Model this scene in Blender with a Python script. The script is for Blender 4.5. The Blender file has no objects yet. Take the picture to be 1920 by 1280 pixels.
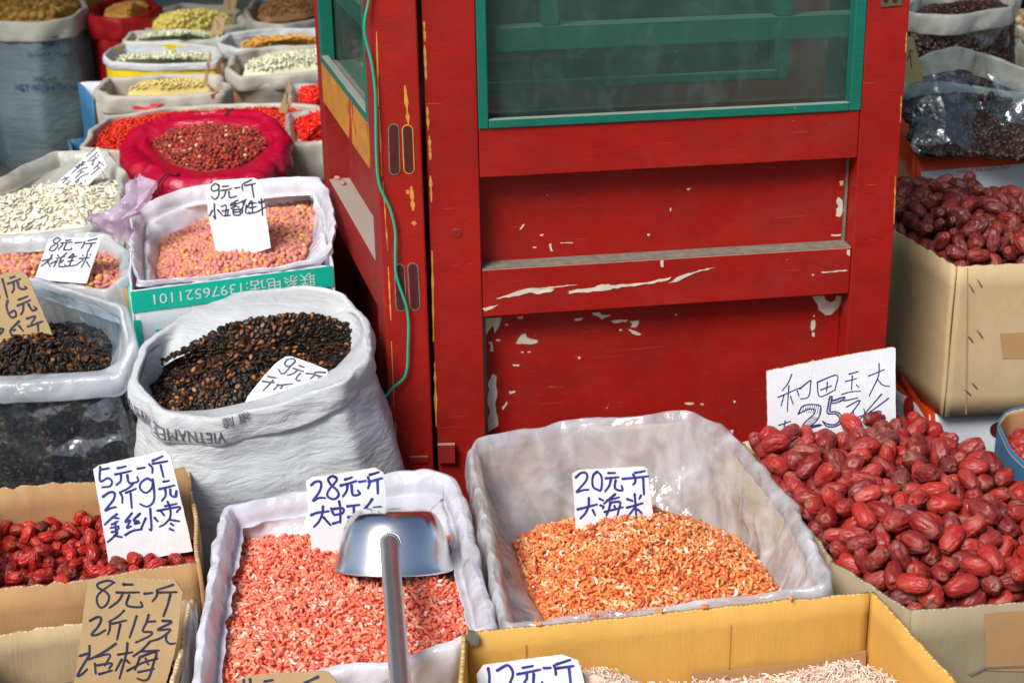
import bpy, math, random
import numpy as np
from mathutils import Vector, Matrix, noise as mno

# ------------------------------------------------------------------ camera, world, light
rad = math.radians
scene = bpy.context.scene
FPX, PITCH, ROLL = 2980.0, rad(20.735), rad(-1.04)
CAM = np.array([0.0, 0.0, 1.6])
Fv = np.array([0, math.cos(PITCH), -math.sin(PITCH)])
U0 = np.array([0, math.sin(PITCH), math.cos(PITCH)])
X0 = np.array([1.0, 0, 0])
cR, sR = math.cos(ROLL), math.sin(ROLL)
Xv = cR * X0 + sR * U0
Uv = -sR * X0 + cR * U0
cd = bpy.data.cameras.new('camera')
cam = bpy.data.objects.new('camera', cd)
scene.collection.objects.link(cam)
cam.matrix_world = Matrix(((Xv[0], Uv[0], -Fv[0], CAM[0]), (Xv[1], Uv[1], -Fv[1], CAM[1]), (Xv[2], Uv[2], -Fv[2], CAM[2]), (0, 0, 0, 1)))
cd.sensor_width = 36.0
cd.lens = FPX / 1920 * 36
cd.clip_start, cd.clip_end = 0.05, 400
cd.dof.use_dof = True
cd.dof.focus_distance = 2.35
cd.dof.aperture_fstop = 9.0
scene.camera = cam

world = bpy.data.worlds.new('World')
scene.world = world
world.use_nodes = True
wn = world.node_tree
bg = wn.nodes['Background']
sky = wn.nodes.new('ShaderNodeTexSky')
sky.sky_type = 'NISHITA'
sky.sun_disc = False
sky.sun_elevation = rad(48)
sky.sun_rotation = rad(215)
sky.dust_density = 2.5
wn.links.new(sky.outputs[0], bg.inputs[0])
bg.inputs[1].default_value = 0.082
sd = bpy.data.lights.new('sun', 'SUN')
sun = bpy.data.objects.new('sun', sd)
scene.collection.objects.link(sun)
sd.energy = 2.9
sd.angle = rad(26)
sd.color = (1.0, 0.965, 0.92)
_d = Vector((-math.sin(rad(35)) * math.cos(rad(48)), -math.cos(rad(35)) * math.cos(rad(48)), math.sin(rad(48))))
sun.rotation_euler = _d.to_track_quat('Z', 'Y').to_euler()
vs = scene.view_settings
vs.view_transform = 'Standard'
vs.look = 'None'
vs.gamma = 1.0
vs.use_curve_mapping = False
vs.exposure = 0.44
scene.render.engine = 'CYCLES'
cy = scene.cycles
cy.use_denoising = True
cy.max_bounces = 8
cy.transparent_max_bounces = 16
cy.caustics_reflective = False
cy.caustics_refractive = False
cy.sample_clamp_indirect = 4

# ------------------------------------------------------------------ geometry helpers
rng = np.random.default_rng(7)
random.seed(7)

def ray(px, py):
    return Xv * ((px - 960) / FPX) - Uv * ((py - 640) / FPX) + Fv

def PZ(px, py, z):
    d = ray(px, py)
    return CAM + d * ((z - CAM[2]) / d[2])

def PY(px, py, y):
    d = ray(px, py)
    return CAM + d * (y / d[1])

def PP(px, py, p0, n):
    d = ray(px, py)
    return CAM + d * (float(np.dot(np.asarray(p0) - CAM, n)) / float(np.dot(d, n)))

COL = scene.collection

def props(o, label=None, cat=None, group=None, kind=None):
    if label: o['label'] = label
    if cat: o['category'] = cat
    if group: o['group'] = group
    if kind: o['kind'] = kind
    return o

def empty(name, loc, label=None, cat=None, group=None, kind=None):
    o = bpy.data.objects.new(name, None)
    o.empty_display_size = 0.05
    o.location = [float(v) for v in loc]
    COL.objects.link(o)
    return props(o, label, cat, group, kind)

def mk(name, verts, faces, mat, parent=None, smooth=False, attrs=None, origin=None, mats=None, midx=None):
    v = np.asarray(verts, dtype=np.float64).reshape(-1, 3)
    if origin is None:
        origin = np.array([v[:, 0].mean(), v[:, 1].mean(), v[:, 2].min()])
    me = bpy.data.meshes.new(name)
    if isinstance(faces, np.ndarray) and faces.ndim == 2:
        nf, k = faces.shape
        me.vertices.add(len(v))
        me.vertices.foreach_set('co', (v - origin).astype(np.float32).ravel())
        me.loops.add(nf * k)
        me.loops.foreach_set('vertex_index', faces.astype(np.int32).ravel())
        me.polygons.add(nf)
        me.polygons.foreach_set('loop_start', np.arange(0, nf * k, k, dtype=np.int32))
        me.update(calc_edges=True)
        me.validate()
    else:
        me.from_pydata((v - origin).tolist(), [], [list(map(int, f)) for f in faces])
    if mats:
        for m in mats: me.materials.append(m)
        if midx is not None:
            me.polygons.foreach_set('material_index', np.asarray(midx, dtype=np.int32))
    elif mat: me.materials.append(mat)
    if smooth:
        me.polygons.foreach_set('use_smooth', [True] * len(me.polygons))
    for an, (typ, dat) in (attrs or {}).items():
        a = me.attributes.new(an, typ, 'POINT')
        if typ == 'FLOAT': a.data.foreach_set('value', np.asarray(dat, dtype=np.float32).ravel())
        elif typ == 'FLOAT2': a.data.foreach_set('vector', np.asarray(dat, dtype=np.float32).ravel())
        else: a.data.foreach_set('vector', np.asarray(dat, dtype=np.float32).ravel())
    me.update()
    o = bpy.data.objects.new(name, me)
    COL.objects.link(o)
    if parent is not None:
        o.parent = parent
        pl = parent
        off = Vector(origin.tolist())
        while pl is not None:
            off = off - pl.location
            pl = pl.parent
        o.location = off
    else:
        o.location = Vector(origin.tolist())
    return o

def gridfaces(m, n, closed=True):
    i = np.arange(m - 1)[:, None]
    j = np.arange(n if closed else n - 1)[None, :]
    a = i * n + j
    b = i * n + (j + 1) % n
    return np.stack([a, b, b + n, a + n], -1).reshape(-1, 4)

def loop(pts, n=128, smooth=0):
    """closed polyline through pts, resampled evenly, optionally rounded"""
    p = np.asarray(pts, float)
    q = np.vstack([p, p[:1]])
    s = np.r_[0, np.cumsum(np.linalg.norm(np.diff(q, axis=0), axis=1))]
    t = np.linspace(0, s[-1], n, endpoint=False)
    r = np.stack([np.interp(t, s, q[:, k]) for k in range(3)], 1)
    for _ in range(smooth):
        r = 0.25 * np.roll(r, 1, 0) + 0.5 * r + 0.25 * np.roll(r, -1, 0)
    return r

def L(*pts, n=128, smooth=3):
    """rim loop from (pixel x, pixel y, height) measurements"""
    return loop([PZ(*p) for p in pts], n, smooth)

def scl(lp, s, z=None, dz=0.0, c=None):
    c = lp.mean(0) if c is None else c
    r = lp.copy()
    r[:, :2] = c[:2] + (lp[:, :2] - c[:2]) * s
    if z is not None: r[:, 2] = z
    r[:, 2] += dz
    return r

def inset(lp, d):
    """move a loop inwards (d>0) by a distance, horizontally"""
    t = np.roll(lp, -1, 0) - np.roll(lp, 1, 0)
    nn = np.stack([-t[:, 1], t[:, 0]], 1)
    nn /= np.linalg.norm(nn, axis=1)[:, None] + 1e-9
    c = lp[:, :2].mean(0)
    if ((c - lp[:, :2]) * nn).sum() < 0: nn = -nn
    r = lp.copy()
    r[:, :2] += nn * (d if np.isscalar(d) else np.asarray(d)[:, None])
    return r

def nz(p, f, seed=0.0):
    return np.array([mno.noise(Vector((float(a[0]) * f[0] + seed, float(a[1]) * f[1] - seed * .7, float(a[2]) * f[2] + seed * 1.3))) for a in p])

def ridged(p, f, seed=0.0):
    return 1 - 2 * np.abs(nz(p, f, seed))

def radial(rows):
    c = rows.mean(1, keepdims=True)
    d = rows - c
    d[..., 2] = 0
    return d / (np.linalg.norm(d, axis=-1, keepdims=True) + 1e-6)

def slab(a, b, zb, zt, th, nrm, nu=1):
    pass

def boxverts(p, ax, ay, az):
    """eight corners from a corner and three edge vectors"""
    p, ax, ay, az = (np.asarray(q, float) for q in (p, ax, ay, az))
    v = [p + ax * i + ay * j + az * k for k in (0, 1) for j in (0, 1) for i in (0, 1)]
    f = [(0, 2, 3, 1), (4, 5, 7, 6), (0, 1, 5, 4), (2, 6, 7, 3), (0, 4, 6, 2), (1, 3, 7, 5)]
    return v, f

def bevel(o, w=0.002, seg=2):
    m = o.modifiers.new('bevel', 'BEVEL')
    m.width, m.segments, m.limit_method = w, seg, 'ANGLE'
    return o

# ------------------------------------------------------------------ materials
class NT:
    def __init__(s, name):
        s.m = bpy.data.materials.new(name)
        s.m.use_nodes = True
        s.t = s.m.node_tree
        s.t.nodes.clear()
        s.out = s.n('ShaderNodeOutputMaterial')
    def n(s, typ, **kw):
        nd = s.t.nodes.new(typ)
        for k, v in kw.items(): setattr(nd, k, v)
        return nd
    def l(s, a, b): s.t.links.new(a, b)
    def setin(s, nd, k, v):
        if hasattr(v, 'is_output'): s.l(v, nd.inputs[k])
        else: nd.inputs[k].default_value = v
    def coord(s, kind='Object', scale=(1, 1, 1)):
        c = s.n('ShaderNodeTexCoord')
        mp = s.n('ShaderNodeMapping')
        mp.inputs['Scale'].default_value = scale
        s.l(c.outputs[kind], mp.inputs[0])
        return mp.outputs[0]
    def noise(s, vec, sc=5, det=4, rough=.55, dist=0.0):
        nd = s.n('ShaderNodeTexNoise')
        s.l(vec, nd.inputs['Vector'])
        nd.inputs['Scale'].default_value = sc
        nd.inputs['Detail'].default_value = det
        nd.inputs['Roughness'].default_value = rough
        nd.inputs['Distortion'].default_value = dist
        return nd.outputs['Fac']
    def ramp(s, fac, stops, interp='LINEAR'):
        r = s.n('ShaderNodeValToRGB')
        s.l(fac, r.inputs[0])
        cr = r.color_ramp
        cr.interpolation = interp
        while len(cr.elements) < len(stops): cr.elements.new(0.5)
        for e, (p, c) in zip(cr.elements, stops):
            e.position = p
            e.color = (*c, 1) if not np.isscalar(c) else (c, c, c, 1)
        return r.outputs[0]
    def mix(s, fac, a, b, mode='MIX'):
        m = s.n('ShaderNodeMix', data_type='RGBA', blend_type=mode)
        s.setin(m, 0, fac)
        for k, v in ((6, a), (7, b)):
            if hasattr(v, 'is_output'): s.l(v, m.inputs[k])
            else: m.inputs[k].default_value = (*v, 1)
        return m.outputs[2]
    def math(s, op, a, b=0.0, c=0.0):
        m = s.n('ShaderNodeMath', operation=op)
        s.setin(m, 0, a); s.setin(m, 1, b); s.setin(m, 2, c)
        return m.outputs[0]
    def bump(s, h, strength=.3, dist=.002, nrm=None):
        b = s.n('ShaderNodeBump')
        s.l(h, b.inputs['Height'])
        b.inputs['Strength'].default_value = strength
        b.inputs['Distance'].default_value = dist
        if nrm is not None: s.l(nrm, b.inputs['Normal'])
        return b.outputs[0]
    def bsdf(s, col, rough=.5, spec=.5, nrm=None, metal=0, coat=0, trans=0, sss=0, sheen=0):
        b = s.n('ShaderNodeBsdfPrincipled')
        s.setin(b, 'Base Color', col if hasattr(col, 'is_output') else (*col, 1))
        s.setin(b, 'Roughness', rough)
        s.setin(b, 'Specular IOR Level', spec)
        b.inputs['Metallic'].default_value = metal
        b.inputs['Coat Weight'].default_value = coat
        b.inputs['Transmission Weight'].default_value = trans
        b.inputs['Sheen Weight'].default_value = sheen
        if sss:
            b.inputs['Subsurface Weight'].default_value = sss
            b.inputs['Subsurface Radius'].default_value = (.004, .002, .001)
            b.inputs['Subsurface Scale'].default_value = 1.0
        if nrm is not None: s.l(nrm, b.inputs['Normal'])
        return b.outputs[0]
    def done(s, sh):
        s.l(sh, s.out.inputs[0])
        return s.m

def upmask(t, lo=.55, hi=.9):
    g = t.n('ShaderNodeNewGeometry')
    sx = t.n('ShaderNodeSeparateXYZ')
    t.l(g.outputs['Normal'], sx.inputs[0])
    return t.ramp(sx.outputs[2], [(lo, 0.0), (hi, 1.0)])

def m_paint(name, col, chip, chipamt=.62, dark=.5, dust=.8, rough=.46, grain=(1, 1, 14), wear=0.0):
    t = NT(name)
    o = t.coord('Object')
    og = t.coord('Object', grain)
    n1 = t.noise(o, 3.2, 5)
    n2 = t.noise(og, 30, 3)
    c = t.mix(t.ramp(n1, [(.3, 0.0), (.75, 1.0)]), tuple(x * (1 - .32 * dark) for x in col), tuple(min(1, x * 1.12) for x in col))
    c = t.mix(t.math('MULTIPLY', t.ramp(n2, [(.45, 0.0), (.75, 1.0)]), .38), c, tuple(x * .50 + .004 for x in col))
    sm = t.ramp(t.noise(t.coord('Object', (1, 1, 2.2)), 4.5, 7, .72, .5), [(.42, 0.0), (.70, 1.0)])
    c = t.mix(t.math('MULTIPLY', sm, .6 * dark + .25), c, tuple(x * .40 + .006 for x in col))
    fade = t.ramp(t.noise(o, 8, 6, .75, .2), [(.50, 0.0), (.75, 1.0)])
    c = t.mix(t.math('MULTIPLY', fade, .16), c, tuple(min(1, x * 1.1 + .05) for x in col))
    scr = t.ramp(t.noise(t.coord('Object', (.6, .6, 22)), 16, 2, .5, 1.2), [(.735, 0.0), (.75, 1.0)])
    c = t.mix(t.math('MULTIPLY', scr, .2), c, chip)
    sp = t.noise(o, 75, 2)
    spm = t.ramp(sp, [(.745, 0.0), (.775, 1.0)])
    gate = t.ramp(t.noise(o, 7, 3), [(.52, 0.0), (.62, 1.0)])
    c = t.mix(t.math('MULTIPLY', spm, gate), c, chip)
    if wear:
        wn_ = t.noise(t.coord('Object', (1, 1, .35)), 9, 6, .65, .4)
        c = t.mix(t.ramp(wn_, [(wear - .015, 0.0), (wear + .015, 1.0)]), c, chip)
    gr = t.ramp(t.noise(o, 11, 5, .7), [(.35, 0.0), (.8, 1.0)])
    c = t.mix(t.math('MULTIPLY', gr, .05), c, (.20, .14, .10))
    um = upmask(t)
    c = t.mix(t.math('MULTIPLY', um, dust), c, (.36, .34, .29))
    rg = t.ramp(n1, [(.2, rough - .08), (.8, rough + .16)])
    nb = t.bump(n2, .18, .0015)
    nb = t.bump(t.noise(o, 18, 4), .12, .004, nb)
    return t.done(t.bsdf(c, rg, .28, nb))

def m_card(name, col, flute=260, rough=.8, dirt=.25):
    t = NT(name)
    a = t.n('ShaderNodeAttribute', attribute_name='uvp')
    mp = t.n('ShaderNodeMapping')
    mp.inputs['Scale'].default_value = (1, .12, 1)
    t.l(a.outputs['Vector'], mp.inputs[0])
    o = t.coord('Object')
    fl = t.noise(mp.outputs[0], flute, 1)
    st = t.noise(mp.outputs[0], 30, 3)
    n1 = t.noise(o, 5, 5)
    fib = t.noise(o, 260, 3)
    c = t.mix(t.ramp(n1, [(.3, 0.0), (.8, 1.0)]), tuple(x * .8 for x in col), tuple(min(1, x * 1.1) for x in col))
    c = t.mix(t.math('MULTIPLY', t.ramp(st, [(.45, 0.0), (.7, 1.0)]), .18), c, tuple(x * .72 for x in col))
    c = t.mix(t.math('MULTIPLY', t.ramp(fib, [(.55, 0.0), (.75, 1.0)]), .25), c, tuple(x * .68 for x in col))
    c = t.mix(t.math('MULTIPLY', t.ramp(t.noise(o, 2.3, 6, .7), [(.55, 0.0), (.75, 1.0)]), dirt), c, tuple(x * .5 for x in col))
    um = upmask(t, .80, .92)
    cw = t.n('ShaderNodeTexWave', bands_direction='X'); cw.inputs['Scale'].default_value = 46; cw.inputs['Distortion'].default_value = 9; cw.inputs['Detail Scale'].default_value = 3
    t.l(a.outputs['Vector'], cw.inputs['Vector'])
    c = t.mix(um, c, t.mix(t.ramp(cw.outputs['Fac'], [(.25, .0), (.75, 1.0)]), tuple(x * .72 for x in col), tuple(min(.8, x * 1.15 + .12) for x in col)))
    sc_ = t.ramp(t.noise(t.coord('Object', (1.5, 1.5, 9)), 12, 3, .6, 1.0), [(.70, 0.0), (.73, 1.0)])
    c = t.mix(t.math('MULTIPLY', sc_, .30), c, tuple(min(1, x * 1.25 + .08) for x in col))
    nb = t.bump(fl, .35, .0012)
    nb = t.bump(t.noise(o, 14, 3), .25, .006, nb)
    return t.done(t.bsdf(c, rough, .25, nb))

def m_film(name, tint, opac=.45, rough=.28, scale=22, bumpd=.006, gloss=.12, streak=.25, backlit=.38):
    """thin plastic: part see-through, part milky, with crinkled highlights"""
    t = NT(name)
    o = t.coord('Object')
    n1 = t.noise(o, scale * .28, 5, .6, .8)
    v = t.n('ShaderNodeTexVoronoi', feature='DISTANCE_TO_EDGE')
    wv = t.n('ShaderNodeVectorMath', operation='ADD')
    nn = t.n('ShaderNodeTexNoise')
    nn.inputs['Scale'].default_value = 6
    t.l(o, nn.inputs['Vector'])
    sc = t.n('ShaderNodeVectorMath', operation='SCALE')
    sc.inputs[3].default_value = .22
    t.l(nn.outputs['Color'], sc.inputs[0])
    t.l(o, wv.inputs[0]); t.l(sc.outputs[0], wv.inputs[1])
    t.l(wv.outputs[0], v.inputs['Vector'])
    v.inputs['Scale'].default_value = scale * .5
    cr = t.ramp(v.outputs['Distance'], [(0.0, 1.0), (.22, 0.0)])
    h = t.math('ADD', t.math('MULTIPLY', cr, .35), n1)
    h = t.math('ADD', h, t.math('MULTIPLY', t.noise(o, scale * 2.2, 3), .25))
    nb = t.bump(h, .8, bumpd)
    c = t.mix(t.ramp(n1, [(.35, 0.0), (.7, 1.0)]), tuple(x * .86 for x in tint), tint)
    df = t.n('ShaderNodeBsdfDiffuse')
    t.l(c, df.inputs[0]); t.l(t.bump(h, .16, bumpd), df.inputs['Normal'])
    tl = t.n('ShaderNodeBsdfTranslucent')
    t.l(c, tl.inputs[0])
    m1 = t.n('ShaderNodeMixShader'); m1.inputs[0].default_value = backlit
    t.l(df.outputs[0], m1.inputs[1]); t.l(tl.outputs[0], m1.inputs[2])
    tr = t.n('ShaderNodeBsdfTransparent')
    tr.inputs[0].default_value = (*[min(1, .35 + x * .72) for x in tint], 1)
    fac = t.math('ADD', t.math('MULTIPLY', t.ramp(n1, [(.3, 0.0), (.75, 1.0)]), streak), opac - streak * .5)
    fac = t.math('ADD', fac, t.math('MULTIPLY', cr, streak * .35))
    m2 = t.n('ShaderNodeMixShader')
    t.l(fac, m2.inputs[0]); t.l(tr.outputs[0], m2.inputs[1]); t.l(m1.outputs[0], m2.inputs[2])
    gl = t.n('ShaderNodeBsdfGlossy')
    gl.inputs['Roughness'].default_value = rough
    t.l(nb, gl.inputs['Normal'])
    lw = t.n('ShaderNodeLayerWeight'); lw.inputs[0].default_value = .5
    t.l(nb, lw.inputs['Normal'])
    m3 = t.n('ShaderNodeMixShader')
    t.l(t.math('ADD', t.math('MULTIPLY', t.math('POWER', lw.outputs['Facing'], 4.0), .5), gloss * .4), m3.inputs[0])
    t.l(m2.outputs[0], m3.inputs[1]); t.l(gl.outputs[0], m3.inputs[2])
    return t.done(m3.outputs[0])

def m_weave(name, col, scale=700, rough=.55, dirt=.3, fold=.004, print_col=None, spec=.4, trans=.12):
    """woven polypropylene sack cloth"""
    t = NT(name)
    o = t.coord('Object')
    w1 = t.n('ShaderNodeTexWave', bands_direction='Z'); w1.inputs['Scale'].default_value = scale / 6.28
    a = t.n('ShaderNodeAttribute', attribute_name='uvp')
    w2 = t.n('ShaderNodeTexWave', bands_direction='X'); w2.inputs['Scale'].default_value = scale / 6.28
    t.l(a.outputs['Vector'], w2.inputs['Vector'])
    t.l(o, w1.inputs['Vector'])
    wv = t.math('ADD', w1.outputs['Fac'], w2.outputs['Fac'])
    n1 = t.noise(o, 4, 5)
    n2 = t.noise(t.coord('Object', (1, 1, 3.2)), 13, 5, .6, .5)
    c = t.mix(t.ramp(n1, [(.3, 0.0), (.75, 1.0)]), tuple(x * .82 for x in col), col)
    c = t.mix(t.math('MULTIPLY', t.ramp(t.noise(o, 9, 6, .7), [(.5, 0.0), (.8, 1.0)]), dirt), c, tuple(x * .55 for x in col))
    c = t.mix(t.math('MULTIPLY', t.math('SUBTRACT', 1.0, t.math('MULTIPLY', wv, .5)), .12), c, tuple(x * .6 for x in col))
    nb = t.bump(wv, .22, .0006)
    nb = t.bump(n2, .55, fold, nb)
    b = t.bsdf(c, rough, spec, nb)
    if trans:
        tl = t.n('ShaderNodeBsdfTranslucent'); t.l(c, tl.inputs[0])
        m = t.n('ShaderNodeMixShader'); m.inputs[0].default_value = trans
        t.l(b, m.inputs[1]); t.l(tl.outputs[0], m.inputs[2])
        return t.done(m.outputs[0])
    return t.done(b)

def m_simple(name, col, rough=.6, spec=.4, var=.25, sc=12, metal=0, bump=.1, bsc=40, bd=.002):
    t = NT(name)
    o = t.coord('Object')
    c = t.mix(t.ramp(t.noise(o, sc, 5), [(.3, 0.0), (.75, 1.0)]), tuple(x * (1 - var) for x in col), col)
    return t.done(t.bsdf(c, rough, spec, t.bump(t.noise(o, bsc, 4), bump, bd), metal))

def m_piece(name, stops, src='rnd', rough=.5, spec=.4, mask=None, bump=None, coat=0, interp='LINEAR', sss=0, mot=.25):
    """colour per piece; src 'rnd' reads the mesh's per-piece value, 'obj' the object's"""
    t = NT(name + ('_single' if src == 'obj' else ''))
    if src == 'rnd':
        a = t.n('ShaderNodeAttribute', attribute_name='rnd'); f = a.outputs['Fac']
    else:
        a = t.n('ShaderNodeObjectInfo'); f = a.outputs['Random']
    c = t.ramp(f, stops, interp)
    o = t.coord('Object')
    if mot:
        c = t.mix(t.math('MULTIPLY', t.ramp(t.noise(o, 160, 3), [(.4, 0.0), (.7, 1.0)]), mot), c, t.mix(.5, c, (.95, .8, .7)))
    if mask:
        am = t.n('ShaderNodeAttribute', attribute_name='msk')
        f2 = t.math('FRACT', t.math('MULTIPLY', f, 17.31))
        thr = t.math('MULTIPLY', am.outputs['Fac'], t.ramp(f2, [(.45, .0), (.95, 1.0)]))
        c = t.mix(thr, c, mask)
    nb = None
    if bump:
        nb = t.bump(t.noise(o, bump[0], 3), bump[1], bump[2])
    return t.done(t.bsdf(c, rough, spec, nb, coat=coat, sss=sss))

M = {}
M['red'] = m_paint('red_paint', (.37, .0070, .0028), (.55, .42, .30))
M['red_worn'] = m_paint('worn_red_paint', (.36, .016, .012), (.60, .30, .08), wear=.70)
M['orange_peel'] = m_paint('peeled_orange_wood', (.62, .27, .035), (.36, .012, .008), wear=.585, dark=.8, rough=.6)
M['red_side'] = m_paint('faded_red_paint', (.30, .013, .010), (.5, .38, .28), dust=.9, rough=.6)
M['green'] = m_paint('green_paint', (.004, .17, .115), (.30, .33, .25), dust=.75)
M['green_dusty'] = m_paint('dusty_green_paint', (.008, .20, .13), (.25, .3, .25), dust=.9, rough=.7)
M['chip_under'] = m_simple('older_paint_layer', (.30, .09, .055), .8, .2, .5, 90)
M['chip'] = m_simple('bare_plaster_chip', (.80, .72, .58), .85, .2, .3, 60)
M['chip_orange'] = m_simple('bare_wood_chip', (.75, .36, .07), .8, .2, .35, 80)
M['dark_slot'] = m_simple('old_red_paint_and_hole_shade', (.10, .012, .012), .55, .4, .5, 50)  # old dark red paint; its darkness also stands in for shade inside holes
M['dust'] = m_simple('dust_and_grime', (.25, .225, .18), .95, .1, .4, 60, bump=.6, bsc=200)
M['steel_dull'] = m_simple('dull_steel', (.72, .73, .72), .33, .5, .2, 14, metal=.92, bump=.05)
M['steel'] = m_simple('stainless_steel', (.86, .87, .88), .21, .5, .06, 9, metal=1, bump=.05, bsc=9, bd=.02)
M['brass'] = m_simple('dull_brass', (.45, .36, .20), .42, .5, .4, 60, metal=.9)
M['wire'] = m_simple('green_plastic', (.002, .48, .28), .4, .5, .1)
M['kraft'] = m_card('kraft_cardboard', (.50, .29, .13))
M['kraft_pale'] = m_card('pale_kraft_cardboard', (.58, .43, .24))
M['kraft_yellow'] = m_card('ochre_cardboard', (.68, .385, .09))
M['kraft_olive'] = m_card('grey_brown_cardboard', (.36, .29, .18))
M['carton_white'] = m_card('white_carton', (.70, .74, .78), rough=.45, dirt=.08)
M['carton_teal'] = m_card('teal_print', (.01, .60, .42), rough=.45, dirt=.05)
M['carton_orange'] = m_card('glossy_orange_carton', (.80, .075, .012), rough=.3, dirt=.05)
M['carton_orange2'] = m_card('orange_carton', (.55, .23, .06), rough=.6)
M['carton_blue'] = m_card('blue_carton', (.04, .18, .34), rough=.5)
M['yellow'] = m_weave('yellow_plastic_cloth', (.80, .62, .01), 300, .4, .1, trans=0)
M['white_sign'] = m_card('white_sign_board', (.82, .85, .88), 300, .45, .16)
M['brown_sign'] = m_card('brown_sign_board', (.50, .34, .17), 300, .7, .15)
M['ink_blue'] = m_simple('blue_marker_ink', (.045, .055, .36), .5, .4, .72, 38, bump=0)
M['ink_dark'] = m_simple('dark_marker_ink', (.035, .045, .10), .5, .4, .65, 38, bump=0)
M['ink_navy'] = m_simple('navy_pen_ink', (.01, .012, .16), .5, .4, .2, 70, bump=0)
M['print_red'] = m_simple('red_print', (.62, .03, .03), .5, .3, .1, bump=0)
M['print_white'] = m_simple('white_print', (.72, .85, .82), .5, .3, .1, bump=0)
M['print_grey'] = m_simple('faded_grey_print', (.16, .17, .22), .7, .2, .5, 150, bump=0)
M['print_blue'] = m_simple('faded_blue_print', (.04, .13, .30), .7, .2, .5, 30, bump=0)
M['weave_white'] = m_weave('white_woven_sack', (.70, .735, .75), 900, fold=.014, rough=.5, dirt=.4)
M['weave_grey'] = m_weave('grey_woven_sack', (.60, .56, .47), 700)
M['weave_cream'] = m_weave('cream_woven_sack', (.64, .65, .55), 700)
M['weave_bluegrey'] = m_weave('blue_grey_woven_sack', (.22, .30, .33), 600, fold=.012)
M['weave_pink'] = m_weave('crimson_woven_sack', (.60, .006, .045), 800, .22, .25, spec=.9, fold=.016)
M['weave_red'] = m_weave('red_woven_sack', (.48, .01, .015), 600, .4, .2)
M['film_milky'] = m_film('milky_plastic_film', (.92, .95, 1.0), .42, .17, 26, streak=.55, bumpd=.010, gloss=.20, backlit=.30)
M['film_lilac'] = m_film('lilac_plastic_film', (.90, .91, 1.0), .84, .24, 24, streak=.35, bumpd=.012, gloss=.16, backlit=.22)
M['film_pale'] = m_film('pale_plastic_film', (.88, .94, 1.0), .60, .25, 20, streak=.4, bumpd=.010)
M['film_grey'] = m_film('grey_plastic_film', (.78, .80, .72), .66, .35, 20, streak=.4, bumpd=.010)
M['film_clear'] = m_film('clear_plastic_film', (.72, .86, 1.0), .04, .17, 7, .06, .38, .06)
M['film_shiny'] = m_film('shiny_clear_plastic_film', (.62, .80, 1.0), .035, .15, 6, .09, .42, .04)
M['film_violet'] = m_film('violet_plastic_film', (.93, .80, .99), .55, .25, 30)
M['twine'] = m_simple('grey_stitching', (.05, .045, .04), .9, .1, .3)
M['concrete'] = m_simple('worn_stone_paving', (.16, .155, .145), .9, .2, .45, 6, bump=.4)
M['wood_dark'] = m_simple('dark_wood', (.055, .035, .022), .7, .3, .4, 20)
M['wall_dark'] = m_simple('dark_interior_wall', (.022, .023, .021), .9, .1, .4, 3)
M['wall_ochre'] = m_simple('ochre_packaging', (.40, .22, .03), .6, .3, .5, 6)
M['yellow_plastic'] = m_simple('yellow_plastic', (.75, .68, .05), .5, .4, .1)

def m_glass():
    t = NT('dusty_window_glass')
    o = t.coord('Object')
    tr = t.n('ShaderNodeBsdfTransparent'); tr.inputs[0].default_value = (.68, .84, .80, 1)
    d = t.n('ShaderNodeBsdfDiffuse'); d.inputs[0].default_value = (.14, .25, .22, 1)
    n1 = t.noise(o, 3.5, 6, .65, .3)
    sp = t.ramp(t.noise(o, 120, 2), [(.72, 0.0), (.78, 1.0)])
    n3 = t.noise(t.coord('Object', (1.6, 1, 1)), 16, 7, .8, .6)
    f = t.math('ADD', t.math('ADD', t.ramp(n1, [(.3, .05), (.8, .24)]), t.ramp(n3, [(.5, .0), (.8, .22)])), t.math('MULTIPLY', sp, .35))
    m1 = t.n('ShaderNodeMixShader'); t.l(f, m1.inputs[0]); t.l(tr.outputs[0], m1.inputs[1]); t.l(d.outputs[0], m1.inputs[2])
    g = t.n('ShaderNodeBsdfGlossy'); g.inputs['Roughness'].default_value = .04
    m2 = t.n('ShaderNodeMixShader'); m2.inputs[0].default_value = .055
    t.l(m1.outputs[0], m2.inputs[1]); t.l(g.outputs[0], m2.inputs[2])
    return t.done(m2.outputs[0])
M['glass'] = m_glass()

# ------------------------------------------------------------------ setting
def plane(name, x0, x1, y0, y1, z, mat, kind='structure', label=None, cat=None):
    o = mk(name, [(x0, y0, z), (x1, y0, z), (x1, y1, z), (x0, y1, z)], [(0, 1, 2, 3)], mat)
    return props(o, label, cat, kind=kind)

plane('ground', -60, 60, -60, 60, 0.0, M['concrete'])
def wallbox(name, p, ax, ay, az, mat, label, cat):
    v, f = boxverts(p, ax, ay, az)
    return props(mk(name, v, f, mat), label, cat, kind='structure')
wallbox('back_wall', (-7, 9.2, -.02), (14, 0, 0), (0, .25, 0), (0, 0, 3.6), M['wall_dark'], 'dark wall at the back of the shop behind all the sacks', 'wall')
wallbox('side_wall', (-3.4, 4.6, -.02), (.2, 0, 0), (0, 4.58, 0), (0, 0, 3.6), M['wall_dark'], 'dark side wall left of the tall grey sack', 'wall')
wallbox('shade_slab', (-3.4, 4.7, 2.9), (9.4, 0, 0), (0, 4.5, 0), (0, 0, .15), M['wood_dark'], 'unseen dark slab added over the shop to darken the background', 'shade_slab')  # out of view, added to keep sky and sun off the rear goods

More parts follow.
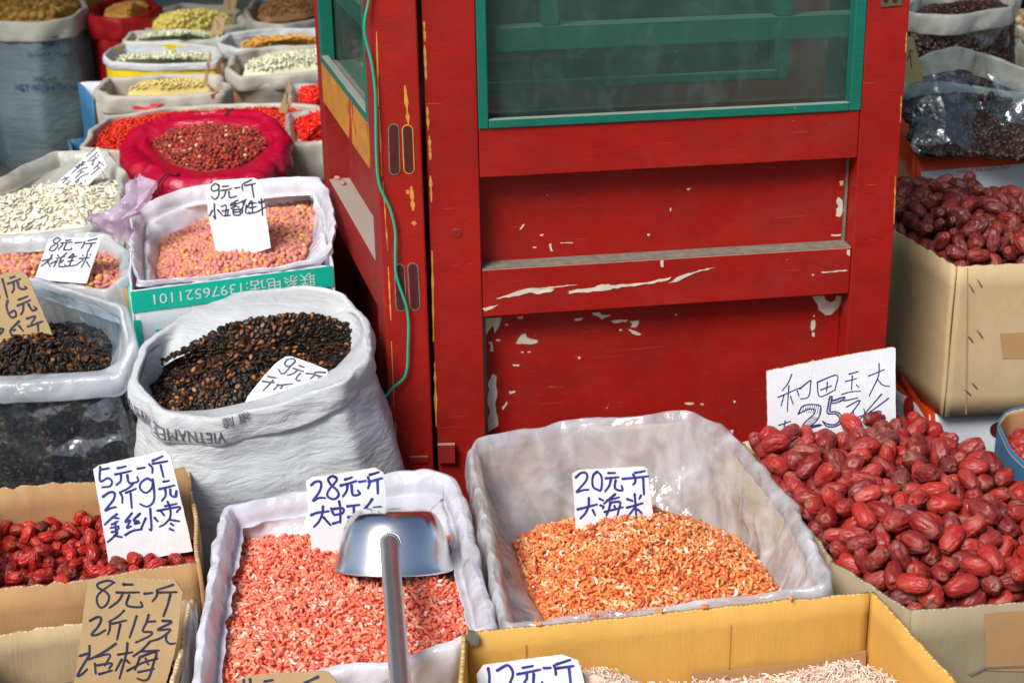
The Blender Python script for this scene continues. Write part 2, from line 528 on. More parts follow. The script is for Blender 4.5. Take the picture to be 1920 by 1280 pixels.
def platform(x0, x1, y0, y1, z, label):
    r = empty('wooden_platform', ((x0 + x1) / 2, (y0 + y1) / 2, 0), label, 'platform', 'low platforms under the goods')
    n = max(2, int((y1 - y0) / .14))
    w = (y1 - y0) / n
    for i in range(n):
        v, f = boxverts((x0, y0 + i * w + .003, z - .025), (x1 - x0, 0, 0), (0, w - .006, 0), (0, 0, .024))
        mk('plank', v, f, M['wood_dark'], r)
    for x in (x0 + .05, x1 - .12):
        for y in (y0 + .05, y1 - .12):
            v, f = boxverts((x, y, -.005), (.07, 0, 0), (0, .07, 0), (0, 0, z - .021))
            mk('leg', v, f, M['wood_dark'], r)
platform(-1.7, 1.9, 1.15, 2.52, .20, 'dark wooden platform under the front row of boxes')
platform(-2.0, -.56, 2.56, 4.5, .20, 'dark wooden platform under the peanut bags left of the door')
platform(.80, 2.4, 2.86, 4.9, .20, 'dark wooden platform under the cartons right of the door')

# ------------------------------------------------------------------ doors
aA, aB = rad(7.8), rad(13.87)
OA = PY(821, 843, 2.6); OA[2] = 0
dA = np.array([math.cos(aA), math.sin(aA), 0]); nA = np.array([dA[1], -dA[0], 0])
OB = PY(732, 815, 2.6); OB[2] = 0
dB = np.array([-math.sin(aB), math.cos(aB), 0]); nB = np.array([-dB[1], dB[0], 0])
UP = np.array([0, 0, 1.0])

class Leaf:
    def __init__(s, O, d, n, root):
        s.O, s.d, s.n, s.root = O, d, n, root
    def P(s, a, z, off): return s.O + s.d * a + UP * z + s.n * off
    def bx(s, name, s0, s1, z0, z1, o0, o1, mat, bev=.0018, parent=None, label=None):
        v, f = boxverts(s.P(s0, z0, o0), s.d * (s1 - s0), s.n * (o1 - o0), UP * (z1 - z0))
        o = mk(name, v, f, mat, parent or s.root)
        if bev: bevel(o, bev)
        if label: o['label'] = label
        return o
    def px(s, x, y, off=0.0):
        return PP(x, y, s.O + s.n * off, s.n)
    def patch(s, name, pts, off, mat, th=.0006):
        """thin flake whose outline was measured on the door face"""
        q = [s.px(x, y, off) for x, y in pts]
        c = sum(q) / len(q)
        m = len(q)
        fr = [p + s.n * th for p in q]
        v = fr + q
        f = [tuple(range(m))] + [(i, (i + 1) % m, m + (i + 1) % m, m + i) for i in range(m)]
        o = mk(name, v, f, mat, s.root)
        return o

def leaf(name, label, O, d, n, W, T, paint, side=0, ztop=2.35, green='green', stl=.088, str_=.076):
    root = empty(name, O + d * W / 2, label, 'door', 'red folding door leaves')
    lf = Leaf(O, d, n, root)
    R_, G_ = M[paint], M[green]
    lf.bx('stile', 0, stl - .001, .08, ztop, -T, 0, R_)
    lf.bx('stile', W - str_ + .001, W, .08, ztop, -T, 0, R_)
    a, b = stl, W - str_
    for z0, z1 in ((.08, .19), (.657, .743), (.907, .991), (ztop - .11, ztop)):
        lf.bx('rail', a, b, z0, z1, -T + .002, -.0015, R_)
    lf.bx('panel', a, b, .19, .657, -T + .012, -.044, R_, 0)
    lf.bx('panel', a, b, .743, .907, -T + .012, -.044, R_, 0)
    # window: beads, pane, bars behind the pane
    wr = empty('window', lf.P((a + b) / 2, .991, -.02)); wr.parent = root
    wr.location = wr.location - root.location
    lf.bx('bead', a, a + .017, .9915, ztop - .11, -.026, .0015, G_, parent=wr)
    lf.bx('bead', b - .020, b, .9915, ztop - .11, -.026, .0015, G_, parent=wr)
    lf.bx('bead', a + .0175, b - .0205, .9915, 1.0065, -.013, .0025, G_, parent=wr)
    lf.bx('dusty_sill', a + .0175, b - .0205, .9915, .9955, -.029, -.0135, M['dust'], 0, parent=wr)
    lf.bx('pane', a + .004, b - .004, .9965, ztop - .115, -.0325, -.0295, M['glass'], 0, parent=wr)
    g2 = M['green_dusty']
    lf.bx('bar', a, b, 1.112, 1.152, -T + .001, -.0335, g2, parent=wr)
    for s0 in (a + .115, b - .145):
        lf.bx('bar', s0, s0 + .027, 1.1525, ztop - .11, -T + .001, -.0335, g2, parent=wr)
        lf.bx('bar', s0, s0 + .027, 1.40, 1.401, -T + .0, -.0335, g2, 0, parent=wr)
    return lf

LA = leaf('door_leaf', 'wide red door leaf facing the camera with dusty green framed window', OA, dA, nA, .828, .075, 'red')
# grime lines on the ledges and in the panel corners
LA.bx('dust_line', .089, .751, .7431, .7450, -.0435, -.003, M['dust'], 0)
LA.bx('dust_line', .7475, .751, .744, .906, -.0435, -.037, M['dust'], 0)
LA.bx('dust_line', .089, .097, .30, .655, -.0435, -.0415, M['dust'], 0)
rootA2off = -.30
LA2 = leaf('door_leaf', 'second red door leaf standing behind the dusty window of the first', OA + nA * rootA2off - dA * .036, dA, nA, .828, .075, 'red', green='green')
LB = leaf('door_leaf', 'narrow red door leaf at the left turned edge-on with green wire', OB, dB, nB, .735, .001 + .074, 'red_side', stl=.075, str_=.07)
for o in list(LB.root.children):
    pass

# peeled orange paint on the turned leaf's window rail
LB.bx('peeled_rail_face', .077, .664, .909, .9895, -.0012, .0006, M['orange_peel'], 0)
# the edge of the turned leaf that faces the camera, with its four lock slots
er = LB.root
ex = np.array([1.0, 0, 0])
vE, fE = boxverts(OB + np.array([.0005, -.0125, .08]), (.0755, 0, 0), (0, .012, 0), (0, 0, 2.25))
eo = mk('edge_board', vE, fE, M['red'], er); bevel(eo, .003)
def EP(x, y, off=.0): return PP(x, y, OB + np.array([0, -.0125 - off, 0]), np.array([0, -1.0, 0]))
def capsule2d(p0, p1, w, n=8):
    p0, p1 = np.asarray(p0), np.asarray(p1)
    d = (p1 - p0) / np.linalg.norm(p1 - p0); t = np.array([d[1] * 0 + 1.0, 0, 0])
    out = []
    for k in range(n + 1):
        a = math.pi * k / n; out.append(p0 + t * math.cos(a) * w - d * math.sin(a) * w)
    for k in range(n + 1):
        a = math.pi * k / n; out.append(p1 - t * math.cos(a) * w + d * math.sin(a) * w)
    return out
def plate(name, pts, nrm, th, mat, parent, off=0.0):
    m = len(pts)
    a = [np.asarray(p) + nrm * (off + th) for p in pts]; b = [np.asarray(p) + nrm * off for p in pts]
    f = [tuple(range(m)), tuple(range(2 * m - 1, m - 1, -1))] + [(i, (i + 1) % m, m + (i + 1) % m, m + i)[::-1] for i in range(m)]
    return mk(name, a + b, f, mat, parent)
nE = np.array([0, -1.0, 0])
for (x0, y0, x1, y1, c) in ((738, 242, 740, 318, 0), (764, 244, 767, 316, 1), (749, 504, 752, 574, 0), (774, 502, 778, 572, 0)):
    pl = capsule2d(EP(x0, y0), EP(x1, y1), .0094)
    plate('slot_rim', pl, nE, .0012, M['chip_orange'] if c else M['dust'], er)
    pl = capsule2d(EP(x0, y0), EP(x1, y1), .0076)
    plate('lock_slot', pl, nE, .0016, M['dark_slot'], er)
# long flakes of bare orange wood along the edges
def flake_strip(fn, pts, w, name, mat, parent, nrm, seed):
    r = random.Random(seed)
    for (x0, y0), (x1, y1) in pts:
        n = 9
        l_, r_ = [], []
        for k in range(n + 1):
            u = k / n
            x, y = x0 + (x1 - x0) * u, y0 + (y1 - y0) * u
            ww = w * (.25 + r.random()) * math.sin(math.pi * (u * .9 + .05)) ** .5
            l_.append(fn(x - ww * .5, y)); r_.append(fn(x + ww * .5, y))
        plate(name, l_ + r_[::-1], nrm, .0006, mat, parent)
flake_strip(EP, [((759, 160), (766, 236)), ((771, 350), (775, 395)), ((764, 356), (765, 364)), ((776, 415), (777, 423))], 9, 'bare_wood_flake', M['chip_orange'], er, nE, 3)
flake_strip(EP, [((706, 60), (710, 200)), ((711, 205), (716, 330)), ((718, 340), (727, 470)), ((728, 500), (733, 600)), ((734, 640), (739, 760)), ((741, 790), (743, 815))], 3.2, 'bare_wood_flake', M['chip_orange'], er, nE, 5)
flake_strip(lambda x, y: LA.px(x, y), [((795, 40), (797, 78)), ((796, 85), (799, 150)), ((801, 200), (803, 245)), ((805, 255), (807, 300)), ((807, 330), (809, 380)), ((810, 470), (813, 640)), ((815, 680), (818, 800))], 6, 'bare_wood_flake', M['chip_orange'], LA.root, nA, 6)
flake_strip(lambda x, y: LA.px(x, y), [((1700, 60), (1698, 100)), ((1690, 180), (1688, 230)), ((1679, 330), (1676, 420))], 3, 'bare_wood_flake', M['chip_orange'], LA.root, nA, 8)
# chipped plaster-coloured flakes measured on the wide leaf
def cz(pts): return [(860 + x * .448, 300 + y * .448) for x, y in pts]
CH = [
 ([(155, 580), (210, 562), (265, 543), (310, 535), (400, 540), (385, 552), (325, 560), (300, 553), (250, 568)], 0),
 ([(330, 538), (420, 527), (495, 521), (425, 531), (350, 542)], 0),
 ([(460, 548), (510, 540), (570, 532), (600, 520), (625, 519), (640, 524), (790, 512), (840, 498), (890, 490), (880, 500), (800, 518), (700, 530), (580, 548), (520, 553), (462, 560)], 0),
 ([(880, 515), (910, 492), (960, 474), (1010, 460), (1075, 450), (1000, 468), (960, 485), (925, 503)], 0),
 ([(100, 620), (165, 605), (140, 622), (110, 632)], 0),
 ([(845, 420), (858, 420), (858, 447), (847, 448)], 0),
 ([(1478, 478), (1487, 478), (1486, 484), (1478, 483)], 0),
 ([(1627, 375), (1637, 376), (1637, 402), (1625, 395)], 0),
 ([(1515, 468), (1620, 459), (1628, 463), (1520, 472)], 0),
 ([(1592, 88), (1610, 86), (1608, 105), (1596, 108)], 1),
 ([(1588, 155), (1606, 170), (1606, 215), (1597, 238), (1578, 235), (1580, 205), (1590, 195), (1580, 172)], 1),
 ([(1558, 312), (1600, 310), (1598, 317), (1560, 318)], 1),
 ([(268, 270), (276, 268), (262, 290), (255, 292)], 1), ([(340, 312), (356, 310), (352, 317), (342, 318)], 1),
 ([(378, 352), (388, 350), (390, 372), (396, 380), (384, 380)], 1), ([(425, 345), (478, 345), (476, 349), (428, 349)], 1),
 ([(310, 363), (326, 363), (322, 368), (312, 368)], 1),
 ([(790, 308), (800, 310), (798, 318), (790, 316)], 1),
 ([(1481, 572), (1530, 568), (1535, 585), (1556, 596), (1575, 588), (1580, 568), (1600, 568), (1598, 600), (1580, 625), (1560, 645), (1535, 648), (1505, 625), (1500, 600)], 1),
 ([(1485, 668), (1492, 672), (1490, 705), (1478, 715), (1472, 700), (1475, 675)], 1), ([(1480, 720), (1490, 722), (1488, 740), (1478, 735)], 1),
 ([(1484, 648), (1490, 648), (1489, 655), (1484, 655)], 1), ([(1478, 838), (1484, 836), (1486, 845), (1476, 846)], 1),
 ([(105, 664), (178, 658), (170, 690), (150, 725), (142, 690), (125, 712), (108, 742)], 1),
 ([(195, 685), (208, 686), (205, 692), (195, 691)], 1), ([(245, 654), (270, 652), (268, 663), (248, 664)], 1),
 ([(240, 768), (262, 732), (280, 726), (285, 740), (300, 748), (330, 754), (330, 762), (300, 770), (270, 768)], 1),
 ([(482, 664), (520, 660), (512, 670), (490, 673)], 1),
 ([(558, 638), (590, 636), (600, 648), (640, 648), (600, 666), (580, 652), (562, 648)], 1),
 ([(637, 672), (690, 668), (710, 668), (700, 676), (650, 682)], 1),
 ([(715, 675), (752, 670), (750, 690), (738, 700), (720, 698), (728, 684)], 1),
 ([(708, 708), (730, 712), (764, 728), (755, 733), (725, 724)], 1),
 ([(672, 708), (684, 708), (682, 714), (673, 714)], 1),
 ([(124, 762), (140, 760), (145, 798), (132, 800), (135, 780)], 1), ([(155, 750), (175, 752), (172, 757), (156, 756)], 1),
 ([(225, 852), (255, 855), (250, 862), (230, 861)], 1),
 ([(262, 800), (272, 802), (270, 806), (262, 806)], 1), ([(288, 800), (302, 801), (300, 805), (288, 804)], 1),
 ([(140, 895), (158, 905), (156, 940), (162, 975), (152, 1020), (158, 1060), (165, 1110), (120, 1140), (118, 1100), (130, 1050), (118, 1000), (128, 960), (122, 930)], 1),
 ([(210, 968), (238, 965), (235, 972), (215, 978)], 1), ([(180, 1035), (200, 1010), (205, 1015), (185, 1045)], 1),
 ([(945, 1015), (985, 1016), (980, 1022), (950, 1021)], 1), ([(1010, 1018), (1026, 1019), (1024, 1024), (1012, 1023)], 1),
 ([(1148, 1005), (1160, 1008), (1154, 1018)], 1), ([(1135, 1130), (1150, 1128), (1148, 1142), (1138, 1144)], 1),
 ([(905, 645), (915, 642), (912, 649), (905, 650)], 1), ([(500, 822), (510, 824), (506, 833), (500, 830)], 1),
 ([(955, 118), (970, 118), (966, 127), (956, 126)], 1), ([(885, 200), (890, 202), (888, 215), (884, 212)], 1),
]
for pts, lv in CH:
    q = cz(pts)
    # roughen the outline
    rr = random.Random(int(q[0][0] * 7 + q[0][1]))
    out = []
    for i in range(len(q)):
        a, b = q[i], q[(i + 1) % len(q)]
        out.append(a)
        dl = math.hypot(b[0] - a[0], b[1] - a[1])
        k = int(dl // 9)
        for j in range(k):
            u = (j + 1) / (k + 1)
            out.append((a[0] + (b[0] - a[0]) * u + rr.uniform(-1.1, 1.1), a[1] + (b[1] - a[1]) * u + rr.uniform(-1.1, 1.1)))
    off_ = -.044 if lv else -.0015
    if len(pts) > 5:
        cx_, cy_ = sum(p[0] for p in out) / len(out), sum(p[1] for p in out) / len(out)
        und = [(p[0] + (1.6 + rr.random() * 1.6) * (p[0] - cx_) / (math.hypot(p[0] - cx_, p[1] - cy_) + 1e-6), p[1] + (1.2 + rr.random() * 1.6) * (p[1] - cy_) / (math.hypot(p[0] - cx_, p[1] - cy_) + 1e-6)) for p in out]
        LA.patch('old_paint_layer', und, off_, M['chip_under'], .0004)  # solid dark plate, the shade inside the opening put into its colour
    LA.patch('paint_chip', out, off_, M['chip'], .0009)
# hinge plate and screws
hp = [(1650, -14), (1691, -16), (1690, 10), (1651, 14)]
LA.patch('hinge_plate', hp, 0, M['brass'], .002)
for x in (1661, 1678):
    LA.patch('screw_hole', [(x + 5 * math.cos(a), 1 + 5.5 * math.sin(a)) for a in np.linspace(0, 6.28, 11)[:-1]], .0021, M['dark_slot'], .0004)  # dark discs paint the shade inside the screw holes
LA.patch('knot_plug', [(856 + 10 * math.cos(a), 437 + 8 * math.sin(a)) for a in np.linspace(0, 6.28, 13)[:-1]], 0, M['red_side'], .0012)
# low hinge between the two leaves
v, f = boxverts(PY(822, 868, 2.588), (.03, 0, 0), (0, .01, 0), (0, 0, .035))
mk('hinge', v, f, M['red_side'], LA.root)
v, f = boxverts(PY(768, 868, 2.584), (.034, 0, 0), (0, .006, 0), (0, 0, .012))
mk('hinge', v, f, M['red_side'], LB.root)

# seeds dropped on the ledges
# yellow thing seen in the gap
yo = props(None or mk('yellow_tag', *boxverts(PY(781, 72, 3.0), (.03, 0, 0), (0, .01, 0), (0, 0, .2)), M['yellow_plastic']), 'yellow plastic strip seen through the gap between the door leaves', 'strip')

def tube(name, pts, r, mat, parent=None, n=10, cap=True, closed=False, radii=None):
    p = np.asarray(pts, float)
    t = np.gradient(p, axis=0)
    t /= np.linalg.norm(t, axis=1)[:, None] + 1e-12
    a = np.cross(t, [0.3, .2, 1.0]); a /= np.linalg.norm(a, axis=1)[:, None]
    b = np.cross(t, a)
    ang = np.linspace(0, 2 * math.pi, n, endpoint=False)
    rr = np.full(len(p), r) if radii is None else np.asarray(radii)
    v = p[:, None] + (a[:, None] * np.cos(ang)[None, :, None] + b[:, None] * np.sin(ang)[None, :, None]) * rr[:, None, None]
    f = gridfaces(len(p), n).tolist()
    if cap: f += [list(range(n))[::-1], list(range((len(p) - 1) * n, len(p) * n))]
    return mk(name, v.reshape(-1, 3), f, mat, parent, smooth=True)

def crspline(p, k=8):
    p = np.asarray(p, float)
    q = np.vstack([2 * p[0] - p[1], p, 2 * p[-1] - p[-2]])
    out = []
    for i in range(1, len(q) - 2):
        for j in range(k):
            t = j / k
            out.append(.5 * ((2 * q[i]) + (-q[i - 1] + q[i + 1]) * t + (2 * q[i - 1] - 5 * q[i] + 4 * q[i + 1] - q[i + 2]) * t * t + (-q[i - 1] + 3 * q[i] - 3 * q[i + 1] + q[i + 2]) * t ** 3))
    out.append(p[-1])
    return np.array(out)

wp = [(187, -40), (187, 0), (175, 80), (195, 170), (205, 260), (207, 400), (215, 490), (245, 560), (258, 620), (258, 690), (262, 740), (290, 830), (292, 920), (285, 1000), (245, 1040), (218, 1085), (222, 1130), (245, 1162)]
wq = [PY(560 + x * .703, y * .703, 2.578) for x, y in wp]
wq[-1] = PY(560 + 245 * .703, 1162 * .703, 2.6)
props(tube('wire', crspline(wq, 7), .0023, M['wire'], n=8), 'thin green wire hanging loosely down the edge of the turned leaf', 'wire')

# ------------------------------------------------------------------ boxes, bags, sacks
def panel_mesh(a, b, za, zb, zbot, inward, th, nu, nv, seed, amp=.0015, jag=.0012, bow=.0):
    """upright sheet of board between rim points a and b, with thickness"""
    a, b = np.asarray(a, float), np.asarray(b, float)
    us = np.linspace(0, 1, nu); vs = np.linspace(0, 1, nv)
    ln = float(np.linalg.norm((b - a)[:2]))
    V, UV = [], []
    for side in (0, 1):
        for v in vs:
            for u in us:
                p = a + (b - a) * u
                zt = za + (zb - za) * u
                z = zt + (zbot - zt) * v
                w = mno.noise(Vector((u * ln * 9 + seed, z * 7, seed * .37))) * amp * 3 * (1 - .6 * v)
                w += bow * math.sin(math.pi * u) * (1 - v)
                if v == 0: z += mno.noise(Vector((u * ln * 90 + seed, 3.1, seed))) * jag * 2
                q = np.array([p[0], p[1], z]) + inward * (side * th) - inward * w
                V.append(q); UV.append((u * ln + seed, z))
    V = np.array(V); n1 = nu * nv
    f = gridfaces(nv, nu, closed=False)
    F = np.vstack([f[:, ::-1], f + n1])
    E = []
    def rim(idx):
        for i in range(len(idx) - 1): E.append((idx[i], idx[i + 1], idx[i + 1] + n1, idx[i] + n1))
    rim(list(range(nu))); rim([nu * (nv - 1) + i for i in range(nu)][::-1])
    rim([i * nu for i in range(nv)][::-1]); rim([i * nu + nu - 1 for i in range(nv)])
    return V, np.vstack([F, np.array(E)]), np.array(UV)

def carton(name, label, cat, corners, zbot, mat, th=.004, group=None, mats=None, amp=.0015, jag=.0012, bow=0.0, skip=(), taper=0.0):
    """corners: rim points in order back-left, back-right, front-right, front-left"""
    c = [np.asarray(p, float) for p in corners]
    cen = sum(c) / len(c)
    root = empty(name, (cen[0], cen[1], zbot), label, cat, group)
    nc = len(c)
    names = ('back', 'right', 'front', 'left') if nc == 4 else ('back', 'right', 'front', 'chamfer', 'left') if nc == 5 else tuple('side%d' % k for k in range(nc))
    ps = {}
    for i in range(nc):
        if names[i] in skip: continue
        a, b = c[i], c[(i + 1) % nc]
        d = (b - a); d[2] = 0; L_ = np.linalg.norm(d); d /= L_
        inw = np.array([-d[1], d[0], 0])
        if np.dot(inw[:2], (cen - (a + b) / 2)[:2]) < 0: inw = -inw
        cut = d * (th + .0006)
        aa, bb = (a + cut, b - cut) if i % 2 == 0 else (a, b)
        V, F, UV = panel_mesh(aa, bb, a[2], b[2], zbot, inw, th, max(4, int(L_ / .012)), 8, 3.7 * i + cen[0] * 10 + cen[1] * 7, amp, jag, bow)
        mm = (mats or {}).get(names[i], mat)
        ps[names[i]] = mk('side_panel', V, F, M[mm], root, smooth=False, attrs={'uvp': ('FLOAT2', UV)})
    v = [scl(np.array(c), .985)[k] for k in range(nc)]
    bot = [np.array([p[0], p[1], zbot + .001]) for p in v] + [np.array([p[0], p[1], zbot + .005]) for p in v]
    mk('bottom_panel', bot, [tuple(range(nc)), tuple(range(2 * nc - 1, nc - 1, -1))] + [(k, nc + k, nc + (k + 1) % nc, (k + 1) % nc) for k in range(nc)], M[mat], root)
    root['_c'] = 0
    del root['_c']
    return root, ps

def smoothrows(rows, k):
    """insert rows: smooth Catmull-Rom across the profile"""
    m = len(rows)
    q = [2 * rows[0] - rows[1]] + list(rows) + [2 * rows[-1] - rows[-2]]
    out = []
    for i in range(1, len(q) - 2):
        for j in range(k):
            t = j / k
            out.append(.5 * ((2 * q[i]) + (-q[i - 1] + q[i + 1]) * t + (2 * q[i - 1] - 5 * q[i] + 4 * q[i + 1] - q[i + 2]) * t * t + (-q[i - 1] + 3 * q[i] - 3 * q[i + 1] + q[i + 2]) * t ** 3))
    out.append(rows[-1])
    return np.array(out)

def crumple(p, f, seed):
    """sharp creases between flat facets"""
    out = np.empty(len(p))
    for i, a in enumerate(p):
        q = Vector((float(a[0]) * f[0] + seed, float(a[1]) * f[1] - seed, float(a[2]) * f[2] + seed * .5))
        q2 = q + .35 * mno.noise_vector(q * .8)
        d = mno.voronoi(q2)[0]; d2 = mno.voronoi(q * 2.3 + Vector((7, 3, 1)))[0]
        out[i] = (d[1] - d[0]) * 1.5 - .55 + .45 * ((d2[1] - d2[0]) - .35)
    return out

def cloth(name, rows, mat, parent=None, amp=.006, f=(9, 9, 9), seed=0.0, k=3, ridge=0.0, zamp=.4, closed=True, env=None, hem=0.0):
    R = smoothrows([np.asarray(r) for r in rows], k)
    m, n = R.shape[:2]
    flat = R.reshape(-1, 3)
    d1 = nz(flat, f, seed) + .5 * nz(flat, tuple(2.3 * x for x in f), seed + 9)
    if ridge: d1 = d1 * (1 - ridge) + ridge * crumple(flat, f, seed + 4)
    d2 = nz(flat, tuple(.9 * x for x in f), seed + 31)
    e = np.ones(m) if env is None else np.interp(np.linspace(0, 1, m), np.linspace(0, 1, len(env)), env)
    D = radial(R) * (d1.reshape(m, n) * e[:, None] * amp * 1.6)[..., None]
    D[..., 2] += d2.reshape(m, n) * amp * zamp * 1.6 * e[:, None]
    R = R + D
    if hem:
        h = nz(R[-1], (14, 14, 14), seed + 5)
        R[-1, :, 2] += h * hem; R[-2, :, 2] += h * hem * .5
    # cloth coordinates: run along the loop, height
    seg = np.linalg.norm(np.roll(R, -1, 1) - R, axis=2)
    u = np.cumsum(seg, 1); v_ = np.cumsum(np.vstack([np.zeros((1, n)), np.linalg.norm(np.diff(R, axis=0), axis=2)]), 0)
    uv = np.stack([u, v_], -1).reshape(-1, 2)
    o = mk(name, R.reshape(-1, 3), gridfaces(m, n, closed), M[mat] if isinstance(mat, str) else mat, parent, smooth=True, attrs={'uvp': ('FLOAT2', uv)})
    return o, R

def rowz(lp, s, dz=None, z=None, zf=None, c=None):
    """loop scaled about its centre; dz shifts, z flattens (zf: how far)"""
    r = scl(lp, s, c=c)
    if dz is not None: r[:, 2] = r[:, 2] + dz
    if z is not None: r[:, 2] = r[:, 2] * (1 - (1 if zf is None else zf)) + z * (1 if zf is None else zf)
    return r

def sack(label, lp, zb, mat, cuff=(.045, .022), body=((.3, 1.05), (.7, 1.08), (1.0, .98)), amp=.006, f=(8, 8, 8), seed=1.0, cuffmat=None, name='sack', cat='sack', group=None, inner=.08, bodyamp=None, bodyf=None, ridge=0.0, cuffname='rolled_cuff', shift=(0, 0), cuffamp=None, content=None):
    c = lp.mean(0)
    root = empty(name, (c[0], c[1], zb), label, cat, group)
    h, r = cuff
    crest = lp
    rows = [inset(lp, r * 1.1 + .006) + [0, 0, -inner], inset(lp, r * .95) + [0, 0, -inner * .35], inset(lp, r * .75) + [0, 0, -r * .35],
            crest + [0, 0, 0], inset(lp, -r * .75) + [0, 0, -r * .5], inset(lp, -r * .95) + [0, 0, -h * .65], inset(lp, -r * .6) + [0, 0, -h], inset(lp, -r * .1) + [0, 0, -h * .93]]
    if content is not None:
        ct = loop(content, len(lp), 0); ct = align(lp, ct)
        rows[0] = inset(ct, .006) + [0, 0, -.012]
        rows[1] = (inset(ct, -.010) + [0, 0, .008]) * .6 + rows[2] * .4
    co, CR = cloth(cuffname, rows, cuffmat or mat, root, cuffamp or amp, f, seed, 3, ridge, env=(.05, .3, .8, 1, 1, 1, 1, 1) if content is not None else None)
    zc = lp[:, 2].mean()
    st = inset(lp, .0) + [0, 0, -h * .75]
    br = [inset(lp, r * .5) + [0, 0, -h * .4], st]
    z0 = st[:, 2]
    for t, s in body:
        q = scl(lp, s)
        q[:, 0] += shift[0] * t; q[:, 1] += shift[1] * t
        q[:, 2] = z0 * (1 - t) + zb * t
        br.append(q)
    q = scl(lp, body[-1][1] * .8); q[:, 2] = zb + .001
    q[:, 0] += shift[0]; q[:, 1] += shift[1]
    br.append(q)
    bo, BR = cloth('sack_body', br, mat, root, bodyamp or amp, bodyf or f, seed + 17, 4, ridge, env=(.5, 1, 1, 1, .2))
    return root, CR, BR

def align(a, b):
    ca, cb = a.mean(0), b.mean(0)
    best = min(range(len(b)), key=lambda i: np.sum(((np.roll(b, -i, 0)[::8] - cb) - (a[::8] - ca))[:, :2] ** 2))
    return np.roll(b, -best, 0)

# ---- small pieces
def ell(a, b, c, nu=8, nv=5, point=0.0, top=None):
    """closed ellipsoid; long axis x; point>0 pinches one end"""
    V = [(-a, 0, 0)]
    K = [0.0]
    for i in range(1, nv):
        t = math.pi * i / nv
        x = -a * math.cos(t)
        r = math.sin(t)
        if point: r *= (1 - point * (x / a * .5 + .5) ** 1.5)
        for j in range(nu):
            p = 2 * math.pi * j / nu
            V.append((x, b * r * math.cos(p), c * r * math.sin(p)))
            K.append(0.0)
    V.append((a, 0, 0)); K.append(0.0)
    F = [(0, 1 + (j + 1) % nu, 1 + j) for j in range(nu)]
    for i in range(nv - 2):
        for j in range(nu):
            q = 1 + i * nu + j; w = 1 + i * nu + (j + 1) % nu
            F.append((q, w, w + nu)); F.append((q, w + nu, q + nu))
    e = len(V) - 1; s = 1 + (nv - 2) * nu
    F += [(s + j, s + (j + 1) % nu, e) for j in range(nu)]
    return np.array(V), np.array(F), np.array(K)

def seedproto(a=.0085, b=.0058, c=.0019):
    """flat seed with a lighter centre: rings from rim to middle, top and bottom"""
    n = 14
    V, K = [], []
    rings = ((1.0, 0, 0.0), (.86, .62, 0.0), (.62, .92, .05), (.42, .99, .9), (0.0, 1.05, 1.0))
    def ring(s, h, sg):
        for j in range(n):
            p = 2 * math.pi * j / n
            x = math.cos(p); y = math.sin(p)
            y *= 1 - .28 * (x * .5 + .5) ** 2
            V.append((a * s * x, b * s * y, c * h * sg))
    ring(1.0, 0, 1); K += [0.0] * n
    F = []
    for sg in (1, -1):
        prev = 0
        for s, h, m in rings[1:4]:
            st = len(V); ring(s, h, sg); K += [m] * n
            for j in range(n):
                q = (prev + j, prev + (j + 1) % n, st + (j + 1) % n, st + j)
                t1, t2 = (q[0], q[1], q[2]), (q[0], q[2], q[3])
                F += [t1, t2] if sg > 0 else [t1[::-1], t2[::-1]]
            prev = st
        V.append((0, 0, c * 1.05 * sg)); K.append(1.0); e = len(V) - 1
        for j in range(n):
            t = (prev + j, prev + (j + 1) % n, e)
            F.append(t if sg > 0 else t[::-1])
    return np.array(V), np.array(F), np.array(K)

def shrimp(R_=.0052, r=.0026, arc=4.0, n=8, m=6, seed=0, lumps=.25):
    """curled body: tapering arc with ringed segments"""
    g = random.Random(seed)
    V, F = [], []
    for i in range(n):
        u = i / (n - 1)
        t = arc * (u - .5)
        rad_ = R_ * (1 + .15 * math.sin(u * 3 + seed))
        c = np.array([rad_ * math.cos(t), rad_ * math.sin(t), (u - .5) * r * .8 * (1 if seed % 2 else -1)])
        d = np.array([math.cos(t), math.sin(t), 0])
        rr = r * (1.12 - .75 * u ** 1.4) * (1 if i % 2 else 1 - lumps) * (.25 if i in (0, n - 1) else 1)
        for j in range(m):
            p = 2 * math.pi * j / m
            V.append(c + d * rr * math.cos(p) + np.array([0, 0, 1]) * rr * math.sin(p) + np.array([g.uniform(-1, 1) for _ in range(3)]) * r * .12)
    for q in gridfaces(n, m): F += [(q[0], q[1], q[2]), (q[0], q[2], q[3])]
    s = (n - 1) * m
    F += [(0, j + 1, j) for j in range(1, m - 1)] + [(s, s + j, s + j + 1) for j in range(1, m - 1)]
    V = np.array(V); V -= V.mean(0)
    return V, np.array(F)[:, ::-1], np.zeros(len(V))

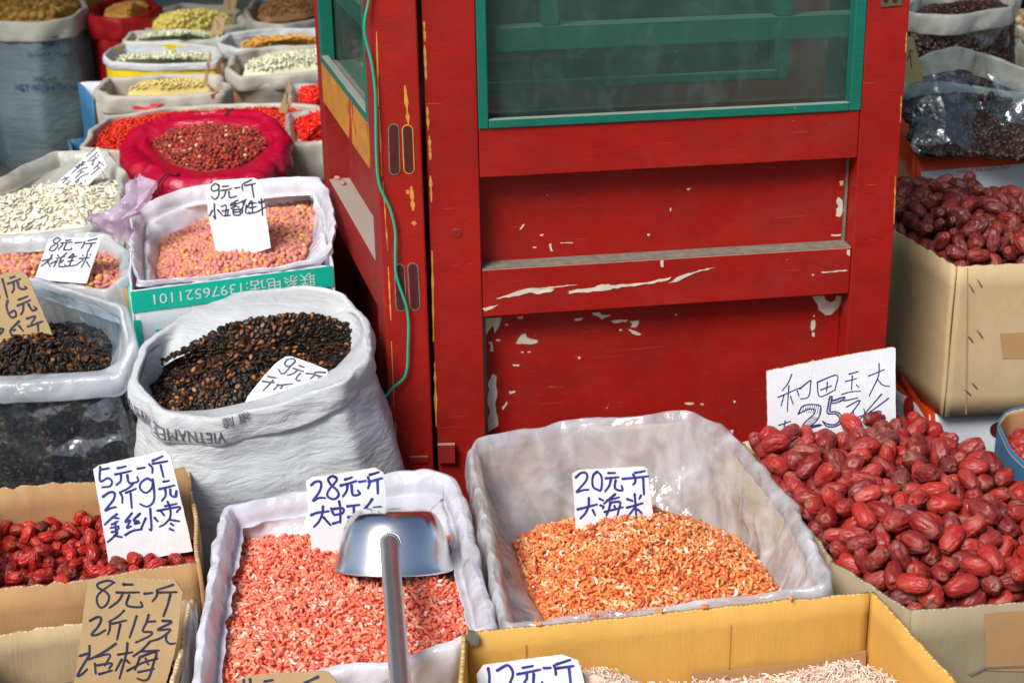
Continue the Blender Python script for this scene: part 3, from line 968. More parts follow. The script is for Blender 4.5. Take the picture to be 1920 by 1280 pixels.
def sheet_points(lp, peak, n, pw, rmin, seed, zjit, nmax=None):
    """points spread over a heap between its edge loop and its peak, none closer than rmin"""
    g = np.random.default_rng(seed)
    peak = np.asarray(peak, float)
    nb = np.roll(lp, -1, 0)
    area = np.abs(np.cross((lp - peak)[:, :2], (nb - peak)[:, :2]))
    ix = g.choice(len(lp), n, p=area / area.sum())
    s = np.sqrt(g.random(n)); t = g.random(n)
    e = lp[ix] * (1 - t)[:, None] + nb[ix] * t[:, None]
    p = peak + (e - peak) * s[:, None]
    z = peak[2] + (e[:, 2] - peak[2]) * s ** pw
    p[:, 2] = z + (.005 * nz(p * [1, 1, 0], (22, 22, 1), seed) + .009 * nz(p * [1, 1, 0], (9, 9, 1), seed + 3)) * (1 - s ** 6)
    # surface normal
    dr = (e - peak); dr[:, 2] = 0
    ln = np.linalg.norm(dr, axis=1) + 1e-9
    slope = (e[:, 2] - peak[2]) * pw * s ** (pw - 1) / ln
    nr = np.stack([-slope * dr[:, 0] / ln, -slope * dr[:, 1] / ln, np.ones(n)], 1)
    nr /= np.linalg.norm(nr, axis=1)[:, None]
    if rmin > 0:
        grid = {}; keep = []
        r2 = rmin * rmin
        pl = p.tolist()
        for i, q in enumerate(pl):
            k = (int(q[0] // rmin), int(q[1] // rmin), int(q[2] // rmin)); ok = True
            for a in (-1, 0, 1):
                for b in (-1, 0, 1):
                    for c in (-1, 0, 1):
                        for w in grid.get((k[0] + a, k[1] + b, k[2] + c), ()):
                            if (w[0] - q[0]) ** 2 + (w[1] - q[1]) ** 2 + (w[2] - q[2]) ** 2 < r2: ok = False; break
                        if not ok: break
                    if not ok: break
                if not ok: break
            if ok: grid.setdefault(k, []).append(q); keep.append(i)
            if nmax and len(keep) >= nmax: break
        p, nr = p[keep], nr[keep]
    p = p + nr * (g.uniform(-1, 1, len(p)) * zjit)[:, None]
    return p, nr

def frames(nr, g, tilt):
    n = nr + g.normal(0, tilt, nr.shape)
    n /= np.linalg.norm(n, axis=1)[:, None]
    a = g.normal(0, 1, nr.shape); a -= (a * n).sum(1)[:, None] * n; a /= np.linalg.norm(a, axis=1)[:, None]
    return np.stack([a, np.cross(n, a), n], 2)   # columns

def instances(p, Rm, sc, protos, which, rnd):
    VV, FF, RR, KK = [], [], [], []
    off = 0
    for k, (V, F, K) in enumerate(protos):
        s = which == k
        m = int(s.sum())
        if not m: continue
        W = np.einsum('nij,vj->nvi', Rm[s] * sc[s][:, None, None], V) + p[s][:, None]
        VV.append(W.reshape(-1, 3))
        FF.append((F[None] + (np.arange(m) * len(V))[:, None, None]).reshape(-1, 3) + off)
        RR.append(np.repeat(rnd[s], len(V))); KK.append(np.tile(K, m))
        off += m * len(V)
    return np.vstack(VV), np.vstack(FF), np.concatenate(RR), np.concatenate(KK)

PROTO_CACHE = {}
def heap(name, label, lp, peak, protos, mat, n, rmin, zjit, tilt, pw=1.8, seed=1, scv=.15, layers=2, base=None, basemat=None, single=0, sname=None, slabel=None, scat=None, sgroup=None, smat=None, drop=.004, smooth=True):
    lp = np.asarray(lp)
    peak = np.asarray(peak, float)
    # solid under-surface so that nothing shows through
    ks = np.linspace(1, 0.02, 14)
    R = np.array([np.c_[peak[:2] + (lp[:, :2] - peak[:2]) * k, peak[2] + (lp[:, 2] - peak[2]) * k ** pw - drop] for k in ks])
    fl_ = R.reshape(-1, 3) * [1, 1, 0]
    dzz = (.005 * nz(fl_, (22, 22, 1), seed) + .009 * nz(fl_, (9, 9, 1), seed + 3)).reshape(R.shape[:2])
    R[..., 2] += dzz * (1 - ks[:, None] ** 6)
    low = inset(lp, -.012); low[:, 2] -= .03
    R = np.concatenate([[low], R])
    m_, n_ = R.shape[:2]
    bV, bF = R.reshape(-1, 3), gridfaces(m_, n_)
    P, N = [], []
    for l in range(layers):
        p, nr = sheet_points(lp, peak, n, pw, rmin, seed + 11 * l, zjit)
        P.append(p - nr * l * drop * .6); N.append(nr)
    p, nr = np.vstack(P), np.vstack(N)
    top = np.r_[np.ones(len(P[0])), np.zeros(len(p) - len(P[0]))]
    g = np.random.default_rng(seed + 5)
    Rm = frames(nr, g, tilt)
    sc = 1 + g.uniform(-scv, scv, len(p))
    which = g.integers(0, len(protos), len(p)); rnd = g.random(len(p))
    pick = np.zeros(len(p), bool)
    if single:
        dist = np.linalg.norm(p - CAM, axis=1) + (1 - top) * 5
        pick[np.argsort(dist)[:single]] = True
        key = (sname, id(protos))
        if key not in PROTO_CACHE:
            ms = []
            for V, F, K in protos:
                me = bpy.data.meshes.new(sname)
                me.from_pydata(V.tolist(), [], F.tolist())
                me.materials.append(smat)
                me.polygons.foreach_set('use_smooth', [True] * len(me.polygons))
                a = me.attributes.new('msk', 'FLOAT', 'POINT'); a.data.foreach_set('value', K.astype(np.float32))
                ms.append(me)
            PROTO_CACHE[key] = ms
        ms = PROTO_CACHE[key]
        for i in np.nonzero(pick)[0]:
            o = bpy.data.objects.new(sname, ms[which[i]])
            r3 = Rm[i] * sc[i]
            o.matrix_world = Matrix([[*r3[0], p[i][0]], [*r3[1], p[i][1]], [*r3[2], p[i][2]], [0, 0, 0, 1]])
            COL.objects.link(o)
            props(o, slabel, scat, sgroup)
    q = ~pick
    V, F, Rn, K = instances(p[q], Rm[q], sc[q], protos, which[q], rnd[q])
    o = mk(name, V, F, mat, None, smooth=smooth, attrs={'rnd': ('FLOAT', Rn), 'msk': ('FLOAT', K)})
    props(o, label, kind='stuff')
    bo = mk(name + '_bed', bV, bF, basemat or mat, o, smooth=True, attrs={'rnd': ('FLOAT', np.full(len(bV), .4)), 'msk': ('FLOAT', np.zeros(len(bV)))})
    bo['kind'] = 'stuff'
    return o, p[~q] if single else p

# ------------------------------------------------------------------ price cards
def card(label, org, k, outline, strokes, at, tilt, yaw, mat, ink, w, th=.0028, cat='price card', tape=None, edge='kraft_pale', name='price_card'):
    """board whose outline and handwriting were measured on the photograph, standing at a point with a lean"""
    p0 = PZ(*at)
    n = np.array([math.sin(yaw) * math.cos(tilt), -math.cos(yaw) * math.cos(tilt), math.sin(tilt)])
    def Q(x, y): return PP(org[0] + x * k, org[1] + y * k, p0, n)
    # slightly worn outline
    r = random.Random(int(org[0] + org[1] * 3))
    pts = []
    m = len(outline)
    for i in range(m):
        a, b = outline[i], outline[(i + 1) % m]
        d = math.hypot(b[0] - a[0], b[1] - a[1]) * k
        c = max(1, int(d / 7))
        for j in range(c):
            u = j / c
            jx = 0 if j == 0 else 1
            pts.append(Q(a[0] + (b[0] - a[0]) * u + jx * r.uniform(-.45, .45) / k, a[1] + (b[1] - a[1]) * u + jx * r.uniform(-.45, .45) / k))
    m = len(pts)
    fr = [p + n * th * .5 for p in pts]; bk = [p - n * th * .5 for p in pts]
    # gentle warp of the board away from its plane is left out: the boards are stiff
    V = fr + bk
    cen = sum(pts) / m
    tx = np.cross(UP, n); tx /= np.linalg.norm(tx)
    uv = [(float((v - cen) @ tx), float((v - cen) @ np.cross(n, tx))) for v in V]
    o = mk(name, V, [tuple(range(m)), tuple(range(2 * m - 1, m - 1, -1))] + [((i + 1) % m, i, m + i, m + (i + 1) % m) for i in range(m)], None, None,
           attrs={'uvp': ('FLOAT2', uv)}, mats=[M[mat], M[edge]], midx=[0, 0] + [1] * m)
    props(o, label, cat)
    V, F = [], []
    lift = .00025
    def addstroke(st, w, lift):
        q = np.array(st, float)
        if len(q) >= 3: q = crspline(q, 6)
        elif len(q) == 2: q = np.array([q[0] + (q[1] - q[0]) * t for t in np.linspace(0, 1, 5)]) + np.array([[0, 0], [.0, 2], [0, 3], [0, 2], [0, 0]]) * (.6 if k < .2 else 0)
        d = np.gradient(q, axis=0); d /= np.linalg.norm(d, axis=1)[:, None] + 1e-9
        nn = np.stack([-d[:, 1], d[:, 0]], 1)
        L_ = len(q)
        ws = np.array([w * (.92 + .16 * r.random()) for _ in range(L_)])
        ws = np.convolve(np.pad(ws, 1, 'edge'), [.3, .4, .3], 'valid')
        ws *= np.interp(np.linspace(0, 1, L_), [0, .25, .8, 1], [1.12, .96, .9, .8])
        # rounded ends
        ext = []
        for a in (0, .5, .85): ext.append((q[0] - d[0] * ws[0] * .5 * (1 - a) , nn[0], ws[0] * math.sin(math.acos(1 - a)) if a else ws[0] * .25))
        body = [(q[i], nn[i], ws[i]) for i in range(L_)]
        end = [(q[-1] + d[-1] * ws[-1] * .5 * t, nn[-1], ws[-1] * math.sqrt(max(.05, 1 - t * t))) for t in (.5, .85, 1.0)]
        rows = ext + body + end
        base = len(V)
        N_ = len(rows)
        for i, (c, e, ww) in enumerate(rows):
            hh = th * .5 + lift + .00012 * i / N_
            for s in (-.5, .5):
                x, y = c + e * ww * s
                V.append(Q(x, y) + n * hh)
        for i in range(N_ - 1):
            a = base + 2 * i
            F.append((a, a + 1, a + 3, a + 2))
    for i, st in enumerate(strokes):
        ww = w
        if isinstance(st[0], (int, float)): ww, st = st[0], st[1]
        addstroke(st, ww / k, lift + .00004 * (i % 12))
    if V:
        lo = mk('lettering', V, F, M[ink], o)
    return o, Q, n

def S(txt):
    """'x,y x,y;x,y ...' into strokes"""
    return [[tuple(float(v) for v in p.split(',')) for p in s.split()] for s in txt.strip().strip(';').split(';')]

C28 = S('170,345 225,300 290,300 300,370 260,460 190,555 270,515 350,515;505,250 450,225 395,265 430,340 500,400 535,470 490,525 420,520 380,470 410,400 470,330 510,270 490,235;620,270 710,240;560,350 770,290;650,340 640,420 590,495;705,350 715,450 740,480 815,460 790,415;810,300 895,285;950,205 1070,170;925,240 945,310 925,385;935,300 1110,250;1050,290 1055,455;170,740 250,710 400,690;325,630 315,730 270,830 205,900;335,775 425,875;540,560 555,660 555,840;435,655 460,720 480,745;440,665 560,650 600,665 580,720 480,740;460,855 540,830;650,625 810,605;735,620 735,760;660,770 830,745;980,530 930,600 860,680;905,640 925,800;1005,645 1095,630;990,760 1110,750')
C20 = S('180,310 260,240 340,230 375,300 330,400 190,560 290,530 395,520;540,215 480,270 460,380 480,480 550,520 605,530 625,400 610,280 550,215;735,235 850,232;690,325 910,305;780,340 750,450 680,550;860,360 845,470 880,520 975,530 960,450;980,335 1420,290;1195,230 1360,200;1160,260 1195,330 1190,400 1160,430;1330,330 1345,600;210,855 540,770;400,665 395,790 340,920 255,1010;470,870 510,960;585,675 650,705;600,790 655,810 640,840;850,600 750,680 660,760;720,700 920,650;760,740 930,730 920,830 890,960;770,750 740,870 700,960;670,900 980,820;840,800 860,860;1060,680 1150,710;1290,620 1265,675;1055,825 1320,750;1185,600 1200,760 1215,1000;1240,860 1310,920;1180,840 1080,960')
C5 = S('180,220 180,390 270,355 320,390 300,450 205,465;205,250 285,235;390,235 490,212;360,310 550,268;430,320 425,390 375,435;505,320 520,400 560,415 635,390 625,340;630,240 715,225;810,145 930,90;770,190 805,230 805,290;810,180 985,150;905,200 940,340;215,575 290,525 350,530 340,610 240,740 300,715 365,700;570,430 510,480 415,525;420,530 445,580 445,650;490,530 610,480;545,540 560,710;790,380 740,360 670,410 660,480 730,530 800,470 810,370;810,370 830,560 810,650 740,695 660,665;940,395 1005,385;890,485 1070,440;960,490 965,560 920,625;1020,490 1030,560 1090,575 1095,500 1080,560;380,785 310,840 235,910;330,820 405,835;320,910 390,870;310,950 400,930;360,890 370,1030;320,1000 370,990 405,950;385,1010 340,1060 270,1120;350,1040 440,1060;560,775 480,880 540,860 500,950 550,930;655,780 580,860 640,870 590,900 650,890;725,835 670,960;480,1035 570,985 680,965;780,720 795,960 770,965;835,830 870,870;990,640 1020,720 1020,820 960,900 895,935;960,690 1100,660;870,745 1130,700 1100,760;900,740 950,800;1010,850 1130,870;1030,900 1060,920;1015,960 1060,980')
C8 = S('540,70 470,45 350,80 350,130 440,180 480,240 450,330 380,370 335,300 345,220 420,150 520,80;650,85 765,95;655,95 760,88;570,187 840,185;640,210 590,290 485,370;720,220 695,340 870,360 860,300;905,200 1000,190;1245,95 1070,150;1055,160 1050,230 1000,290;1080,185 1290,180;1215,210 1180,340 1130,470;250,525 340,480 385,500 350,590 270,690 340,690 435,635;660,405 580,480 480,535;490,540 490,620 465,690;520,560 685,520;615,570 575,750;810,470 770,600 725,725;955,455 930,540 885,650 990,660 960,710 800,785;930,535 1035,530;1120,525 1230,540 1060,635 1215,630 1100,730 980,770;1165,690 1165,760 1210,800 1270,795;245,825 245,905;130,945 245,920 190,1020 100,1180 160,1160 215,1105;560,800 430,890 300,960 230,990;310,960 490,930 430,1060;310,1040 320,1160;340,1060 510,1035 480,1100;360,1165 515,1120;700,795 690,900 640,1090 605,1215;590,930 760,900;630,990 560,1120;690,1000 725,1030;970,775 880,870 770,950;880,890 1075,880;850,960 1040,900 1010,1040 960,1200 900,1240 820,1215;850,960 790,1110;700,1125 880,1030 1060,980;920,980 950,1050;830,1140 1020,1100')
C25 = S('345,325 300,430 230,520;180,600 440,485;310,460 300,600 290,770;250,580 215,700;330,590 360,680;410,520 430,585;440,500 560,400 570,430 545,590 450,620;650,430 680,590 865,510;650,420 885,335 860,510;690,510 820,460;770,420 760,530;1030,320 1140,290;990,410 1125,375;1070,345 1060,510;1120,450 1150,480;940,565 1050,535 1170,525;1265,345 1455,265;1390,195 1380,350 1270,585;1370,380 1430,450 1515,468;970,640 1135,605;1000,715 1160,635 1080,760 930,920;1080,760 1090,850 1170,820;1420,560 1300,700 1160,860;1505,610 1330,740 1190,830;1210,740 1220,800;1190,820 1250,820 1220,910;1240,800 1410,765 1380,860 1350,920;190,935 330,885;265,885 250,960;150,1020 165,1075;160,1030 350,965 370,1000 350,1060;420,800 470,710 560,685 680,700 690,780 640,880 560,950 600,938 680,925 695,935;695,935 560,970 450,1000 500,900 600,810 620,750 540,740 420,800;800,590 780,690 770,790 870,800 920,860 870,920 780,920 715,885;715,885 760,945 850,950 940,900 935,810 870,770 800,760 830,600 800,590;830,640 975,595 940,640 830,670 820,600')
_h = []
for x in range(440, 690, 26): _h.append([(x + 22, 700 + abs(x - 560) * .12), (x, 790 - abs(x - 560) * .1)] if x < 600 else [(x + 18, 700), (x - 6, 800)])
for t in np.linspace(0, 1, 9): _h.append([(600 - 140 * t, 830 + 130 * t), (660 - 130 * t, 850 + 110 * t)])
for x in range(520, 690, 24): _h.append([(x, 958 - (x - 520) * .1), (x + 18, 930 - (x - 520) * .02)])
for y in range(610, 780, 20): _h.append([(782, y + 14), (812, y)])
for x in range(840, 960, 20): _h.append([(x, 655 - (x - 840) * .2), (x + 12, 632 - (x - 840) * .18)])
for a in np.linspace(-1.2, 2.2, 15): _h.append([(835 + 75 * math.cos(a) , 855 + 68 * math.sin(a)), (835 + 108 * math.cos(a + .1), 858 + 96 * math.sin(a + .1))])
C25 += [(0.9, s) for s in _h]
C9 = S('250,150 200,125 140,180 160,240 250,220 255,140;260,150 260,300 200,375 145,330;320,170 410,160;300,235 470,205;370,240 350,320 300,360;420,250 430,340 470,345 545,320;520,195 600,180;780,65 640,140 645,230;680,155 845,120;790,150 820,345;190,450 190,560 205,685 170,640;155,550 105,640;245,545 320,630;300,490 375,475 365,630;320,560 420,545;410,540 400,630;345,640 440,630;560,390 450,445;450,470 590,430;520,430 510,500;490,540 600,530;490,540 500,620 600,620 595,540;500,580 590,575;460,520 520,480 580,500;610,420 700,380;640,400 650,450;690,380 640,500 610,560;640,500 635,600;700,470 690,580 750,600 740,570;740,470 690,530;770,400 730,470;740,440 860,430;790,410 800,590;750,510 860,490;740,600 880,575;940,370 960,630;900,430 990,410;880,570 1000,500;900,410 930,440;985,390 960,430')
C8B = S('690,240 620,205 530,260 530,320 620,350 610,420 520,510 430,500 460,430 600,330 690,260;820,270 940,255;700,330 970,305;740,340 720,400 635,480;840,320 770,470 790,495 940,480 955,440;1040,325 1200,310;1560,225 1340,275;1260,300 1240,380 1185,460;1300,345 1540,325;1430,370 1330,550;250,755 490,700;490,610 400,750 230,880;390,790 450,900;600,700 790,650;620,620 650,650;840,570 700,680;460,820 620,740;600,760 530,900;700,700 650,880 800,890 790,840;760,740 690,800;980,590 870,690;880,680 1080,645;1010,600 900,860;870,770 1010,745;800,885 1050,860 1230,730;1220,620 1235,640;1410,600 1400,620;1140,700 1380,680;1330,590 1290,720 1190,910;1320,780 1390,910')
C16 = S('45,215 90,380 130,530;-60,240 -40,380 0,520;185,190 255,165;140,290 350,210;235,270 240,380 210,440;305,270 330,360 400,385 460,365 430,340;320,565 475,505;305,665 520,570;400,640 400,740 360,820;490,640 540,730 570,750 630,720 590,680;135,580 115,680 160,820 220,870 280,830 250,750 170,790;330,930 240,1020 180,1100 210,1180;260,1080 230,1090;330,1010 400,1100;460,890 610,850 540,970;480,1025 730,935;650,960 660,1100;-60,1070 50,1060 40,1120 -20,1160;-10,1050 0,1160')
C9B = S('880,170 840,250 880,300 960,290 1060,190 1000,140 880,170;1060,200 960,310 830,450 760,450 710,370;1150,290 1250,325;1020,345 1240,415;1100,390 1030,450 900,495;1165,450 1080,560 1110,605 1170,605;1300,455 1430,465;1700,435 1490,430 1460,500 1380,565;1500,490 1670,530;1570,540 1450,680;490,520 660,550;370,620 620,650;590,600 520,680 385,815;690,690 660,750 600,800;700,705 1000,675;790,710 770,760 740,770')
C11 = S('1080,110 850,310;1120,200 880,430;1130,280 1160,295;1060,300 1130,350;1090,340 950,430;1060,390 990,500 1030,510;1150,420 1290,520;1170,460 1030,610;1120,540 1210,590;1150,590 970,745;830,430 610,560;770,420 740,540;680,490 830,500;600,550 690,590;700,530 500,720;890,570 750,600 650,690;730,650 810,680;740,680 590,825;910,710 750,780 660,860;600,900 620,930 680,880 650,860 600,900;830,870 840,910;720,920 790,1000;730,960 600,1000;740,1000 640,1090;340,790 420,880;450,790 250,870;380,840 290,940;480,890 310,1050;350,960 420,970 300,1110;510,1000 400,1020 330,1110;450,1080 380,1190;540,1110 540,1150 450,1190 450,1160')
C12 = S('220,280 240,400 235,600;370,310 530,225 610,300 620,400 560,540 480,640;790,265 950,235;700,370 1070,295;850,370 850,440 790,540;965,370 960,560 1000,600 1110,570 1100,500;1130,270 1240,265;1340,205 1560,135;1300,230 1320,300 1325,380;1350,270 1610,235;1540,270 1555,400 1570,560')
CB = S('325,290 340,520;430,280 450,520;670,315 800,290;600,420 900,360;1540,240 1300,350 1200,400;1260,420 1270,560')

# ------------------------------------------------------------------ fonts turned into flat print
def textmesh(txt, size=1.0):
    c = bpy.data.curves.new('tmp', 'FONT'); c.body = txt; c.size = size; c.resolution_u = 2; c.align_x = 'CENTER'
    o = bpy.data.objects.new('tmp', c); COL.objects.link(o)
    dg = bpy.context.evaluated_depsgraph_get()
    me = o.evaluated_get(dg).to_mesh()
    V = np.array([v.co[:] for v in me.vertices]); F = [tuple(p.vertices) for p in me.polygons]
    o.evaluated_get(dg).to_mesh_clear()
    bpy.data.objects.remove(o); bpy.data.curves.remove(c)
    return V, F
def printed(name, txt, fn, mat, parent, size=1.0):
    """fn maps (x, y) of the text, in units of its height, to a world point"""
    V, F = textmesh(txt, size)
    return mk(name, [fn(v[0], v[1]) for v in V], F, M[mat] if isinstance(mat, str) else mat, parent)

# ------------------------------------------------------------------ piece materials and shapes
def pm(name, *a, **k):
    M[name] = m_piece(name, *a, **k)
pm('seed_black', [(0, (.007, .005, .004)), (.6, (.014, .009, .006)), (1, (.045, .020, .008))], rough=.42, spec=.3, mask=(.52, .17, .03), mot=0)
M['seed_black_single'] = m_piece('seed_black', [(0, (.007, .005, .004)), (.6, (.014, .009, .006)), (1, (.045, .020, .008))], src='obj', rough=.42, spec=.3, mask=(.52, .17, .03), mot=0)
PE = [(0, (.50, .15, .12)), (.45, (.62, .21, .16)), (.8, (.68, .27, .20)), (.86, (.72, .27, .05)), (.93, (.80, .34, .03)), (1, (.75, .55, .14))]
pm('peanut', PE, rough=.55, mot=.3, bump=(300, .3, .001))
M['peanut_single'] = m_piece('peanut', PE, src='obj', rough=.55, mot=.3, bump=(300, .3, .001))
pm('shrimp_pink', [(0, (.82, .10, .05)), (.3, (.90, .18, .09)), (.6, (.92, .26, .13)), (.85, (.92, .36, .22)), (.94, (.92, .55, .44)), (1, (.88, .78, .72))], rough=.45, mot=.22, bump=(400, .4, .001), coat=.2)
pm('shrimp_orange', [(0, (.55, .07, .02)), (.3, (.78, .20, .035)), (.6, (.84, .27, .065)), (.85, (.86, .42, .18)), (.96, (.86, .58, .30)), (1, (.88, .80, .72))], rough=.5, mot=.22, bump=(400, .4, .001), coat=.15)
pm('shrimp_white', [(0, (.75, .50, .40)), (.5, (.86, .70, .58)), (1, (.90, .82, .72))], rough=.6, mot=.2)
pm('pumpkin_seed', [(0, (.62, .52, .30)), (.3, (.78, .74, .58)), (1, (.86, .84, .74))], rough=.6, mot=0)
pm('wolfberry', [(0, (.50, .012, .006)), (.5, (.62, .02, .008)), (1, (.75, .05, .015))], rough=.45, mot=0)
pm('chili_red', [(0, (.60, .008, .004)), (1, (.85, .03, .01))], rough=.4, mot=0)
pm('pepper', [(0, (.12, .010, .006)), (.6, (.33, .022, .010)), (.93, (.46, .05, .02)), (1, (.75, .55, .25))], rough=.6, mot=.1)
pm('soybean', [(0, (.78, .62, .10)), (1, (.92, .82, .28))], rough=.5, mot=0)
pm('cream_seed', [(0, (.62, .64, .42)), (1, (.80, .80, .62))], rough=.6, mot=0)
pm('yellow_bean', [(0, (.62, .48, .14)), (1, (.78, .62, .24))], rough=.55, mot=0)
pm('orange_seed', [(0, (.60, .30, .05)), (1, (.80, .48, .10))], rough=.5, mot=0)
pm('brown_seed', [(0, (.30, .14, .05)), (1, (.50, .26, .10))], rough=.6, mot=0)
pm('walnut', [(0, (.30, .14, .025)), (1, (.62, .36, .08))], rough=.6, mot=0)
pm('dark_date', [(0, (.012, .006, .005)), (.7, (.035, .014, .010)), (1, (.09, .035, .022))], rough=.4, mot=0)
pm('nut_brown', [(0, (.20, .12, .05)), (1, (.42, .28, .14))], rough=.5, mot=0)

SEED = [seedproto(.0088, .0058, .0019), seedproto(.0080, .0055, .0022), seedproto(.0092, .0062, .0017)]
PEANUT = [ell(.0072, .0050, .0050, 8, 6), ell(.0064, .0052, .0050, 8, 6), ell(.0085, .0050, .0050, 8, 6, .15)]
PEANUT_L = [ell(.0100, .0055, .0055, 8, 6, .15), ell(.0088, .0056, .0054, 8, 6), ell(.0108, .0052, .0052, 8, 6, .25)]
SHR = [shrimp(.0046, .0031, 3.7, 9, 6, 1, .35), shrimp(.0060, .0029, 2.9, 9, 6, 2, .35), shrimp(.0044, .0033, 4.3, 9, 6, 3, .35), shrimp(.0100, .0026, 1.6, 9, 6, 4, .35), shrimp(.0036, .0040, 2.2, 7, 6, 5, .3)]
SHRO = [shrimp(.0044, .0030, 3.8, 9, 6, 6, .35), shrimp(.0053, .0029, 3.0, 9, 6, 7, .35), shrimp(.0040, .0032, 4.4, 8, 6, 8, .35), shrimp(.0076, .0024, 1.6, 8, 5, 9, .35), shrimp(.0032, .0037, 2.0, 7, 6, 10)]
SHRW = [shrimp(.0100, .0013, 1.6, 7, 4, 11), shrimp(.0070, .0012, 3.0, 7, 4, 12), shrimp(.0160, .0009, .9, 6, 4, 13)]
PUMP = [ell(.0085, .0052, .0017, 8, 5, .3), ell(.0092, .0056, .0016, 8, 5, .35)]
BERRY = [ell(.0080, .0034, .0032, 6, 5, .1)]
CHILI = [ell(.0150, .0050, .0045, 6, 5, .4), ell(.0110, .0050, .0045, 6, 5, .4)]
PEP = [ell(.0062, .0050, .0046, 6, 4), ell(.0085, .0045, .0040, 6, 4, .2)]
BEAN = [ell(.0052, .0046, .0044, 6, 5)]
BIGBEAN = [ell(.0105, .0095, .0085, 8, 6)]
WALN = [ell(.021, .018, .018, 8, 6)]
CSEED = [ell(.0100, .0062, .0022, 7, 5, .3)]
OSEED = [ell(.0120, .0042, .0030, 6, 5, .4)]

# ------------------------------------------------------------------ the big jujubes
def jujube(a, b, seed, wr=1.0, nu=46, nv=26):
    V = []
    for i in range(nv + 1):
        t = math.pi * i / nv
        for j in range(nu):
            p = 2 * math.pi * j / nu
            s_ = max(0.0, math.sin(t)) ** .74
            x = -a * math.cos(t) * (1 - .12 * math.exp(-(math.sin(t) / .2) ** 2))
            cx, sx_ = math.cos(p), math.sin(p)
            bend = .35 * mno.noise(Vector((x / a * 1.3, seed * 2.1, 3.3)))
            n1 = mno.noise(Vector((cx * 1.9 + bend, sx_ * 1.9, seed * 3.1 + x / a * .8)))
            n2 = mno.noise(Vector((cx * 4.2 + bend, sx_ * 4.2, seed * 1.7 + x / a * 1.7)))
            n3 = mno.noise(Vector((cx * 8.5, sx_ * 8.5, seed * 2.9 + x / a * 3.6)))
            cr = -.085 * math.exp(-(n1 / .07) ** 2) - .060 * math.exp(-(n2 / .08) ** 2) - .022 * math.exp(-(n3 / .12) ** 2)
            lo = mno.noise(Vector((cx * 1.0, sx_ * 1.0, seed * 5.3 + x / a * .9)))
            r_ = b * s_ * (1 + .15 * lo + wr * (cr + .03 * n2 + .05 * n1)) * (1 + .09 * (x / a) * (1 if seed % 2 else -1))
            V.append((x + a * .05 * lo, r_ * cx, r_ * sx_ * (1 - .05 * wr)))
    return np.array(V), gridfaces(nv + 1, nu)

def m_jujube(name, c0, c1, c2, dusty=.3):
    t = NT(name)
    oi = t.n('ShaderNodeObjectInfo')
    o = t.coord('Object')
    ol = t.coord('Object', (.35, 1, 1))
    base = t.ramp(oi.outputs['Random'], [(0, c0), (.35, c1), (.8, c2), (.93, tuple(x * .8 for x in c0)), (1, (.16, .045, .05))])
    n1 = t.noise(ol, 130, 4, .6, .6)
    n2 = t.noise(o, 55, 4)
    wr = t.ramp(n1, [(.35, 0.0), (.65, 1.0)])
    c = t.mix(t.math('MULTIPLY', wr, .30), base, t.mix(.45, base, (.70, .16, .10)))
    # pale bloom of dust in patches, more on some fruit than others
    dm = t.math('MULTIPLY', t.ramp(n2, [(.48, 0.0), (.68, 1.0)]), t.ramp(t.math('FRACT', t.math('MULTIPLY', oi.outputs['Random'], 23.7)), [(.35, .05), (1, dusty * 1.8)]))
    c = t.mix(dm, c, (.46, .26, .22))
    # brownish ends around the stalk
    sx = t.n('ShaderNodeSeparateXYZ'); g = t.n('ShaderNodeTexCoord'); t.l(g.outputs['Generated'], sx.inputs[0])
    e = t.ramp(sx.outputs[0], [(.0, .9), (.010, .8), (.028, 0.0), (.995, 0.0), (1.0, .4)])
    c = t.mix(e, c, (.20, .13, .07))
    nb = t.bump(n1, .9, .0022)
    nb = t.bump(t.noise(o, 420, 2), .1, .0005, nb)
    rg = t.ramp(n2, [(.4, .30), (.7, .58)])
    return t.done(t.bsdf(c, rg, .45, nb))
M['jujube'] = m_jujube('red_jujube_skin', (.14, .007, .010), (.27, .011, .012), (.40, .021, .014), .24)
M['jujube_dark'] = m_jujube('dark_red_jujube_skin', (.07, .007, .008), (.12, .009, .009), (.20, .014, .011), .16)
M['jujube_small'] = m_jujube('small_red_jujube_skin', (.22, .005, .003), (.36, .008, .004), (.48, .014, .006), .02)
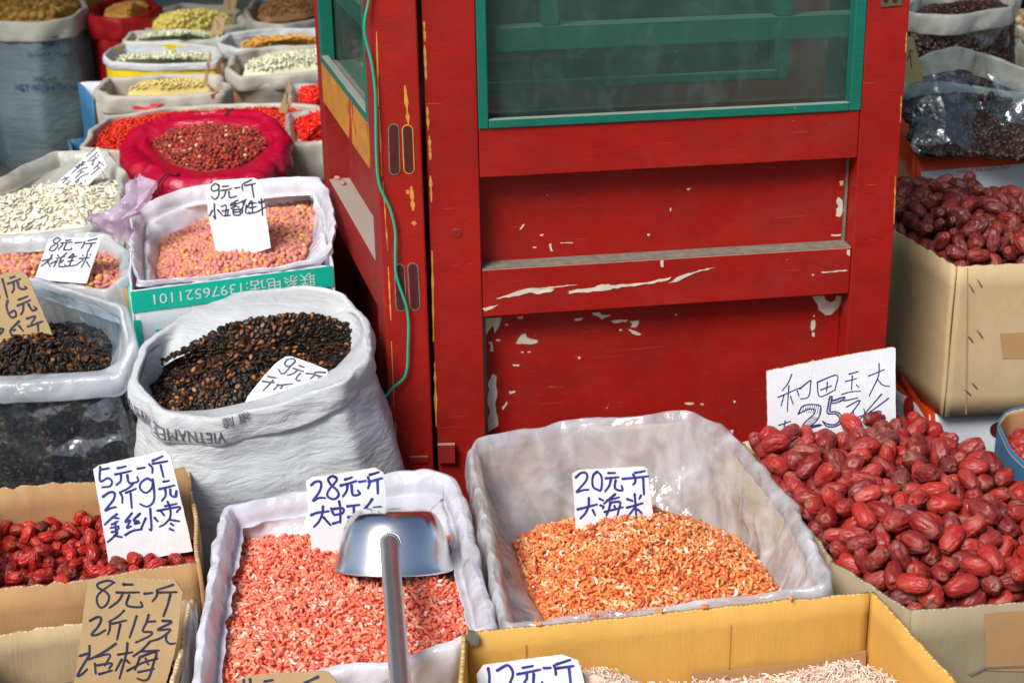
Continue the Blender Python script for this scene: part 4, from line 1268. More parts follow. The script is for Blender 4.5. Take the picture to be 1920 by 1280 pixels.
DATES = {
'W': [(4210,22996,4965,4,287,39,98,96),(4110,22622,4927,269,12,-179,101,91),(4258,21991,4961,205,21,-195,103,112),(4363,21495,4960,-202,-23,101,107,110),(4410,20820,4913,-20,314,-130,89,85),(4612,20558,4957,-263,-24,86,94,97),(4603,19950,4956,-230,8,167,106,110),(4762,19511,4920,85,-11,-99,94,92),(5080,19073,4938,245,-8,98,93,98),(5464,18930,4979,-9,299,64,107,114),(6031,19030,4987,-309,-27,115,105,114),(6704,18978,4987,200,-34,34,111,119),(7024,18805,4949,73,-15,64,108,117),(7434,18787,4894,108,-5,-271,86,79),(4070,23250,4970,127,49,-292,110,102),(4291,22356,4982,-125,-289,20,101,93),(4312,21407,5235,-31,12,-136,101,95),(4550,21131,4985,207,-15,-133,107,110),(4544,20454,5220,203,22,-206,106,105),(4635,19975,5248,-57,-267,9,90,91),(6888,19870,5266,47,303,59,107,109),(5555,18680,5228,-69,-3,140,111,122),(5735,18671,4928,-187,2,-128,99,100),(6491,18695,5046,215,-75,3,107,102),(7041,19109,5101,120,-62,-199,99,92),(7920,18877,4952,-96,12,21,106,116),(3907,23548,4915,-281,-9,181,85,86),(6317,24070,5454,-24,-11,299,103,111),(4054,22887,5201,29,-28,177,106,105),(4098,22474,5185,-287,-37,-130,90,82),(4294,21779,5207,119,77,-13,94,102),(4460,21080,5295,-18,-297,36,103,104),(4496,20799,5171,-121,-276,-5,95,104),(5624,20667,5154,-67,64,84,102,110),(4478,20413,5551,14,41,126,107,109),(7154,20268,5339,89,19,107,110,107),(4688,19674,5175,153,-21,236,91,95),(5733,19255,4985,246,1,224,95,96),(4945,19222,5149,-129,235,-69,99,106),(5816,19410,5191,-122,-14,-76,87,91),(6097,18671,5070,-110,-77,30,112,119),(6698,18893,5283,-98,2,-313,94,93),(7344,19065,4935,-310,-20,129,87,88),(3934,23367,5169,93,-46,-129,89,82),(6302,22360,5456,120,79,253,93,92),(4836,20666,5266,-178,-35,-109,94,92),(5212,20331,5373,218,-16,49,111,107),(6852,20380,5313,-194,65,87,110,116),(5301,19999,5271,-16,25,227,103,95),(6932,20056,5552,247,4,-129,98,103),(4803,19447,5354,-45,-201,-19,94,85),(7330,19409,5225,-157,-7,91,112,116),(5935,18640,5380,45,21,-292,105,110),(6335,19013,4949,-194,1,-193,100,93),(6820,19235,5300,-168,25,184,104,111),(7289,18976,5179,-192,-37,165,96,94),(7672,19110,5028,-44,-92,-27,106,101),(3993,23126,5448,-122,33,185,98,89),(5006,23385,5472,37,53,-5,99,96),(7032,23412,5393,232,62,-90,88,87),(4398,22771,5494,38,-45,-43,104,106),(4424,22423,5491,-130,57,-89,106,98),(5458,22400,5574,84,-5,-313,108,98),(6017,22651,5498,61,278,-70,105,114),(6012,22234,5560,248,-35,-167,102,102),(6803,22436,5569,66,62,88,89,94),(4717,20937,5427,25,20,-225,100,109),(5896,21844,5483,16,29,-73,108,114),(7315,21616,5462,288,-12,3,94,101),(4725,20402,5716,-190,-28,-223,91,93),(4844,20355,5434,-144,-86,-6,107,104),(6126,20647,5489,132,284,6,106,114),(6970,20757,5382,-175,-39,46,111,113),(4918,19727,5294,228,34,-68,87,83),(5545,20113,5389,-113,99,85,111,105),(5914,20227,5539,106,-301,-13,92,98),(7350,20048,5493,-51,-272,38,102,109),(7763,20395,5464,74,22,-102,99,93),(5052,19487,5410,-252,22,-181,88,84),(5482,19480,5265,-217,72,-128,111,113),(5994,19637,5323,40,43,-143,99,100),(7006,19525,5236,12,-269,-133,94,98),(5214,18754,5157,90,-38,-18,86,94),(5480,19056,5355,-193,52,76,107,112),(5809,18943,5189,56,292,-91,104,100),(6519,19412,5324,143,78,242,101,94),(7565,19242,5385,47,91,-81,110,116),(7959,19206,4965,-92,-57,246,89,93),(3981,23569,5385,-12,-89,-239,111,117),(6165,23539,5583,-33,-105,99,88,93),(4103,22595,5439,95,10,184,108,103),(4785,22847,5532,-47,-11,-283,94,91),(5387,23382,5454,117,-58,283,90,97),(4200,22135,5249,-109,-32,125,95,86),(5411,22297,5830,84,298,7,104,97),(4327,21960,5439,180,17,-39,99,93),(4654,22095,5526,5,8,140,108,109),(5728,22206,5661,-79,150,-16,103,94),(4247,21667,5481,-85,-27,201,88,83),(5410,21756,5475,64,300,33,91,95),(7175,21896,5463,-42,264,-4,105,106),(4313,21313,5488,4,-35,200,85,84),(4872,21219,5687,-150,27,-262,90,87),(6534,21192,5535,112,30,-161,98,98),(5303,20704,5647,-194,-16,-145,111,113),(6546,20448,5589,128,-23,245,99,103),(7084,20503,5509,31,-295,76,92,86),(4582,20187,5394,-297,-24,-29,85,81),(5533,19792,5493,43,311,16,99,101),(5552,20292,5640,-111,43,299,93,95),(6550,19879,5507,109,15,-58,107,113),(6632,20116,5749,234,17,-95,110,120),(7618,20122,5261,-153,-93,-34,92,98),(4804,19667,5521,-174,-28,-15,92,84),(5727,19483,5439,-211,0,138,105,97),(6188,19313,5404,-108,24,37,104,109),(6317,19605,5450,126,-5,-1,92,93),(7091,19304,5470,47,2,-78,101,109),(7900,19806,5356,82,-27,192,102,109),(5110,18988,5370,177,24,-181,105,101),(5315,18548,4969,-11,140,158,94,95),(6101,18977,5297,-2,18,178,92,99),(6453,19125,5227,272,10,30,108,113),(7555,18857,5196,130,0,171,90,92),(8082,18965,5245,88,-56,-159,110,118),(5883,23615,5422,-42,-295,-119,105,106),(5900,23746,5706,-76,12,41,109,100),(4132,22827,5700,187,-43,-23,107,114),(4621,23060,5568,8,273,27,89,92),(6777,23668,5480,60,266,-20,101,109),(4134,22224,5562,38,-264,48,97,104),(5815,22461,5653,82,165,-117,96,93),(6733,22719,5655,-289,-9,-41,104,94),(4342,22082,5684,-159,-50,-260,91,91),(5473,22084,5581,75,-6,254,98,98),(6092,21838,5752,265,69,42,112,122),(6533,22517,5621,134,194,-35,86,94),(7152,22176,5623,-245,-65,-81,103,112),(4506,21582,5514,-63,2,-178,94,86),(4953,21517,5703,106,314,-5,97,97),(5481,21477,5513,-267,-46,-27,94,84),(6401,21979,5491,-64,-248,-7,92,94),(6701,21578,5502,95,-283,21,108,103),(7211,21747,5753,210,27,-141,105,109),(4382,20754,5557,-227,65,55,93,94),(5085,21034,5580,-39,8,13,99,98),(7012,21371,5587,85,-281,84,110,107),(7449,21332,5475,282,-12,54,105,109),(4607,20677,5710,-242,88,36,111,103),(6315,20214,5544,-68,-12,-42,94,90),(6735,20907,5551,-139,-90,-212,104,107),(7663,20817,5438,139,-12,-136,103,99),(4765,19930,5501,-6,313,-11,99,91),(5138,19894,5476,-127,-41,151,111,104),(5687,19666,5759,83,-21,218,109,115),(6365,19739,5709,-5,243,-18,93,92),(7198,20275,5629,-72,-272,45,97,96),(7476,20343,5366,-100,-76,-279,85,84),(4927,19205,5497,-53,223,-58,92,87),(5264,19313,5482,194,-219,-53,104,99),(6022,19542,5618,259,-46,94,109,110),(6783,19605,5432,81,55,-217,86,94),(7197,19739,5360,36,-258,-101,92,95),(7532,19823,5347,-125,241,44,107,110),(5707,18866,5446,57,24,151,84,82),(5845,19161,5370,15,254,-41,88,84),(6806,18745,5514,107,10,66,111,102),(7065,18813,5290,58,61,-203,106,98),(8036,19348,5201,67,-231,166,85,90),(4162,23345,5581,-96,-67,-270,105,115),(4656,23781,5563,274,82,-103,106,110),(5328,23855,5555,-148,52,-146,97,104),(6668,24182,5419,195,-193,47,96,94),(6862,23991,5405,-196,-47,-218,86,92),(4422,23214,5699,-149,-3,84,104,101),(5196,22871,5585,-65,179,163,111,107),(5931,23347,5680,39,18,174,103,104),(6172,23241,5527,137,-92,40,100,104),(6945,23208,5501,-75,-66,-37,87,83),(4528,22325,5759,-291,0,-30,104,100),(5080,22488,5589,51,-30,-117,89,82),(5325,22615,5734,52,277,-18,94,94),(6120,22945,5610,-75,47,-60,108,114),(6465,23033,5534,-43,-63,252,90,96),(6896,22921,5507,21,-37,-92,96,95),(4469,21843,5705,-149,-55,33,106,97),(4950,22114,5650,-76,-235,-59,106,110),(5600,21807,5708,43,-48,257,96,91),(5781,21439,5674,311,-4,122,105,100),(6562,22218,5719,45,213,146,109,109),(4602,21223,5524,-58,47,39,86,88),(4640,21371,5788,66,227,-73,111,110),(5269,21310,5644,32,310,-4,98,98),(6291,21620,5578,306,-21,50,103,99),(6896,21598,5773,-18,290,-37,100,98),(6923,21839,5631,115,199,112,94,89),(4328,21037,5567,13,-3,282,92,84),(5049,20857,5788,131,-33,33,94,89),(5943,21126,5598,-225,38,14,105,100),(6295,21135,5715,31,312,-113,104,113),(6717,21215,5745,71,-14,180,101,92),(7122,21059,5529,26,64,233,93,101),(5183,20282,5690,261,-12,-92,110,116),(5804,20575,5731,119,-17,-218,104,103),(6101,20836,5736,-62,-22,-25,110,105),(6842,20602,5599,19,256,115,91,89),(7380,20687,5519,-241,-11,-51,100,93),(5342,19908,5727,-313,12,80,111,114),(5868,19884,5570,-28,-16,-144,96,101),(6143,19979,5597,142,72,-159,95,99),(7632,20189,5562,-55,-310,-94,89,81),(8067,20075,5600,-63,-9,-148,102,99),(5485,19452,5624,47,8,205,108,106),(6442,19050,5540,-65,30,-134,107,115),(6528,19464,5621,207,15,78,102,93),(7756,18909,5392,45,47,113,108,106),(7627,19573,5474,0,-10,-298,96,97),(5285,18608,5436,-24,19,248,106,103),(6366,18748,5317,263,40,153,100,102),(6178,18831,5565,209,7,-41,91,98),(7382,18838,5386,63,-13,124,87,85),(7907,19462,5381,215,216,-30,86,81),(4712,23384,5610,103,-2,-151,86,83),(4967,23916,5591,29,-313,-83,90,92),(5458,23554,5698,-122,-21,217,97,103),(4905,22695,5766,-205,-13,116,110,121),(4988,23658,5467,132,-53,-60,86,77),(5661,23216,5618,176,53,223,94,93),(6525,23475,5632,124,-33,91,110,103),(6659,23265,5466,-10,34,160,88,81),(5465,22912,5718,-79,-53,186,92,90),(5821,22747,5761,57,308,19,107,112),(6296,22626,5715,65,-276,103,102,97),(5108,21798,5713,1,92,-311,108,116),(5270,22049,5780,147,283,-36,85,86),(6214,22210,5784,50,39,103,101,108),(7102,22462,5721,80,-57,-3,95,96),(7210,22670,5568,-5,35,-290,86,95),(5123,21120,5821,-86,-289,8,88,83),(5360,21592,5707,142,-45,34,97,92),(6065,21461,5754,-120,62,-161,89,97),(6585,21834,5708,70,-20,-155,98,107),(6835,22123,5613,222,99,123,91,96),(4677,20964,5717,306,-36,-12,90,97),(5475,21082,5631,-143,-19,11,88,83),(6053,21107,5891,155,-42,-107,103,96),(7295,21353,5719,151,-1,86,93,91),(7477,21041,5591,-33,-4,69,91,98),(4927,20110,5735,-5,-281,-124,105,103),(5075,20574,5828,-285,-39,1,94,84),(5589,20708,5615,18,-84,121,84,85),(6140,20418,5724,-137,1,15,111,107)],
'X': [(7374,32864,6574,297,-6,40,106,116),(7704,32029,6722,-75,17,85,110,115),(7629,31547,6670,142,-3,191,110,120),(7744,31178,6631,-68,55,-303,96,87),(7793,30802,6659,284,15,-141,106,114),(8188,30277,6776,-231,-48,-27,111,111),(8525,30018,6882,-92,24,-170,103,108),(8152,29167,6655,39,-242,-146,97,95),(9472,29587,6963,-60,-286,9,101,93),(8281,28735,6641,148,-5,-101,100,102),(9528,29036,6907,-153,-267,-44,91,100),(8714,28212,6577,81,313,19,91,85),(9081,28368,6663,64,-52,163,101,106),(9896,28534,6684,151,-11,275,92,93),(10247,28366,6590,-108,-311,24,91,90),(10834,28726,6635,173,-267,21,96,97),(9841,33040,6959,-210,-116,-106,112,116),(7576,32347,6646,-28,-5,46,104,96),(7695,31130,6919,231,-2,-143,101,98),(7848,30390,6654,84,-88,194,92,86),(8515,30404,6958,41,-193,23,94,103),(9114,31138,7082,-180,-24,-31,103,98),(8009,30002,6646,38,-26,-70,102,101),(8085,29585,6648,262,0,158,99,108),(8363,29457,6795,47,-262,124,98,99),(9986,29233,6944,-80,-98,4,97,103),(10623,29773,6969,73,-33,-14,100,95),(8762,28559,7024,-222,16,-177,102,108),(9272,28751,6854,67,63,-271,104,109),(10785,29499,6848,159,-11,-142,85,77),(8711,28458,6703,-286,-30,3,90,89),(9339,28344,6843,-90,-256,105,104,96),(9619,28317,6665,-7,233,23,106,98),(10360,28408,6893,-108,-48,-293,105,115),(10948,28424,6576,147,2,-314,96,87),(7386,32550,6752,49,74,279,95,90),(7812,32390,6929,-143,30,281,91,88),(7504,32211,6908,6,28,-309,95,91),(9976,32328,6847,80,9,-240,92,96),(8701,31772,7122,-302,11,-74,91,99),(8984,31943,7093,69,27,247,102,110),(9355,31543,7016,202,-37,179,99,104),(10129,31948,6966,-183,10,-125,101,109),(7830,30627,7004,-110,-65,-220,100,106),(8465,31547,7117,43,-23,-109,109,105),(9760,31338,7119,-95,-12,-143,103,108),(8936,30837,7176,-164,-22,-114,105,110),(9348,30394,6964,-313,23,123,102,111),(8224,29990,6963,30,-228,-186,86,90),(8691,30226,7216,-7,280,85,105,113),(9090,30077,6972,-188,-17,-138,100,96),(10491,30348,6886,5,69,71,99,97),(8050,29652,6974,34,29,179,105,103),(8588,29675,7083,-137,58,145,85,81),(9081,29595,7044,125,40,189,111,115),(10472,29492,6979,81,-252,-11,96,103),(8537,28755,6878,-134,61,-131,109,101),(9255,29255,6948,-15,27,-212,97,89),(10369,29147,6990,-104,-240,-100,107,117),(8366,28230,6618,87,-73,-123,88,89),(8723,28222,6858,102,309,2,94,92),(9584,28667,6798,268,35,159,91,92),(10604,28447,6600,-188,52,-147,85,83),(7288,32874,6979,-12,-136,286,110,107),(9123,33089,6836,-195,49,-92,98,99),(7520,31868,7025,-49,-276,-136,107,110),(8055,31930,7147,273,-9,112,96,104),(9967,32703,6846,-259,61,-127,86,89),(7674,31503,7007,-299,-22,23,104,95),(9350,31902,7205,20,-276,-65,90,86),(8737,31497,7292,-52,-244,13,87,83),(9062,31506,7133,19,38,210,111,102),(9550,31595,7243,125,-55,-215,100,91),(10079,31316,7114,-52,77,-193,95,92),(8398,30645,7153,-119,76,24,87,85),(9354,30739,7118,72,2,28,98,107),(9665,30977,7063,-95,-278,-18,99,91),(10111,30897,7037,152,42,-96,111,110),(7930,30157,6983,-167,-12,172,110,106),(8418,29871,7198,116,40,132,97,96),(9381,29926,7031,258,16,168,91,91),(9565,30101,7206,-113,14,-60,104,96),(8337,29669,6994,41,-232,156,94,86),(8727,29312,7176,-197,-96,-143,102,102),(9277,29002,7140,-118,12,-175,88,86),(10270,29803,7038,100,32,-197,104,94),(10646,30071,7095,62,23,-291,107,111),(8219,28914,6935,-217,-81,-138,106,99),(9063,28956,6929,181,116,146,85,86),(9876,28835,6837,50,-12,-105,91,97),(10153,28947,6850,148,-216,-14,84,87),(10810,29093,6857,-175,-5,234,105,102),(8367,28435,6847,-12,21,-66,91,98),(9077,28538,7052,172,-138,157,97,96),(9579,28366,7050,-89,44,-147,105,108),(10162,28673,6778,-75,-196,166,85,91),(10945,28527,6829,24,-46,-235,94,87),(7732,32964,6911,-122,-176,-147,95,89),(8064,33001,6844,-2,-65,2,97,95),(8403,32695,7039,-36,-18,-102,103,109),(9243,32758,7019,-270,-77,-10,102,110),(9562,32829,6885,143,57,-135,103,109),(7629,32694,6954,-286,53,-24,101,98),(7975,32789,7016,162,20,-120,87,78),(9747,32493,7000,248,-22,-169,96,103),(8100,31530,7167,-111,57,-223,108,114),(8604,32158,7166,-17,-24,-276,102,110),(7868,30957,7131,-66,-272,-85,86,84),(8262,31218,7110,188,-62,49,93,97),(8691,31220,7097,98,-310,61,91,97),(9448,31218,7236,60,249,-121,97,100),(10342,31525,7102,206,14,227,109,104),(8128,30491,7106,-14,43,-109,105,95),(8189,30853,7087,-56,74,-146,102,97),(9108,30374,7215,-186,19,-231,103,104),(9876,30767,7214,33,-39,213,97,94),(10281,30560,7171,30,-205,-162,110,120),(8791,29833,7195,-160,-6,229,91,93),(9627,30436,7180,109,-291,-57,107,110),(10005,30270,7132,-75,-19,-162,106,102),(10525,30336,7210,-309,21,59,98,94),(8540,29217,6944,-144,-71,-217,90,89),(9675,29737,7121,22,283,-100,91,83),(9686,29342,7021,-118,179,22,106,101),(9996,29684,7147,-2,-274,152,98,88),(8790,28969,7140,-27,60,275,107,113),(9724,28800,7117,-240,-16,176,108,114),(10704,28843,6958,-112,-56,234,84,81),(10891,29283,7095,244,-4,-95,104,98)],
'R': [(-8007,21644,4066,-63,-6,19,101,110),(-7775,20554,4067,25,-9,-118,95,103),(-7358,20106,4047,-183,8,-204,90,89),(-7159,20111,4039,-127,10,104,88,81),(-6562,20149,4050,65,-303,40,88,91),(-6192,20238,4054,-251,-8,198,102,95),(-5844,20427,4072,126,-9,201,108,117),(-5243,20584,4046,128,-11,-286,85,89),(-4755,20570,4069,-42,10,170,111,105),(-8400,22557,4065,37,304,-117,107,100),(-7758,22694,4186,-45,25,65,104,112),(-7420,22651,4058,-3,-31,150,104,101),(-6110,22739,4238,9,-1,187,95,104),(-5740,22674,4143,-85,90,256,93,92),(-8257,22069,4052,-241,11,-136,87,89),(-7877,22144,4070,64,-16,96,109,119),(-5446,22581,4211,78,-7,7,85,94),(-7991,21746,4265,-288,-64,-84,101,106),(-5561,22192,4225,-272,5,-132,98,98),(-5338,22245,4248,-197,-10,243,111,102),(-8041,21453,4181,-48,-297,-50,90,97),(-7311,21599,4233,279,-30,-45,104,107),(-7017,21682,4239,-137,-4,-222,111,114),(-6772,21608,4194,22,-294,-111,97,91),(-6341,21885,4179,71,-11,-168,102,105),(-5143,22051,4277,-147,-59,-235,111,120),(-7998,21269,4072,-59,73,240,86,94),(-5040,21626,4140,-133,-24,-286,101,103),(-7824,20826,4070,-312,-9,118,108,112),(-5231,21358,4258,150,-93,-217,110,103),(-7620,20752,4111,107,273,86,98,94),(-5526,21020,4246,74,-53,-74,102,112),(-5033,21270,4170,-191,-71,-8,99,93),(-7588,20105,4059,-63,7,-239,108,101),(-7302,20291,4208,88,93,-180,95,102),(-7080,20265,4157,261,76,28,86,95),(-6545,20562,4217,-83,258,101,106,112),(-5777,20613,4209,-131,37,18,92,96),(-5566,20763,4247,143,-1,145,97,101),(-5292,20982,4198,113,34,177,109,106),(-5043,20957,4246,6,-285,-103,94,91),(-7297,19893,4062,-75,-297,74,97,96),(-7026,19962,4064,-190,10,61,105,104),(-6790,19995,4119,146,88,8,89,91),(-6668,20211,4198,-127,18,-270,89,86),(-6401,20381,4072,-219,-9,136,109,113),(-5982,20238,4120,170,75,-123,99,108),(-5618,20287,4058,-186,-270,8,85,85),(-5460,20514,4065,127,-18,195,103,105),(-5256,20387,4102,-149,-164,-116,106,99),(-5003,20703,4062,314,-5,-46,99,106),(-8311,22721,4185,-179,70,16,94,102),(-7959,22797,4213,-81,-72,-272,90,88),(-6714,22784,4160,-101,-54,252,90,92),(-6170,23103,4167,234,-76,-73,100,96),(-5551,23241,4233,-149,-283,16,86,92),(-8088,22169,4173,182,76,-193,99,102),(-6949,22754,4232,-103,11,186,106,114),(-6756,22587,4275,147,118,105,102,110),(-6358,22810,4332,-187,58,-30,104,104),(-5921,22824,4188,192,-26,-118,103,101),(-5702,22896,4265,35,-98,-4,98,94),(-8168,21967,4256,51,33,-313,106,112),(-7768,22267,4254,213,34,6,94,96),(-7597,22057,4233,30,41,-122,109,116),(-7196,22276,4230,165,-11,247,95,98),(-6938,21969,4333,243,53,-112,100,109),(-6449,22276,4300,-141,108,118,97,99),(-6073,22473,4295,65,-68,-178,109,104),(-5691,22449,4202,132,0,88,99,95),(-5228,22438,4264,-21,311,-50,104,109),(-8170,21799,4381,184,-67,146,97,88),(-7795,21981,4188,-88,-65,254,89,84),(-7153,21800,4360,99,284,52,96,93),(-6660,21793,4249,-38,-56,-266,90,82),(-6359,21951,4369,121,-12,-112,88,89),(-6283,22147,4261,-230,39,-196,98,105),(-5843,22210,4200,-197,25,93,103,103),(-5690,22174,4361,106,224,-12,86,78),(-5393,22037,4283,10,114,-51,97,101),(-7803,21338,4206,-123,-267,11,96,95),(-7507,21455,4209,-186,27,186,107,110),(-7470,21638,4392,145,257,28,111,106),(-6836,21760,4384,35,-68,166,85,93),(-6712,21494,4362,245,15,118,102,94),(-6543,21662,4162,-15,27,-275,96,96),(-6149,21798,4237,10,250,144,93,100),(-5909,21924,4271,253,-21,-182,110,120),(-5680,21953,4323,-162,31,-202,88,94),(-5348,21819,4237,-189,-31,-234,95,95),(-7881,20997,4215,-271,30,43,97,88),(-7468,21121,4239,98,72,-276,89,95),(-7137,21258,4320,114,-257,56,103,100),(-6943,21436,4268,40,245,33,100,101),(-6545,21303,4229,108,49,192,94,90),(-7816,20781,4287,108,-25,259,108,103),(-7422,20914,4226,-49,-40,36,100,108),(-6828,20945,4350,107,40,-43,94,88),(-6438,21034,4340,-143,74,91,87,87),(-5935,21295,4352,33,-57,-255,98,103),(-5667,21278,4241,-309,3,-42,110,113),(-5410,21485,4280,-177,-26,105,110,108),(-4970,21476,4277,-110,43,-172,100,100),(-7591,20527,4209,67,-262,110,102,111),(-7379,20659,4222,-46,14,181,108,108),(-6984,20636,4375,246,-11,28,103,110),(-6735,20700,4288,-137,-274,-37,89,89),(-6583,20852,4330,-45,39,292,91,99),(-5898,20945,4429,58,-25,-245,106,111),(-5643,20936,4407,142,83,-246,89,97),(-5402,21213,4230,60,213,-110,99,103),(-7696,20304,4095,-51,231,-111,103,101),(-7008,20411,4303,-27,94,65,108,117),(-6464,20362,4272,253,-45,22,92,93),(-6216,20433,4262,114,194,105,111,106),(-5800,20854,4233,174,-48,-101,111,116),(-5356,20827,4390,160,-108,44,107,103),(-5170,20765,4259,127,-218,44,99,92),(-7514,19909,4092,-158,156,-130,101,91),(-7123,20025,4227,-220,-47,-142,95,86),(-6947,20131,4244,-24,114,31,101,102),(-6591,20042,4207,-128,12,14,90,84),(-6357,20123,4171,-32,175,-230,109,110),(-6169,20189,4234,67,-26,174,93,85),(-5763,20265,4249,232,-25,13,98,103),(-5353,20656,4216,50,3,275,92,94),(-5008,20469,4091,4,56,303,109,112),(-4822,20522,4273,-47,258,-133,92,90),(-8243,22482,4247,-188,6,-87,107,114),(-8056,22603,4208,-69,24,278,93,91),(-7798,22823,4350,267,-1,-12,95,89),(-7200,22897,4260,22,244,-82,104,113),(-6753,22974,4327,250,-1,99,106,112),(-6357,23047,4254,198,-46,-115,100,107),(-5972,22989,4318,224,-75,-70,98,89),(-5702,23169,4384,115,12,-141,100,96),(-5524,23049,4255,89,13,17,97,95),(-8283,22225,4283,242,71,-152,104,108),(-7992,22393,4253,11,-29,-260,91,93),(-7042,22545,4348,54,28,-24,110,107),(-6820,22732,4448,79,246,-104,94,103),(-6458,22523,4378,-1,-41,134,111,121),(-6154,22914,4394,-77,19,268,94,103),(-5820,22705,4368,57,17,60,108,99),(-5312,22939,4339,-38,-33,-145,101,101),(-5413,22859,4197,-6,-23,-95,87,80),(-8217,22085,4423,116,2,-299,100,91),(-7913,22108,4339,-173,241,-52,96,102),(-7480,22180,4370,-47,-247,-58,87,81),(-7416,22385,4365,11,18,-311,111,113),(-6761,22364,4300,77,222,-81,94,89),(-6719,21963,4339,265,11,113,89,85),(-6253,22368,4437,-213,64,-164,106,107),(-5535,22447,4356,-20,-261,-84,106,110),(-7780,21685,4146,-112,91,-38,92,94),(-7682,21808,4316,-43,76,206,110,119),(-7155,22065,4306,54,258,107,99,92),(-7221,21638,4530,-201,32,58,109,109),(-6814,22157,4255,140,179,73,107,108),(-6511,21780,4393,131,-47,187,111,121),(-6134,22005,4356,-99,311,31,99,101),(-6066,22198,4267,141,93,-173,96,99),(-5528,21824,4370,282,-44,91,106,96),(-8002,21303,4321,210,-68,148,107,98),(-7709,21543,4277,71,-44,111,94,101),(-7302,21403,4483,132,128,-176,100,97),(-7107,21469,4405,-242,-45,-104,105,105),(-6508,21485,4318,-158,-79,-132,104,98),(-6350,21637,4275,217,36,144,87,83),(-6023,21791,4442,140,-24,-81,104,94),(-5887,22124,4426,123,-37,-46,100,110),(-5772,21725,4339,70,-227,50,102,103),(-5074,21834,4218,-31,-312,22,94,104),(-7820,21163,4309,-75,-226,-8,86,89),(-7622,21224,4308,-26,98,148,107,96),(-7323,21326,4272,-245,-19,-196,93,86),(-6991,21119,4392,-50,-187,161,99,95),(-6709,21101,4448,46,298,-99,111,121),(-6320,21244,4369,113,14,-313,108,117),(-6079,21627,4330,-85,34,12,97,95),(-5798,21442,4466,-154,-22,-102,109,113),(-5615,21534,4351,119,52,-197,110,110),(-5232,21839,4401,-116,43,-112,92,96),(-7659,20965,4216,-264,-24,-181,94,96),(-7511,20994,4412,-42,276,-34,110,108),(-7141,20965,4340,-22,-274,20,102,93),(-7037,20841,4463,85,-27,-252,102,101),(-6710,20781,4466,-246,6,-91,103,93),(-6339,20862,4378,-276,23,85,108,100),(-6062,21447,4392,-46,-288,30,85,81),(-5723,21146,4398,127,-46,226,90,95),(-5453,21305,4420,128,23,-279,107,99),(-5181,21538,4388,25,-13,231,104,105),(-7783,20561,4305,88,119,-261,89,91),(-7562,20714,4333,142,-46,-115,100,96),(-7191,20756,4318,-42,-52,-290,106,102),(-6615,20449,4385,18,-74,102,100,93),(-6349,20613,4376,-4,-201,-131,105,100),(-6158,20749,4405,71,38,-180,102,99),(-6104,21071,4432,231,-9,66,104,113),(-5682,20640,4395,-173,-39,-102,103,93),(-5168,21024,4419,-25,-56,35,105,100),(-4866,21056,4274,-223,-30,190,111,103),(-7522,20280,4231,124,65,-73,91,85),(-7169,20548,4234,-121,-70,-235,93,96),(-6794,20505,4299,-12,-189,43,106,97),(-6764,20123,4366,-34,44,-159,110,109),(-6017,20543,4419,-227,-28,-18,98,88),(-5946,20708,4328,133,198,-7,102,96),(-5817,20442,4369,-133,9,126,98,89),(-5435,20549,4370,77,-11,-60,99,104),(-5014,20815,4405,-69,18,-33,104,107),(-4812,20763,4196,225,3,23,88,90),(-7598,20049,4283,-65,29,148,110,112),(-7309,20089,4275,-15,-220,-199,108,99),(-7326,19871,4265,-72,-293,11,90,96),(-6519,20151,4347,-47,-264,138,93,89),(-6022,20232,4350,30,-35,181,97,95),(-5985,20471,4246,-187,-33,-138,100,95),(-5621,20456,4254,143,175,-123,107,105),(-5440,20341,4233,-74,221,41,108,99),(-5164,20547,4272,189,65,-197,88,88),(-4994,20648,4252,1,-2,160,86,81),(-8143,22753,4360,12,190,57,98,103),(-7920,22658,4372,-238,-7,-11,89,95),(-7440,22879,4375,-12,-252,66,93,99),(-7342,22714,4293,-144,-106,-158,102,104),(-6990,22950,4409,-107,128,193,106,117),(-6612,22806,4381,-249,-1,-195,106,98),(-6514,23054,4406,-108,-114,53,100,99),(-6096,23130,4407,-129,-41,7,105,101),(-5778,22911,4469,4,48,159,106,99),(-5376,23222,4356,27,-2,171,108,99),(-8344,22413,4443,-310,-59,-81,97,106),(-7661,22338,4461,46,216,80,107,113),(-7536,22625,4416,-258,-8,-167,107,110),(-7132,22362,4415,40,292,-1,101,92),(-6965,22322,4270,64,-240,127,91,98),(-6634,22202,4434,109,-54,155,103,105),(-6191,22622,4427,219,-59,-23,110,117),(-5862,22362,4350,101,46,144,93,96),(-5559,22737,4288,261,39,63,93,101),(-5256,22687,4273,-111,-19,-90,90,96)],
}

